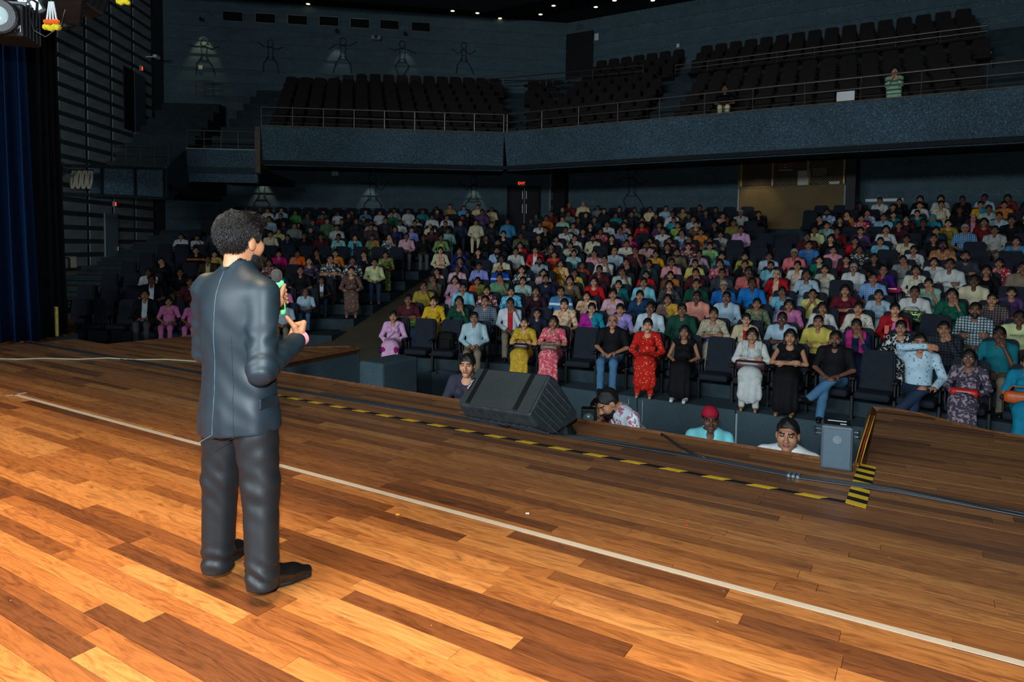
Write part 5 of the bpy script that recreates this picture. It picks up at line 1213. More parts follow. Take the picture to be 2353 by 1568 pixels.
# clothes: rgb [pattern rgb2] | words
CL={}
for ln in """lilac:206,160,196:pale lilac kurta
maroonD:72,26,34:dark maroon shirt
yellow:206,168,36:golden yellow sari
mustard:150,128,48:mustard shirt
olive:84,90,66:olive tee
sky:120,190,206:sky blue shirt
greenD:18,66,52:dark green top
greyplaid:120,132,142:ck:60,74,90:grey plaid shirt
maroonfloral:104,38,54:fl:220,196,186:maroon floral top
skysari:70,170,214:fl:160,220,236:sky blue sari
whitered:196,206,212:md:170,30,40:white shirt with red
bluestripe:186,208,214:st:110,150,166:pale blue striped shirt
mustardgold:190,152,44:dot:226,200,96:gold patterned kurta
coral:206,78,98:fl:232,160,150:coral silk dress
navytee:26,34,54:navy tee
creamfloral:220,200,166:fl:190,112,84:cream floral sari
magentasari:170,30,140:tw:24,130,150:magenta and teal sari
lavender:158,146,206:lavender sari
black:15,16,19:black top
blueK:62,118,160:bd:210,220,226:blue kurta with white stripe
plum:46,22,36:dark plum kurta
palepink:206,164,174:pale pink top
navysari:26,58,92:navy blue sari
greenpolo:92,142,104:green polo
mint:150,186,178:pale mint tee
navy:22,32,56:dark navy top
olivebrown:92,80,62:pr:130,116,90:olive brown print top
red:186,24,30:red top
redsari:190,30,34:tw:16,100,104:red and teal sari
royal:24,74,172:bd:150,180,220:royal blue tee
bwfloral:40,44,52:fl:200,206,206:black and white floral top
pinkprint:206,176,176:pr:120,84,88:pink printed top
yellowtop:206,176,76:yellow top
sage:158,178,166:pale sage shirt
redkurta:190,30,20:dot:228,140,100:bright red embroidered kurta
blackS:13,14,16:black sleeveless dress
white:196,200,198:white top
whitetee:186,204,212:white tee
beigeprint:190,180,156:pr:110,100,84:beige print top
redbeige:190,176,144:md:180,34,30:beige shawl over red top
brownyellow:120,98,92:tw:206,160,60:brown and yellow sari
salmon:214,140,122:salmon tee
paleblue:158,184,200:pale blue shirt
greenpattern:70,88,74:pr:150,160,110:green patterned top
blackprint:30,32,36:pr:110,112,112:black patterned top
blue:24,96,166:blue shirt
brightblue:20,108,182:bright blue kurta
sky2:110,180,204:sky blue kurta
pinksari:196,112,160:pink sari
yellowshirt:206,200,116:pale yellow shirt
maroon:96,22,40:maroon top
creamdot:206,202,182:dot:60,60,60:cream dotted top
yellowpolo:196,180,84:yellow polo
navypink:24,36,72:navy kurta with pink scarf
redK:160,20,30:red kurta
palegreen:150,186,170:pale green sari
bwprint:24,26,28:fl:196,200,196:black and white print top
darkplaid:22,26,34:ck:50,56,64:dark plaid shirt
greenT:16,84,66:dark green tee
cream:206,198,164:cream shirt
whiteplaid:180,194,198:ck:50,70,80:white and green plaid shirt
darkcheck:50,40,42:ck:110,100,98:dark checked shirt
purple:84,56,100:purple top
paleyellow:196,204,150:pale yellow tee
teal:16,106,118:teal shirt
paleblueshirt:176,204,218:dot:90,120,140:pale blue dotted shirt
darkfloral:62,58,72:fl:150,130,140:dark floral suit
tealdress:14,120,150:teal dress
yellowgreen:170,160,72:fl:90,100,40:yellow green top
whitegrey:176,190,204:pr:140,160,180:white grey shirt
pinkshirt:214,110,116:pink shirt
pinkmaroon:150,60,80:fl:226,150,160:pink floral top
greydark:52,60,68:dark grey shirt
redpink:170,78,82:pr:200,120,110:red pink shirt
redsari2:176,22,34:md:210,180,150:red sari with cream print
brownsari:110,70,50:tw:180,110,50:brown and orange sari
yellowprint:196,180,92:dot:236,226,160:yellow printed top
pink:206,140,146:pink shirt
greenD2:22,54,52:dark green kurta
mauve:176,140,160:mauve top
blue2:74,130,166:blue top
golden:206,150,28:golden yellow top
pinkpolo:206,158,156:pink polo
creamshirt:206,204,188:cream shirt
greyprint:112,116,116:pr:60,64,66:grey print top
purplered:110,50,120:tw:190,70,60:purple and red sari
redpeach:176,90,74:md:220,170,150:red and peach sari
orange:214,126,50:orange top
magenta:190,20,110:magenta top
brown:104,84,66:brown top
lime:158,188,84:lime green top
tealbright:40,160,170:bright teal tee
bluecheck:60,80,120:ck:150,166,190:blue checked shirt
pinkwhite:206,160,164:fl:230,210,206:pink and white top
teal2:24,116,118:teal top
creamlit:220,196,150:cream top
greygreen:110,124,116:grey green shirt
rust:134,48,34:rust brown top
mustardpeach:176,110,30:tw:220,180,120:mustard and peach sari
whitecheck:200,206,206:ck:90,112,122:white checked shirt
paleteal:140,188,188:pale teal kurta
redorange:220,60,44:red orange top
creamprint:206,204,176:pr:120,124,100:cream printed top
darkprint:46,44,46:fl:140,134,130:dark print top
redtee:190,26,40:md:220,220,220:red and white tee
tealdark:18,58,70:dark teal top
pinkred:196,70,90:fl:220,160,150:pink and red top
palegrey:176,182,180:pale grey top
purpledark:48,30,56:dark purple top
palegreen2:150,190,160:pale green shirt
redD:110,26,32:dark red top
orange2:190,96,28:orange tee
peach:220,170,144:fl:190,90,80:peach floral top
lilacboy:130,140,206:lilac shirt
orangegreen:210,80,40:tw:110,120,50:orange and green sari
bluenavy:150,176,210:tw:20,26,50:pale blue shirt under navy jacket
navyseq:18,30,84:dot:60,110,220:navy sequin dress
creampink:206,196,160:md:206,140,130:cream and pink kurta
greywhite:176,176,170:pr:120,120,116:grey white shirt
oliveyellow:120,112,50:olive yellow shirt
stripebw:196,200,206:st:50,60,70:black and white striped shirt
lightgreen:128,186,122:light green tee
tiedyeblue:110,160,206:fl:220,210,210:blue tie-dye tee
mintprint:150,190,186:pr:100,140,136:mint print shirt
blue3:60,116,180:blue shirt
pinkcheck:206,80,120:ck:230,180,190:pink checked shirt
whiteblue:190,196,206:fl:90,120,170:white and blue top
redfloral:176,30,54:fl:230,190,190:red floral top
sky3:130,176,196:sky blue shirt
tealwhite:16,120,104:md:200,206,196:teal top with white embroidery
peachwhite:206,206,196:md:220,176,150:white and peach top
creamwhite:206,204,184:cream white top
redpurple:206,30,50:tw:60,30,120:red and purple sari
blueprint:150,180,214:ck:90,130,190:blue printed shirt
grey:130,132,134:grey sleeveless top
yellowteal:220,160,30:tw:20,140,160:yellow and teal sari
maroonpink:80,20,30:md:180,130,150:maroon and pink top
turq:20,140,160:turquoise top
bluecheck2:24,70,120:ck:120,170,206:blue checked shirt
multi:150,96,60:fl:190,140,110:multicoloured shirt
whiteprint:196,200,200:dot:60,66,70:white printed top
redwhite:190,24,40:fl:220,196,196:red and white top
browngrey:130,116,98:brown grey shirt
blackorange:18,18,20:bd:190,96,30:black tee with orange stripe
browncream:60,48,42:md:196,180,130:brown top with cream collar
whiteprint2:190,190,180:white print shirt
jacketwhite:16,18,24:md:190,200,206:black jacket over white tee
pinkgirl:196,110,160:pink frock
green:60,140,60:green shirt
yellowdark:60,48,30:tw:206,160,80:dark and yellow top
greenprint:70,100,70:fl:150,160,140:green floral top
mustardprint:110,84,40:pr:150,120,60:mustard print top
paletealK:136,196,192:pale teal kurta
tealnavy:90,180,190:md:16,60,80:teal and navy kurta
orangesari:210,120,90:tw:236,100,20:orange and red sari
purplefloral:60,44,66:fl:120,100,130:dark purple floral top
greyblue:150,170,180:grey blue tee
brownprint:96,70,62:dot:170,140,126:brown printed dress
green2:30,100,76:green shirt
pinkscarf:40,30,36:md:210,70,120:dark top with pink scarf
greensari:120,130,90:tw:160,126,60:green and tan sari
greenyellow:110,150,90:md:190,180,90:green and yellow kurta
paletealsari:130,176,170:pale teal sari
greengold:90,100,40:fl:170,180,120:green and gold sari
tan:160,126,78:tan shirt
skyT:70,150,206:sky blue top
sky4:50,130,170:sky blue shirt""".split('\n'):
    q=ln.split(':'); rgb=tuple(int(v) for v in q[1].split(','))
    if len(q)==3: CL[q[0]]=(rgb,None,None,q[2])
    else: CL[q[0]]=(rgb,q[2],tuple(int(v) for v in q[3].split(',')),q[4])
def cmat(n):
    r=CL.get(n) or CL['black']; return cloth('cloth_'+n,r[0],r[1],r[2])
BOT=[('denim_blue',(70,112,146)),('dark_denim',(34,48,72)),('black_trouser',(20,22,26)),('khaki_trouser',(120,108,92)),('grey_trouser',(78,80,84))]
BM=[cloth(n,c) for n,c in BOT]
POSE={'l':'hands in lap','x':'arms crossed','c':'hand on chin','p':'hands at the mouth','o':'forearm over the face'}
HAIRW={'l':'long dark hair','b':'tied dark hair','B':'balding','g':'grey hair','h':'headscarf','s':''}
def person(loc,rz,sc,sex,hair,pose,top,ex,label,group,legs='n',style=None,bottom=None,front=False,skin=None,name='person'):
    r_=random.Random(hash((round(loc[0]*100),round(loc[1]*100)))&0xffff)
    sk=M_sk[skin if skin is not None else r_.choice((0,1,1,2,2,3) if sex!='M' else (1,2,2,3,3,4))]
    g='M' if sex=='M' or (sex=='C' and hair=='s') else 'F'
    o=ob(name,skin_mesh(g,pose,legs),None,loc=loc,rot=(0,0,rz),sc=sc); objmat(o,sk); tag(o,label,'person',group)
    if style is None:
        style=r_.choice(('half','full')) if g=='M' else ('sari' if 'sari' in ex else 'kurta')
        if pose=='o': style='full'
        if sex=='C': style='half'
    t=ob('sari' if style=='sari' else 'dress' if style in('dress','long') else 'top',top_mesh(g,pose,style),o); objmat(t,cmat(top))
    if style not in('sari','dress'):
        bm_=ob('trousers',bottom_mesh('w' if g=='M' else 'n',legs),o); objmat(bm_,bottom or (r_.choice(BM) if g=='M' else cmat(top)))
    if hair in 'sgblBh': h=ob('headscarf' if hair=='h' else 'hair',hair_mesh(hair),o); objmat(h,M_grey if hair in('g','B') and r_.random()<.8 else (cmat(top) if hair=='h' else M_hair))
    if 'beard' in ex: objmat(ob('beard',beard_mesh('full'),o),M_hair)
    if 'mous' in ex: objmat(ob('moustache',beard_mesh('mous'),o),M_hair)
    if 'glass' in ex: ob('glasses',glasses_mesh(),o)
    if 'sari' in ex and style=='sari': objmat(ob('pallu',pallu_mesh(g,pose,'pallu'),o),cmat(top))
    if 'dupatta' in ex: objmat(ob('dupatta',pallu_mesh(g,pose,'dup'),o),cloth('cloth_pinkscarfplain',(190,50,120)) if top=='navypink' else cloth('cloth_offwhite',(190,196,190)))
    if 'mask' in ex: 
        c=HC; b=B(); b.lathe([(.012,.03),(.045,.018),(.055,-.01)],12,Matrix.Translation(Vector(c)+Vector((0,-.085,-.045)))@Matrix.Rotation(math.pi/2,4,'X')); b.build('face_mask',plain('blue_mask',(150,196,226),.8),o)
    if front and g=='M':
        for i in(0,1): objmat(ob('shoe',shoe_mesh(legs,i),o),M_plas)
    return o
def lab(p,s,extra=''):
    w_=CL.get(p['top'],CL['black'])[3]; k=s['k']; pos=f"{ordn(k)} row {BN[s['blk']]}, seat {NUM[s['i']+1]}"
    base=('child' if p['kind']=='C' else 'person')+f' in {w_}'
    opts=[POSE[p['pose']] if p['pose']!='l' else '','glasses' if 'glass' in p['ex'] else '',HAIRW[p['hair']]]
    txt=base
    for o_ in opts:
        t2=txt+(', '+o_ if o_ else '')
        if len((t2+', '+pos).split())<=16: txt=t2
    return txt+', '+pos
NUM=['zero','one','two','three','four','five','six','seven','eight','nine','ten','eleven','twelve','thirteen','fourteen','fifteen','sixteen','seventeen','eighteen','nineteen','twenty','twenty-one','twenty-two','twenty-three','twenty-four','twenty-five','twenty-six','twenty-seven','twenty-eight','twenty-nine','thirty','thirty-one','thirty-two','thirty-three','thirty-four','thirty-five','thirty-six','thirty-seven','thirty-eight','thirty-nine','forty']+['forty-%s'%x for x in('one','two','three','four','five','six','seven','eight','nine')]+['fifty']
# special treatment of the front row
FR={906:dict(style='kurta',bottom=cloth('cloth_magentaleg',(150,10,100))),1092:dict(style='full',bottom=BM[3]),1208:dict(style='sari'),1271:dict(style='sari'),1409:dict(style='half',bottom=BM[0]),
 1490:dict(style='long',bottom=cmat('redkurta')),1574:dict(style='dress',legs='n'),1734:dict(style='long',bottom=cloth('cloth_offwhite2',(186,190,180))),1813:dict(style='dress'),1920:dict(style='half',legs='k',bottom=BM[0]),
 2124:dict(style='full',legs='k',bottom=BM[1]),2218:dict(style='kurta',bottom=cmat('darkfloral')),2366:dict(style='sari')}
occ=[s for s in SEATS if s['p'] is not None]
occ.sort(key=lambda s:s['D'])
CROWD=[]
for j,s in enumerate(occ):
    p=s['p']; hgt=p['zf']-s['loc'].z; sc=max(.78,min(1.16,hgt/1.12))
    if p['kind']=='C': sc=min(sc,.92)
    tc=CAM-s['loc']; az=math.atan2(tc.x,-tc.y); dz=(az-s['rz']+math.pi)%(2*math.pi)-math.pi
    rz=s['rz']+.72*dz+random.Random(j).uniform(-.12,.12); loc=s['loc']+Vector((0,0,hgt-1.12*sc if abs(hgt-1.12*sc)<.2 else 0))
    if loc.z<s['loc'].z: loc.z=s['loc'].z-min(.12,s['loc'].z-loc.z)
    if j<292:
        kw=dict(FR.get(int(p['x']),{})) if s['k']==0 and s['blk']=='m' else {}
        s['o']=person(loc,rz,sc,p['kind'],p['hair'],p['pose'],p['top'],p['ex'],lab(p,s),'seated audience',front=(s['k']<2),**kw)
    else: CROWD.append((p,loc,rz,sc))
# the smallest, rearmost heads: one crowd object
def coarse(v,f,h):
    return v,f
Jc=joints('l','M')
cbody=nets(lambda P:np.minimum(arms_sdf(P,Jc,.05,.042,.03),smin(smin(torso_sdf(P,'M',.012),arms_sdf(P,Jc,.062,.052,.042,.6),.03),legs_sdf(P,Jc,.005),.03)),LO,(.42,.30,1.05),.034)
chead=nets(lambda P:head_sdf(P),(HC[0]-.13,HC[1]-.16,HC[2]-.2),(HC[0]+.13,HC[1]+.15,HC[2]+.16),.017)
def hairnet(h): 
    me=hair_mesh(h); n=len(me.vertices); v=np.empty(n*3,np.float32); me.vertices.foreach_get('co',v); f=np.array([tuple(q.vertices) for q in me.polygons]); return v.reshape(-1,3),f
vv=[];ff=[];cc=[];o=0
for p,loc,rz,sc in CROWD:
    R=np.array(Matrix.Rotation(rz,3,'Z'))*sc; top=CL.get(p['top'],CL['black'])[0]
    for (v,f),c_ in ((cbody,lin(top)),(chead,lin([(172,122,92),(140,98,74),(110,74,58)][int(p['x'])%3])),(hairnet(p['hair'] if p['hair'] in 'slbB' else 's'),lin((20,17,16) if p['hair']!='B' else (120,118,112)))):
        vv.append(v@R.T+np.array(loc)); ff.append(f+o); o+=len(v); cc.append(np.tile(np.array([*c_,1.]),(len(v),1)))
if vv:
    me=mesh_of('audience_crowd',np.concatenate(vv),np.concatenate(ff),True,[]); ca_=me.color_attributes.new('Col','FLOAT_COLOR','POINT'); ca_.data.foreach_set('color',np.concatenate(cc).astype(np.float32).ravel())
    t=NT('crowd_colours'); a=t.add('ShaderNodeAttribute',attribute_name='Col'); t.link(a.outputs['Color'],t.b.inputs['Base Color']); t.b.inputs['Roughness'].default_value=.75; me.materials.append(t.m)
    tag(ob('audience_crowd',me),'rearmost seated spectators in the dim back rows below the balcony','audience',kind='stuff')
print('OCC',len(occ),'crowd',len(CROWD))
# ------------------------------------------------------------------ the standing speaker
def hero():
    O=onz(556,1342); AZ=math.radians(5); Rz=Matrix.Rotation(AZ,3,'Z'); Ri=Rz.inverted()
    def loc(px_,py_,z): return np.array(Ri@(onz(px_,py_,z)-O))
    hc=(0.,.012,1.612)
    flip=lambda P:(-(P[0]-hc[0]),-(P[1]-hc[1]),P[2]-hc[2])
    M_skh=plain('speaker_skin',(176,122,88),.5,0,.35,.06,20,.05)
    # --- jacket
    Z_=[.70,.80,.95,1.05,1.20,1.32,1.40,1.45,1.50,1.56]; Wd=[.212,.212,.192,.184,.197,.205,.200,.150,.085,.06]; Dp=[.158,.157,.138,.130,.134,.128,.110,.092,.075,.06]; Yc=[-.005,-.005,-.008,-.012,-.014,-.016,-.02,-.016,-.008,0]
    shR=(.172,-.018,1.388); elR=(.238,-.095,1.062); wrR=np.array((.195,.150,1.150)); shL=(-.196,-.012,1.392); elL=(-.285,.05,1.09); wrL=np.array((-.155,.205,1.27))
    ZZ=np.linspace(.66,1.6,190); kk=np.exp(-(np.arange(-14,15)/6.)**2); kk/=kk.sum(); smo=lambda t:np.convolve(np.pad(np.interp(ZZ,Z_,t),14,'edge'),kk,'valid'); WW,DD,YY=smo(Wd),smo(Dp),smo(Yc)
    def jacket(P):
        x,y,z=P; zz=z.ravel()
        w_=np.interp(z,ZZ,WW); d_=np.interp(z,ZZ,DD); yc=np.interp(z,ZZ,YY)
        t=(np.sqrt((x/w_)**2+((y-yc)/d_)**2)-1)*np.minimum(w_,d_)*.9
        t=smin(t,rc(P,(-.155,-.015,1.405),(.138,-.015,1.402),.062,.060,.9),.06)
        # drape folds: diagonal pulls from the right waist, soft hang at the hem
        fold=.003*np.sin((x*.8+z*1.0)*60+2*np.sin(z*9))*np.exp(-((z-1.0)/.16)**2)*np.clip((x+.02)*6,0,1)
        fold+=.004*np.sin(np.arctan2(y-yc,x)*9+z*3)*np.clip((.95-z)*4,0,1)
        fold+=.0015*np.sin(x*38+z*30)*np.exp(-((z-1.22)/.12)**2)
        t=t+fold
        aR=smin(rc(P,shR,elR,.068,.060),rc(P,elR,tuple(wrR),.062,.048),.03)
        el_=np.array(elR); dist=np.sqrt((x-el_[0])**2+(y-el_[1])**2+(z-el_[2])**2)
        aR=aR+.0042*np.sin((z*1.0+y*.9-x*.3)*88+2.2*np.sin(x*22+z*9))*np.exp(-(dist/.12)**2)+.003*np.sin((z*.75-y*.8)*66+x*30+1.8*np.sin(z*21))*np.exp(-((z-1.25)/.12)**2)
        aL=smin(rc(P,shL,elL,.076,.064),rc(P,elL,tuple(wrL),.064,.048),.03)+.003*np.sin(z*70+x*20)
        d=smin(smin(t,aR,.028),aL,.03)
        hem=.752-.02*np.clip(-y*5,-1,1)+.012*np.sin(x*11)
        d=smax(d,hem-z,.006)
        vent=np.maximum(np.abs(x+.0)-.003,np.maximum(z-.93,y-yc+.0)); d=smax(d,-vent,.004) if False else d
        d=smax(d,-rc(P,(0,.0,1.50),(0,.02,1.70),.066,.066),.006)
        return d
    v,q=nets(jacket,(-.40,-.24,.69),(.40,.30,1.56),.0068)
    # root: the body (head, neck, hands)
    def fhead(P): 
        return smax(head_sdf(flip(P),(0,0,0),1.02),(hc[2]-.17)-P[2],.01)
    hv,hq=nets(fhead,(hc[0]-.13,hc[1]-.16,hc[2]-.19),(hc[0]+.13,hc[1]+.17,hc[2]+.15),.0042); fm=np.zeros(len(hq),int)
    qq=hv[hq].mean(1)-np.array(hc); qx=np.abs(qq[:,0]); 
    fm[(np.abs(qx-.031)<.0135)&(np.abs(qq[:,2]-.018)<.007)&(qq[:,1]>.06)]=1; fm[(np.abs(qx-.034)<.022)&(qq[:,2]>.034)&(qq[:,2]<.046)&(qq[:,1]>.055)]=2; fm[(qx<.024)&(qq[:,2]>-.063)&(qq[:,2]<-.04)&(qq[:,1]>.085)]=3
    L_=np.array((.6,.8,0.)); A_=np.array((-.8,.6,0.)); Zv=np.array((0,0,1.))
    W=wrR+np.array((-.012,.028,.012)); pt=lambda a,b_,c_:tuple(W+L_*a+A_*b_+Zv*c_)
    def handR(P):
        r=rc(P,tuple(wrR-(wrR-np.array(elR))*-.0),pt(.006,.01,.02),.030,.027)
        K=[(.026,-.012,.078),(.030,.010,.072),(.027,.031,.060),(.018,.049,.046)]; Bq=[(.010,-.010,.015),(.008,.004,.012),(.004,.018,.008),(0,.03,.004)]
        PI=[(-.018,-.002,.070),(-.016,.018,.060),(-.014,.036,.046),(-.016,.05,.032)]; TI=[(-.012,.004,.040),(-.030,.016,.026),(-.030,.03,.012),(-.040,.042,.0)]
        for k_ in range(4):
            r=smin(r,rc(P,pt(*Bq[k_]),pt(*K[k_]),.019,.0135),.014); r=smin(r,rc(P,pt(*K[k_]),pt(*PI[k_]),.0115,.0098),.005); r=smin(r,rc(P,pt(*PI[k_]),pt(*TI[k_]),.0098,.0082),.003)
        r=smin(r,rc(P,pt(.0,-.014,.012),pt(-.018,-.024,.062),.018,.0125),.014); r=smin(r,rc(P,pt(-.018,-.024,.062),pt(-.052,-.022,.108),.0125,.0095),.006)
        return r
    rv_,rq=nets(handR,tuple(W-.10),tuple(W+np.array((.12,.14,.16))),.0034)
    Mb=np.array(Ri@(onD(649,716,3.50)-O)); Mt=np.array(Ri@(onD(637,640,3.46)-O)); md=(Mt-Mb); ml=np.linalg.norm(md); md/=ml
    gc=Mb+md*ml*.42; Ws=wrL+np.array((.012,.02,.012)); side=L_-md*L_.dot(md); side/=np.linalg.norm(side); bk=np.cross(md,side)
    def handL(P):
        r=rc(P,tuple(Ws),tuple(gc-side*.012-bk*.034-md*.01),.028,.026)
        for k_ in range(4):
            o_=gc+md*(.034-.021*k_); a=o_-bk*.030-side*.016; b_=o_-bk*.004+side*.0345 if False else o_-side*.03+bk*.012; c_=o_+bk*.030+side*.004; e=o_+side*.030+bk*.012; g_=o_+side*.031-bk*.006
            r=smin(r,rc(P,tuple(a),tuple(b_),.0125,.0105),.008); r=smin(r,rc(P,tuple(b_),tuple(c_),.0105,.0098),.003); r=smin(r,rc(P,tuple(c_),tuple(e),.0098,.0092),.003); r=smin(r,rc(P,tuple(e),tuple(g_),.0092,.0078),.003)
        t0=gc-bk*.034+md*.02; t1=gc-bk*.031+side*.016+md*.048; t2=gc-bk*.022+side*.028+md*.066
        r=smin(r,rc(P,tuple(t0),tuple(t1),.0145,.0115),.008); r=smin(r,rc(P,tuple(t1),tuple(t2),.0115,.0088),.004); return r
    lv,lq=nets(handL,tuple(gc-.12),tuple(gc+.12),.0036)
    def inner(P):
        d=rc(P,(0,.0,1.52),(0,-.01,.85),.05,.10); d=np.minimum(d,rc(P,(0,-.01,1.38),shR,.05,.05)); d=np.minimum(d,rc(P,shR,elR,.045,.038)); d=np.minimum(d,rc(P,elR,tuple(W),.038,.026)); d=np.minimum(d,rc(P,(0,-.01,1.38),shL,.05,.05)); d=np.minimum(d,rc(P,shL,elL,.045,.038)); d=np.minimum(d,rc(P,elL,tuple(Ws),.038,.026))
        for hx,px2,py2 in((-.088,500,1292),(.088,603,1330)):
            an_=loc(px2,py2,.10); kn_=np.array((hx*1.2,.01,.5)); kn_[:2]=kn_[:2]*.5+an_[:2]*.5; d=np.minimum(d,rc(P,(hx,0,.86),tuple(kn_),.08,.055)); d=np.minimum(d,rc(P,tuple(kn_),tuple(an_),.055,.035))
        return d
    iv,iq=nets(inner,(-.36,-.2,.05),(.36,.34,1.58),.014)
    V,Q,m=joinm([(hv,hq,fm),(rv_,rq,0),(lv,lq,0),(iv,iq,0)])
    root=ob('person',mesh_of('person',V,Q,True,[M_skh,M_eye,M_brow,M_lip],m),None,loc=O,rot=(0,0,AZ)); tag(root,'speaker in a dark blue-grey suit standing on stage with his back turned, holding a microphone'.replace('his ',''),'person')
    t=NT('dark_suit_satin'); co=t.coord(); n1=t.noise(co,700,2,.5); n2=t.noise(co,8,4,.6); bs=t.ramp(n2,[(.3,lin((18,30,38))),(.7,lin((24,39,48)))]); t.link(bs.outputs[0],t.b.inputs['Base Color']); t.b.inputs['Roughness'].default_value=.5; t.b.inputs['Specular IOR Level'].default_value=.36; t.bump(n1,.08,.001); M_suit=t.m
    M_trou=cloth('dark_suit_trousers',(20,25,29),rough=.5,spec=.35,bump=.05); M_shirt=cloth('pink_shirt',(236,150,162),rough=.7,bump=.05)
    jk=ob('jacket',mesh_of('jacket',v,q,True,[M_suit]),root)
    M_seam=plain('jacket_seam',(86,104,114),.6,0,.3,0)
    def surf(x_,z_):
        ys=np.linspace(-.24,.0,160,dtype=np.float32); X=np.full_like(ys,x_); Zq=np.full_like(ys,z_); dd=jacket((X,ys,Zq)); i=np.argmax(dd<0); return Vector((x_,float(ys[i])-.0005,z_))
    for xs_,z0,z1 in((lambda z:0.,.735,1.49),(lambda z:-.105+.02*math.sin((z-.74)*4),.74,1.28),(lambda z:.112-.02*math.sin((z-.74)*4),.74,1.20)):
        B().tube([surf(xs_(z),z) for z in np.linspace(z0,z1,40)],.0014,4).build('seam',M_seam if z1>1.3 else plain('jacket_seam_dark',(24,30,34),.7,0,.2,0),jk,smooth=True)
    def band(name,rx,ry,cy,zlo,zhi,th,mat,parent,a0=0,a1=2*math.pi,n=48,flare=.0):
        vv=[];ff=[]
        for i in range(n+1):
            a=a0+(a1-a0)*i/n; ca,sa=math.sin(a),-math.cos(a)   # a=0 at the back
            zl_=zlo(a); zh=zhi(a)
            for k_,(e,zz) in enumerate(((flare,zl_),(0,zh),(-th,zh),(flare-th,zl_))): vv.append(((rx+e)*ca,cy+(ry+e)*sa,zz))
        for i in range(n):
            for k_ in range(4): ff.append((i*4+k_,(i+1)*4+k_,(i+1)*4+(k_+1)%4,i*4+(k_+1)%4))
        o=ob(name,mesh_of(name,vv,ff,True,[mat]),parent); return o
    band('shirt_collar',.066,.072,.004,lambda a:1.475-.02*(1-math.cos(a))*.6,lambda a:1.530-.028*(1-math.cos(a)),.005,M_shirt,root,flare=.012)
    band('jacket_collar',.078,.084,.0,lambda a:1.435-.06*(1-math.cos(a))*.5,lambda a:1.508-.045*(1-math.cos(a)),.008,M_suit,jk,-2.2,2.2,flare=.020)
    # cuffs
    def ring(c,d,r,h,mat,name,parent):
        d=Vector(d).normalized(); Mx=Matrix.Translation(Vector(c))@d.to_track_quat('Z','Y').to_matrix().to_4x4(); B().lathe([(r,-h/2),(r,h/2),(r-.005,h/2),(r-.005,-h/2)],24,Mx).build(name,mat,parent,smooth=False)
    dR=wrR-np.array(elR); dR/=np.linalg.norm(dR); ring(wrR+dR*.040,dR,.040,.03,M_shirt,'shirt_cuff',root)
    for i in range(4):
        c_=wrR-dR*(.012+.016*i)+np.array((.02,-.02,-.047)); B().lathe([(.006,-.002),(.006,.002)],10,Matrix.Translation(Vector(c_))).build('cuff_button',M_steel,jk)
    B().box((.2,-.02,.90),(.012,.12,.045),rot=.12,bev=.004).build('pocket_flap',M_suit,jk)
    # --- trousers
    aL=loc(500,1292,.10); aR=loc(603,1330,.10); kL=np.array((-.125,.01,.50)); kR=np.array((.085,.03,.50)); kL[:2]=(kL[:2]*.5+aL[:2]*.5); kR[:2]=kR[:2]*.5+aR[:2]*.5
    def trou(P):
        x,y,z=P; d=None
        for hp,kn,an in(((-.088,-.005,.88),kL,aL),((.088,-.005,.88),kR,aR)):
            a=smin(rc(P,hp,tuple(kn),.112,.083),rc(P,tuple(kn),tuple(an+np.array((0,0,-.02))),.082,.072),.03); d=a if d is None else smin(d,a,.02)
        d=smin(d,el(P,(0,-.02,.88),(.185,.14,.13)),.05)
        an=.0055*np.sin(z*95+x*24+y*18+2*np.sin(x*25))*np.exp(-((z-.13)/.06)**2)+.0022*np.sin((z*1.1+x*.9)*64+y*22+2*np.sin(x*20))*np.exp(-((z-.5)/.14)**2)+.002*np.sin((z-x*1.1)*58+y*20)*np.exp(-((z-.74)/.1)**2)
        d=d+an
        return smax(smax(d,.062+.03*np.clip((y-.02)*-3,-1,1)*0-z,.004),z-.80,.01)
    tv,tq=nets(trou,(-.32,-.26,.05),(.34,.30,1.0),.0075); tr_=ob('trousers',mesh_of('trousers',tv,tq,True,[M_trou]),root)
    # --- shoes
    M_lea=plain('black_polished_leather',(17,16,16),.22,0,.6,.1,20,.05); M_sole=plain('shoe_sole',(22,22,23),.6,0,.3,.1,20)
    for (h0,t0,an) in(((478,1320),(566,1266),aL),((578,1366),(706,1326),aR)):
        hw=loc(*h0,0.); tw_=loc(*t0,0.); dv=tw_-hw; Lh=np.linalg.norm(dv); dv/=Lh; hw=hw+dv*.012; Lh=.285
        perp=np.array((-dv[1],dv[0],0)); pt2=lambda a,b_,z:hw+dv*a+perp*b_+Zv*z
        def shoe(P):
            d=rc(P,tuple(pt2(.035,0,.062)),tuple(pt2(.10,0,.066)),.040,.042)
            d=smin(d,rc(P,tuple(pt2(.10,0,.056)),tuple(pt2(.18,0,.046)),.046,.043),.03); d=smin(d,rc(P,tuple(pt2(.17,0,.042)),tuple(pt2(Lh-.035,0,.034)),.042,.028),.03)
            d=smin(d,rc(P,tuple(pt2(.05,0,.09)),tuple(an+np.array((0,0,.0))),.038,.04),.03)
            return smax(smax(d,.024-P[2],.003),P[2]-.125,.004)
        c_=hw+dv*Lh/2; sv,sq=nets(shoe,(c_[0]-.2,c_[1]-.2,.0),(c_[0]+.2,c_[1]+.2,.14),.0055); sh=ob('shoe',mesh_of('shoe',sv,sq,True,[M_lea]),root)
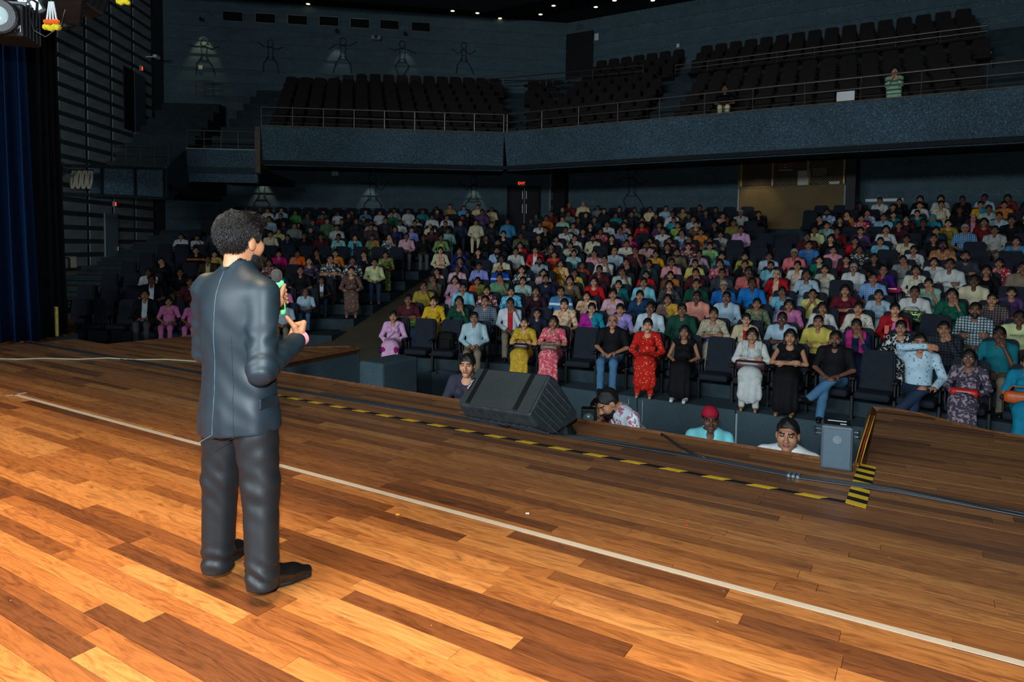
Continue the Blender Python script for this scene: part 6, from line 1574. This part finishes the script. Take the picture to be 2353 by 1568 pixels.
        def sole(P):
            d=rc((P[0],P[1],P[2]*0+.0),tuple((pt2(.038,0,0.))),tuple(pt2(.12,0,0.)),.041,.040); d=smin(d,rc((P[0],P[1],P[2]*0),tuple(pt2(.16,0,0)),tuple(pt2(Lh-.04,0,0)),.046,.030),.02)
            along=(P[0]-hw[0])*dv[0]+(P[1]-hw[1])*dv[1]; low=np.where(along<.085,.001,.010); return smax(d,np.abs(P[2]-(low+.027)/2)-(.027-low)/2,.002)
        sv,sq=nets(sole,(c_[0]-.2,c_[1]-.2,-.004),(c_[0]+.2,c_[1]+.2,.034),.005); ob('sole',mesh_of('sole',sv,sq,True,[M_sole]),sh)
        for i in range(4): B().tube([Vector(pt2(.135+.014*i,-.022,.083-.004*i)),Vector(pt2(.137+.014*i,0,.092-.005*i)),Vector(pt2(.135+.014*i,.022,.083-.004*i))],.0028,5).build('lace',M_sole,sh)
    # --- hair and beard
    def hcap(P):
        x,y,z=flip(P); Q=(x,y,z); cap=el(Q,(0,.024,.042),(.086,.108,.104)); cap=smin(cap,el(Q,(0,-.05,.105),(.06,.05,.035)),.03)
        hb=np.interp(y,[-.13,-.085,-.06,-.03,-.008,.012,.03,.045,.07,.14],[.085,.078,.05,.005,.03,.035,-.01,-.05,-.085,-.09]); return smax(cap,(hb-z)*.75,.008)+.002*np.sin(80*x+30*z)*np.sin(60*y)
    cv,cq=nets(hcap,(hc[0]-.13,hc[1]-.17,hc[2]-.14),(hc[0]+.13,hc[1]+.17,hc[2]+.17),.006)
    M_hh=plain('black_glossy_hair',(14,13,14),.36,0,.6,.25,90,.2); hr=ob('hair',mesh_of('hair',cv,cq,True,[plain('hair_base',(14,13,13),.7,0,.2,.2,60,.6)]),root)
    def strands(v_,q_,N,lenf,flow,wid,name,parent,mat,seed):
        r_=np.random.default_rng(seed); ce=v_[q_].mean(1); n_=np.cross(v_[q_[:,1]]-v_[q_[:,0]],v_[q_[:,2]]-v_[q_[:,0]]); n_/=np.linalg.norm(n_,axis=1)[:,None]+1e-9
        i=r_.integers(0,len(q_),N); p=ce[i]+r_.normal(0,.0025,(N,3)); nn=n_[i]; fl=flow(p-np.array(hc)); fl+=r_.normal(0,.28,(N,3)); fl-=nn*(fl*nn).sum(1)[:,None]; fl/=np.linalg.norm(fl,axis=1)[:,None]
        Ln=lenf(p-np.array(hc))*r_.uniform(.7,1.25,N); P0=p-nn*.002; P1=p+fl*(Ln*.5)[:,None]+nn*(.14*Ln)[:,None]; P2=p+fl*Ln[:,None]+nn*(.06*Ln)[:,None]+np.array((0,0,-.1))*Ln[:,None]
        sd=np.cross(fl,nn); vs3=[]
        for pp,w_ in((P0,wid),(P1,wid*.9)): vs3+= [pp+sd*w_,pp-sd*w_*.5+nn*w_*.9,pp-sd*w_*.5-nn*w_*.9]
        vs3.append(P2); A=np.stack(vs3,1).reshape(-1,3); b0=(np.arange(N)*7)[:,None]
        tri=[]
        for a_,c_ in((0,1),(1,2),(2,0)): tri+= [(a_,c_,c_+3),(a_,c_+3,a_+3),(a_+3,c_+3,6)]
        Fq=(b0[:,None,:]+np.array(tri)[None]).reshape(-1,3); o=ob(name,mesh_of(name,A,Fq,True,[mat]),parent); o['kind']='stuff'; return o
    def flow(p):
        f_=np.zeros_like(p); top=np.clip((p[:,2]-.05)/.06,0,1); f_[:,2]=-(1-top)*1.; f_[:,1]=-.15*(1-top)+top*np.where(p[:,1]>-.02,.9,-.5); f_[:,0]=top*.4*np.sin(p[:,1]*30)+.1; return f_
    strands(cv,cq,15000,lambda p:.016+.022*np.clip((p[:,2]-.0)/.1,0,1),flow,.0010,'hair_strands',hr,M_hh,3)
    def bcap(P):
        x,y,z=flip(P); Q=(x,y,z); d=smin(el(Q,(0,-.022,-.05),(.0625,.0735,.0705)),el(Q,(0,-.074,-.092),(.031,.029,.029)),.03); d=smin(d,el(Q,(0,-.094,-.036),(.027,.012,.0065)),.01)
        d=np.minimum(d,9); d=smax(d,z+.034-.9*np.clip(y+.06,0,1),.006); d=smax(d,-el(Q,(0,-.1,-.052),(.022,.03,.009)),.004); return smax(d,y+.0,.008)
    bv,bq=nets(bcap,(hc[0]-.1,hc[1]-.04,hc[2]-.14),(hc[0]+.1,hc[1]+.15,hc[2]+.03),.0055)
    bd=ob('beard',mesh_of('beard',bv,bq,True,[plain('beard_base',(40,34,32),.8,0,.2,.2,60,.5)]),root); strands(bv,bq,4500,lambda p:.010+0*p[:,0],lambda p:np.tile(np.array([[0.,.2,-1.]]),(len(p),1)),.0007,'beard_strands',bd,M_hh,5)
    # --- microphone in the left hand
    mc=empty('microphone',loc=O,rz=AZ); tag(mc,'handheld wireless microphone with bright green collar held near the speaker','microphone')
    Mx=Matrix.Translation(Vector(Mb))@Vector(md).to_track_quat('Z','Y').to_matrix().to_4x4(); g=ml
    M_gr=plain('mic_grille_steel',(96,98,100),.5,.7,.5,.35,240,.9); M_gn=plain('green_rubber',(110,226,140),.5,0,.4,.05,8); M_bl=plain('mic_body_black',(16,16,17),.35,0,.5,.08,12)
    B().lathe([(.014,0),(.017,.02),(.019,g*.55),(.021,g-.045),(.021,g-.03)],20,Mx).build('body',M_bl,mc,smooth=True)
    hd=B().lathe([(.020,g-.028),(.0262,g-.015),(.0262,g+.018),(.0245,g+.032),(.019,g+.042),(.010,g+.047),(.001,g+.048)],24,Mx).build('grille_head',M_gr,mc,smooth=True)
    B().lathe([(.0275,g-.016),(.0275,g-.010)],24,Mx).build('head_band',M_bl,hd)
    vv=[];ff=[];n=48
    for i in range(n):
        a=2*math.pi*i/n; r1=.030+.0075*max(0,math.cos(a*4))**1.; 
        for rr,zz in((.0265,g-.013),(r1,g-.018),(r1,g-.036),(.020,g-.046)): vv.append(tuple(Mx@Vector((rr*math.cos(a),rr*math.sin(a),zz+.004*math.cos(a*4)))))
    for i in range(n):
        for k_ in range(3): ff.append((i*4+k_,((i+1)%n)*4+k_,((i+1)%n)*4+k_+1,i*4+k_+1))
    ob('green_collar',mesh_of('green_collar',vv,ff,True,[M_gn]),mc)
    B().lathe([(.0165,-.012),(.0175,.0),(.0175,.012)],20,Mx).build('end_cap',M_gn,mc,smooth=True)
    sp=[Mx@Vector((.018,0,.002)),Mx@Vector((.021,.002,.03)),Mx@Vector((.019,.002,.05))]; B().tube(sp,.003,6).build('green_clip',M_gn,mc)
    return root
hero()
# ------------------------------------------------------------------ people in the pit, the cameraman and the balcony pair
def stand(px_,py_,D,sex,hair,pose,top,ex,label,sc=1.,turn=0.,style=None,bottom=None,lean=0.,skin=None,floorz=None,group='crew in the orchestra pit'):
    p=onD(px_,py_,D); tc=CAM-p; az=math.atan2(tc.x,-tc.y)+turn
    R=Matrix.Rotation(az,3,'Z')@Matrix.Rotation(lean,3,'X'); off=R@(Vector(HC)*sc); l=p-off
    o=person(l,az,sc,sex,hair,pose,top,ex,label,group,legs='s',style=style,bottom=bottom,skin=skin); o.rotation_euler=(lean,0,az)
    return o
CL['tiedye']=((196,204,214),'fl',(150,96,110),'tie-dye tee'); CL['charcoal']=((44,44,58),None,None,'charcoal top'); CL['aqua']=((120,206,214),None,None,'aqua shirt')
pf=B().box((-4.6,7.9,ZP+.16),(1.6,.9,.32),bev=.01).build('floor_pit_step',M_dark); struct(pf)
stand(1074,842,7.55,'F','b','l','charcoal',set(),'person in charcoal top standing in the pit behind the monitor speaker',1.02,style='full',skin=1,turn=-.25)
stand(1398,928,6.55,'M','s','x','tiedye',{'beard'},'bearded person in tie-dye tee leaning over the stage edge from the pit',1.06,turn=-1.15,style='half',lean=.72,skin=1,bottom=BM[1])
stand(1374,946,7.05,'M','s','l','maroonD',{'mous'},'person in dark red top crouching by a camera at the stage edge',1.0,style='half',skin=1,turn=-.1)
cm=stand(1632,968,7.3,'M','g','l','aqua',{'mous'},'person in aqua shirt and red cap looking up from the pit',1.02,style='half',skin=4,turn=.1)
stand(1810,1003,5.95,'M','s','l','white',set(),'person in white tee standing in the pit beside the small box',1.13,style='half',skin=2,turn=-.1)
# red cap
c=Vector(HC); b=B(); prof=[(.001,.105),(.04,.10),(.07,.075),(.088,.035),(.092,.0)]; b.lathe([(r_,z_) for r_,z_ in prof[::-1]],18,Matrix.Translation(c+Vector((0,.022,.055)))@Matrix.Diagonal((1,1.15,1,1))); b.build('cap',cloth('red_cap',(150,20,44)),cm,smooth=True)
b=B(); b.box(c+Vector((0,.14,.03)),(.11,.09,.012),bev=.005); b.build('cap_peak',cloth('red_cap',(150,20,44)),cm)
# video camera at the stage edge
vc=empty('video_camera',loc=onD(1352,958,6.65)); tag(vc,'black video camera with glass lens at the stage edge near the monitor','camera')
tz=(CAM-vc.location); tz.z=0; tz.normalize(); qt=tz.to_track_quat('Z','Y').to_matrix().to_4x4()
B().lathe([(.035,-.06),(.04,-.02),(.05,.0),(.055,.06),(.05,.07)],18,qt).build('lens',plain('lens_grey',(70,90,92),.3,0,.6,.1),vc,smooth=True); B().box(-tz*.12,(.12,.14,.12),rot=math.atan2(tz.y,tz.x),bev=.01).build('body',M_black,vc)
B().tube([Vector((.08,0,-.1)),Vector((.08,0,.12))],.008,6).build('grip_rod',M_black,vc); B().tube([-tz*.12+Vector((0,0,-.05)),-tz*.12+Vector((0,0,vc.location.z*-1+ZP))],.02,8).build('support_pole',M_black,vc)
# standing camera operator with tripod on the booth steps
k=11; p=onD(1702,510,26.5)
op=stand(1702,510,25.6,'M','s','c','whitecheck',{'beard'},'person in white checked shirt standing behind a tripod camera below the booth',1.16,style='full',skin=2,group='standing crew',bottom=BM[4])
tc_=onD(1689,527,25.0); tp=empty('tripod_camera',loc=tc_); tag(tp,'small video camera on a black tripod in front of the standing operator','camera')
tz=(CAM-tc_); tz.z=0; tz.normalize(); qt=tz.to_track_quat('Z','Y').to_matrix().to_4x4()
B().box((0,0,0),(.16,.2,.16),rot=math.atan2(tz.y,tz.x),bev=.02).build('camera_body',M_black,tp); B().lathe([(.05,.08),(.075,.16),(.07,.2)],14,qt).build('lens',plain('blue_lens',(40,70,84),.1,0,.8,.1),tp,smooth=True)
B().tube([(0,0,-.08),(0,0,-.35)],.04,8).build('tripod_head',M_black,tp)
for a in(0,2.1,4.2): B().tube([(0,0,-.3),(.28*math.cos(a),.28*math.sin(a),-1.55)],.022,6).build('tripod_leg',M_black,tp)
# two people on the balcony
def balc_person(px_,py_,off,j,sex,hair,pose,top,label,bottom=None):
    Y=YF+off; p=onY(px_,py_,Y); tc=CAM-p; az=math.atan2(tc.x,-tc.y); l=p-Matrix.Rotation(az*.8,3,'Z')@Vector(HC)
    person(l,az*.8,1.,sex,hair,pose,top,set(),label,'people on the balcony',bottom=bottom,style='half' if sex=='M' else 'kurta')
balc_person(1666,205,1.05,0,'M','s','l','black','person in dark top and cream trousers alone at the balcony railing',cloth('cream_trousers',(200,194,160)))
balc_person(2056,165,1.5,0,'F','l','p','palegreen2','person in pale green top holding up a phone on the right balcony')
# ------------------------------------------------------------------ left-hand rigging and stage furniture
rv3=Vector(rv); uv3=Vector(uv); fw3=Vector(fw)
SCR=Matrix((r0,Vector((-fw.x,-fw.y,0)).normalized(),Vector((0,0,1)))).transposed()   # x screen right, y towards camera, z up
M_lampb=plain('lamp_housing_black',(30,32,34),.45,.3,.5,.25,18,.2); M_fin=plain('lamp_fin',(54,58,60),.4,.5,.5,.1,12)
LM=plain('lamp_white_print',(205,212,212),.6,0,.3,0)
def fresnel(px_,py_,D,s,yaw_,pitch_,label,letter=None,lit=None):
    p=onD(px_,py_,D); r=empty('stage_lamp',loc=p); R=SCR.to_4x4()@Matrix.Rotation(yaw_,4,'Z')@Matrix.Rotation(pitch_,4,'X'); r.matrix_world=Matrix.Translation(p)@R; tag(r,label,'stage lamp','overhead stage lamps')
    B().box((0,0,0),(.30*s,.36*s,.26*s),bev=.02*s).build('housing',M_lampb,r)
    for i in range(5): B().box((0,-.13*s+.065*s*i,.02*s),(.315*s,.012*s,.275*s),bev=.004).build('cooling_fin',M_fin,r)
    B().lathe([(.12*s,.18*s),(.14*s,.2*s),(.14*s,.24*s),(.125*s,.25*s)],20,Matrix.Rotation(-math.pi/2,4,'X')).build('front_ring',M_lampb,r)
    B().lathe([(.12*s,.235*s),(.06*s,.255*s),(.002,.262*s)],20,Matrix.Rotation(-math.pi/2,4,'X')).build('lens',lit or plain('lamp_lens_glass',(150,170,170),.1,0,.8,.05),r,smooth=True)
    for s_ in(-1,1): B().tube([(s_*.17*s,0,0),(s_*.185*s,0,.2*s),(s_*.02*s,0,.30*s)],.012*s,6).build('yoke',M_black,r)
    B().tube([(0,0,.30*s),(0,0,1.1*s)],.02*s,8).build('hanging_rod',M_black,r)
    if letter: text(letter,.075*s,LM,r,Matrix.Translation((0,.1865*s,-.075*s))@Matrix.Rotation(math.pi,4,'Z')@Matrix.Rotation(math.pi/2,4,'X'),depth=.001)
    return r
M_lit=plain('lit_lamp_lens',(255,236,190),.4,0,.2,0,emit=(255,214,140),estr=14)
fresnel(28,58,5.6,1.0,-.25,.0,'black ribbed stage lamp with white lettering at the top left corner','MKNM/S')
fresnel(140,-8,5.9,1.05,2.5,-.45,'lit warm stage lamp glowing at the top left','',M_lit)
fresnel(196,-4,6.2,.8,.5,.35,'black ribbed stage lamp with lettering right of the lit lamp','MKNM/S')
lp=onD(150,-30,5.7); lamp('stage_lamp_light','SPOT',lp,120,(1,.72,.38),target=(-3,2,0),spot_size=1.2,spot_blend=.5,shadow_soft_size=.12)
# four-cell LED lamp
p=onD(76,9,5.8); r=empty('led_lamp',loc=p); r.matrix_world=Matrix.Translation(p)@SCR.to_4x4()@Matrix.Rotation(-.5,4,'Y'); tag(r,'four-cell white LED lamp beside the lit stage lamp','stage lamp','overhead stage lamps')
B().box((0,0,0),(.2,.1,.26),bev=.02).build('housing',M_lampb,r)
for a in(-.042,.042):
    for c_ in(-.055,.055): B().box((a,.055,c_),(.066,.02,.094),bev=.02).build('led_cell',plain('cool_led_cell',(200,226,230),.2,0,.6,0,emit=(190,225,230),estr=.9),r)
B().tube([(0,0,.1),(0,0,1.)],.015,6).build('hanging_rod',M_black,r)
# marigold garlands hung under the lamps
M_mg=plain('yellow_marigold',(206,186,40),.9,0,.1,.2,60,.8); M_mo=plain('orange_marigold',(214,92,34),.9,0,.1,.2,60,.8); M_jas=plain('white_jasmine',(186,196,200),.8,0,.2,.15,60,.5)
def garland(px_,py_,D,s,label,jas=True):
    p=onD(px_,py_,D); r=empty('flower_garland',loc=p); tag(r,label,'garland','flower garlands under the lamps'); rr=random.Random(px_)
    ball=B()
    def blob(c,rad,mat,nm):
        bm=bmesh.new(); bmesh.ops.create_icosphere(bm,subdivisions=2,radius=rad)
        for v in bm.verts: v.co*=1+rr.uniform(-.12,.12)
        me=bpy.data.meshes.new(nm); bm.to_mesh(me); bm.free(); me.materials.append(mat); ob(nm,me,r,loc=c)
    for i in range(5):
        x=(i-2)*.028*s; blob(r0*x+Vector((0,0,-.03*s+rr.uniform(-.012,.004)*s)),.03*s,M_mg,'yellow_flower'); blob(r0*x*.9+Vector((0,0,.018*s)),.024*s,M_mo,'orange_flower')
    if jas:
        for i in range(4): B().tube([r0*((i-1.5)*.03*s)+Vector((0,0,.03*s)),r0*((i-1.5)*.012*s)+Vector((0,0,.20*s))],.008*s,6).build('jasmine_string',M_jas,r)
    B().tube([Vector((0,0,.18*s)),Vector((0,0,.5*s))],.003,4).build('cord',M_cab,r)
garland(119,55,5.5,.88,'yellow and orange flower garland with white strings under the lit lamp'); garland(55,34,5.6,.62,'smaller yellow garland beside the lettered lamp at top left',False); garland(283,-2,5.6,.7,'yellow garland cut by the top edge right of the lamps',False)
o=B().tube([onD(150,22,5.5),onD(140,60,5.5),onD(105,85,5.5),onD(78,70,5.5),onD(66,30,5.5)],.004,5).build('lamp_cable',M_cab,smooth=True); tag(o,'thin looping lamp cable hanging below the top left lamps','cable')
# two hung grey loudspeaker cabinets
M_cabi=plain('grey_speaker_cabinet',(74,78,74),.85,0,.2,.2,8,.3); M_cabs=plain('brown_cabinet_side',(70,58,50),.85,0,.2,.2,8)
def hung(y0,y1,label,tl):
    D=14.5; a=onD(24,y0,D); b_=onD(84,y1,D); c=(a+b_)/2; w_=abs((b_-a).dot(r0)); h_=abs(a.z-b_.z); r=empty('hung_loudspeaker',loc=c); r.matrix_world=Matrix.Translation(c)@SCR.to_4x4()@Matrix.Rotation(tl,4,'Y')@Matrix.Rotation(.35,4,'Z'); tag(r,label,'loudspeaker','hung loudspeakers')
    B().box((0,0,0),(w_,.5,h_),bev=.03).build('cabinet',M_cabs,r); B().box((-.01,.255,0),(w_-.06,.02,h_-.06),bev=.01).build('front_grille',M_cabi,r)
    for s_ in(-1,1): B().tube([(s_*.15,0,h_/2),(s_*.12,0,h_/2+.9)],.012,5).build('hanging_chain',M_steel,r)
    B().box((0,.1,-h_/2+.04),(w_+.05,.6,.08),bev=.03).build('bottom_rim',M_lampb,r)
hung(205,352,'lower grey loudspeaker cabinet hung beside the blue curtain',.06); hung(40,165,'upper grey loudspeaker cabinet hung beside the blue curtain',0.)
# catwalk frame in front of the left wall
pA0=onD(40,377,17.2); pA1=onD(378,388,20.4); pB0=onD(40,440,17.2); pB1=onD(378,456,20.4)
cw=empty('catwalk_frame',loc=(0,0,0)); tag(cw,'black metal catwalk frame with panels along the left wall','catwalk')
for a,c in((pA0,pA1),(pB0,pB1)): B().tube([a,c],.05,6).build('long_rail',plain('scuffed_black_steel',(52,58,60),.5,.4,.4,.4,16,.2),cw)
ts=[.26,.53,.77,.995]
for t_ in ts: B().tube([pA0.lerp(pA1,t_),pB0.lerp(pB1,t_)],.045,6).build('upright',M_black,cw)
nc=(pA1-pA0).cross(Vector((0,0,1))).normalized()
for t0,t1 in((.54,.76),(.78,.985)):
    b=B(); b.ext([pA0.lerp(pA1,t0),pA0.lerp(pA1,t1),pB0.lerp(pB1,t1),pB0.lerp(pB1,t0)],-nc*.03 if nc.dot(fw3)<0 else nc*.03); b.build('infill_panel',M_fascia,cw)
for a,c in((pA0,pA1),(pB0,pB1)): B().tube([a+nL*-.6+Vector((0,0,0)),c+nL*-.6],.04,6).build('rear_rail',M_black,cw)
# socket board, coils
p=onD(72,376,16.9); r=empty('socket_board',loc=p); r.matrix_world=Matrix.Translation(p)@SCR.to_4x4(); tag(r,'white multi-socket board fixed on the catwalk rail','socket')
B().box((0,0,0),(.36,.05,.25),bev=.01).build('plate',M_white,r)
for i in range(3):
    B().box((-.11+.11*i,.03,-.05),(.07,.01,.07),bev=.01).build('socket',plain('socket_grey',(160,166,168),.5),r); B().box((-.10+.1*i,.03,.07),(.03,.012,.04)).build('switch',plain('red_switch',(190,40,40),.4) if i==0 else M_steel,r)
p=onD(144,389,18.1); o=B(); [o.tube([p+r0*(.13+.012*j)*math.cos(t)+Vector((0,0,(.13+.012*j)*math.sin(t)))-fw3*.02*j for t in np.linspace(0,6.283,20)[:-1]],.012,5,closed=True) for j in range(4)]; tag(o.build('cable_coil',M_cab,smooth=True),'black cable coil hanging on the catwalk rail','cable')
wr=empty('hose_coils',loc=onD(186,412,18.5)); tag(wr,'row of pale coiled hoses hanging in the catwalk bay','hose'); M_hose=plain('pale_hose',(140,132,118),.7,0,.3,.15,14)
for i in range(4):
    for j in range(2): B().tube([r0*(-.22+.15*i+.03*j+.05*math.cos(t))+Vector((0,0,.26*math.sin(t)))+fw3*.05*math.sin(t) for t in np.linspace(0,6.283,22)[:-1]],.022,6,closed=True).build('hose_loop',M_hose,wr,smooth=True)
B().tube([r0*-.3+Vector((0,0,.25)),r0*.35+Vector((0,0,.25))],.015,6).build('hanging_bar',M_black,wr)
# lamps on a stand beside the drapes
p=onD(121,610,14.2); r=empty('lamp_stand',loc=(p.x,p.y,0)); tag(r,'pair of black lamps on a silver stand at the left edge','lamp stand')
h_=p.z
B().tube([(0,0,.02),(0,0,h_)],.028,8).build('pole',M_steel,r)
for a in(0,2.1,4.2): B().tube([(0,0,.5),(.35*math.cos(a),.35*math.sin(a),.02)],.018,6).build('leg',M_black,r)
for s_,yw in((-.22,.6),(.16,-.4)):
    hd=B().box(r0*s_+Vector((0,0,h_+.05)),(.30,.34,.26),rot=yw,bev=.04).build('lamp_head',M_lampb,r); B().box(r0*s_+Vector((0,0,h_+.05))+r0*.17+Vector((0,0,.02)),(.03,.30,.24),rot=yw,bev=.01).build('barn_door',plain('barn_door_grey',(90,86,74),.6),hd)
B().box(r0*.22-fw3*.2+Vector((0,0,h_+.12)),(.1,.02,.04)).build('blue_label',plain('blue_label',(60,150,210),.5),r)
b=B(); b.ext([r0*-.03+Vector((0,0,h_-.35))-fw3*.05,r0*.2+Vector((0,0,h_-.62))-fw3*.05,r0*.0+Vector((0,0,h_-.78))-fw3*.05],-fw3*.01); b.build('paper_tag',M_white,r)
o=B().box((p.x-.45,p.y-.1,(h_-.15)/2),(.55,.4,h_-.15),rot=.6,bev=.02).build('black_case',plain('black_flight_case',(20,22,24),.6,0,.3,.2,6)); tag(o,'tall black case standing beside the lamp stand','case')
# ------------------------------------------------------------------ bags and small things in the audience
def seat_of(x): 
    return next(s for s in SEATS if s['p'] and int(s['p']['x'])==x)
def lapM(x): 
    o=seat_of(x)['o']; return o.matrix_basis.copy() if False else Matrix.Translation(o.location)@Matrix.Rotation(o.rotation_euler[2],4,'Z')@Matrix.Diagonal((*o.scale,1))
def handbag(M,c,dims,mat,label,strap=True,name='handbag'):
    r=empty(name); r.matrix_world=M@Matrix.Translation(c); tag(r,label,'bag'); w_,d_,h_=dims
    b=B(); b.box((0,0,0),(w_,d_,h_),bev=min(d_,h_)*.35); b.build('body',mat,r,smooth=True)
    if strap: B().tube([(-w_*.35,0,h_*.45),(-w_*.2,-.02,h_*.5+.07),(w_*.2,-.02,h_*.5+.07),(w_*.35,0,h_*.45)],.008,6).build('handle',mat,r,smooth=True)
    B().box((0,-d_*.5,h_*.2),(w_*.5,.008,.012)).build('clasp',M_steel,r); return r
M_brn=plain('dark_brown_leather',(44,28,22),.4,0,.5,.2,20,.1)
handbag(lapM(1208),(.0,-.24,.70),(.32,.12,.13),M_brn,'dark brown handbag on the lap of the gold patterned kurta')
handbag(lapM(1271),(-.02,-.24,.69),(.32,.10,.10),plain('taupe_pouch',(110,98,90),.6,0,.3,.1,20),'taupe pouch on the lap of the coral silk dress')
handbag(lapM(1734),(0,-.26,.69),(.46,.10,.16),plain('maroon_leather',(58,26,34),.35,0,.5,.2,20),'long maroon clutch on the lap beneath the white dupatta',False)
handbag(lapM(2218),(0,-.25,.68),(.34,.14,.11),plain('red_bag_lining',(196,28,26),.5,0,.4,.15,16),'red purse on the lap of the dark floral suit',False)
handbag(lapM(2366),(-.12,-.27,.70),(.30,.14,.16),plain('orange_handbag',(196,84,28),.5,0,.4,.15,16),'orange handbag on the lap of the teal dress at the right edge')
handbag(lapM(945),(.10,-.28,.66),(.22,.10,.16),plain('lime_bag',(130,176,60),.6,0,.3,.3,16),'lime green bag on the lap of the dark maroon shirt, second row',False)
handbag(lapM(1637),(-.02,-.25,.68),(.24,.1,.1),plain('royal_blue_purse',(24,50,130),.5,0,.4,.1,16),'royal blue purse on the lap of the beige print top',False)
handbag(lapM(2097),(-.02,-.26,.72),(.40,.18,.20),cloth('neon_bag',(40,60,80),'fl',(170,206,40)),'dark backpack with neon yellow panels on a lap in the fourth row',True,'backpack')
handbag(lapM(2025),(.20,-.20,.70),(.40,.16,.14),cloth('purple_red_cloth',(200,30,40),'fl',(80,40,140)),'bright red and purple cloth bag held in the sixth row',False)
# striped tote and water bottle on the floor in front of the front row
p=onz(1598,888,ZF); r=empty('tote_bag',loc=p); r.rotation_euler=(0,0,.05); tag(r,'grey and black striped tote bag standing on the floor','bag')
M_tote=cloth('striped_tote',(150,150,146),'hs',(34,36,38)); t_=M_tote.node_tree
for n_ in t_.nodes:
    if n_.type=='MATH' and n_.operation=='MULTIPLY': n_.inputs[1].default_value=19
b=B(); b.ext([(-.21,-.06,0),(.21,-.06,0),(.23,-.05,.30),(-.23,-.05,.30)],(0,.14,0)); b.build('body',M_tote,r)
for y_ in(-.075,): B().tube([(-.08,y_,.27),(-.07,y_-.02,.16),(0,y_-.02,.10),(.08,y_-.02,.16),(.09,y_,.27)],.011,6).build('handle',M_black,r,smooth=True)
p=onz(1750,923,ZF); r=empty('water_bottle',loc=p); tag(r,'clear plastic water bottle with blue label on the floor','bottle')
g=NT('clear_plastic'); g.b.inputs['Base Color'].default_value=(.8,.88,.92,1); g.b.inputs['Roughness'].default_value=.08; g.b.inputs['Alpha'].default_value=.4
B().lathe([(.035,0),(.038,.02),(.038,.16),(.03,.20),(.014,.225),(.014,.235)],14).build('body',g.m,r,smooth=True); B().lathe([(.0385,.08),(.0385,.135)],14).build('label_band',plain('blue_bottle_label',(40,90,170),.5),r); B().lathe([(.016,.235),(.016,.255)],10).build('cap',M_white,r)
# black backpack on an empty front seat
s=min((s for s in SEATS if s['p'] is None and s['blk']=='m' and s['k']==0),key=lambda s:abs(s['px']-1165))
r=empty('backpack',loc=s['loc'],rz=s['rz']); tag(r,'black backpack slumped on an empty front row seat','bag'); B().box((0,.02,.66),(.32,.18,.36),bev=.07).build('body',plain('black_nylon',(12,12,13),.8,0,.2,.2,16,.2),r,smooth=True); B().box((0,-.085,.60),(.24,.05,.2),bev=.03).build('front_pocket',plain('black_nylon',(12,12,13),.8),r,smooth=True)
# phones
for x,c,lb in((1574,(0,-.22,.70),'black phone held in the lap of the black sleeveless dress'),(2048,(-.14,-.28,.80),'red phone held up by the red kurta with a baby')):
    r=empty('phone'); r.matrix_world=lapM(x)@Matrix.Translation(c)@Matrix.Rotation(.5 if x==1574 else -.1,4,'X'); tag(r,lb,'phone'); B().box((0,0,0),(.075,.01,.15) if x==2048 else (.15,.075,.01),bev=.004).build('case',plain('red_phone',(200,50,30),.4) if x==2048 else M_black,r); B().box((0,-.006,.0) if x==2048 else (0,0,.006),(.066,.002,.14) if x==2048 else (.14,.066,.002)).build('screen' if x!=2048 else 'back_plate',M_black if x!=2048 else plain('red_phone',(200,50,30),.4),r)
# baby on the lap
M_=lapM(2048); o=person(Vector((0,0,0)),0,.5,'C','s','l','pinkgirl',set(),'baby in a pale pink frock on the lap of the red kurta','small children',skin=0)
o.matrix_world=M_@Matrix.Translation((.08,-.16,.42))@Matrix.Diagonal((.5,.5,.5,1))
# lettering on shirts
def shirt_text(x,body,size,rgb,z=.86,name='lettering'):
    s=seat_of(x); o=s['o']; text(body,size,plain(f'print_{x}',rgb,.7,0,.2,0),o,Matrix.Translation((0,-.052 if s['p']['kind']!='M' else -.055,z))@Matrix.Rotation(math.pi/2-.08,4,'X'),name,depth=.004)
shirt_text(1128,'BLUE SPACE',.05,(170,190,220),.85); shirt_text(2341,'HANJEES',.06,(40,50,50),.85)
# shoes / sandals of the front row women
M_snk=plain('white_sneaker',(200,206,206),.6,0,.3,.05,10)
o=seat_of(1574)['o']
for i in(0,1): objmat(ob('shoe',shoe_mesh('n',i),o),M_snk)
o=seat_of(906)['o']; objmat(ob('bag_strap',B().tube([(.13,.05,.98),(.02,-.09,.80),(-.12,-.08,.66)],.009,5).mesh('bag_strap',plain('grey_strap',(110,110,130),.6)),o))
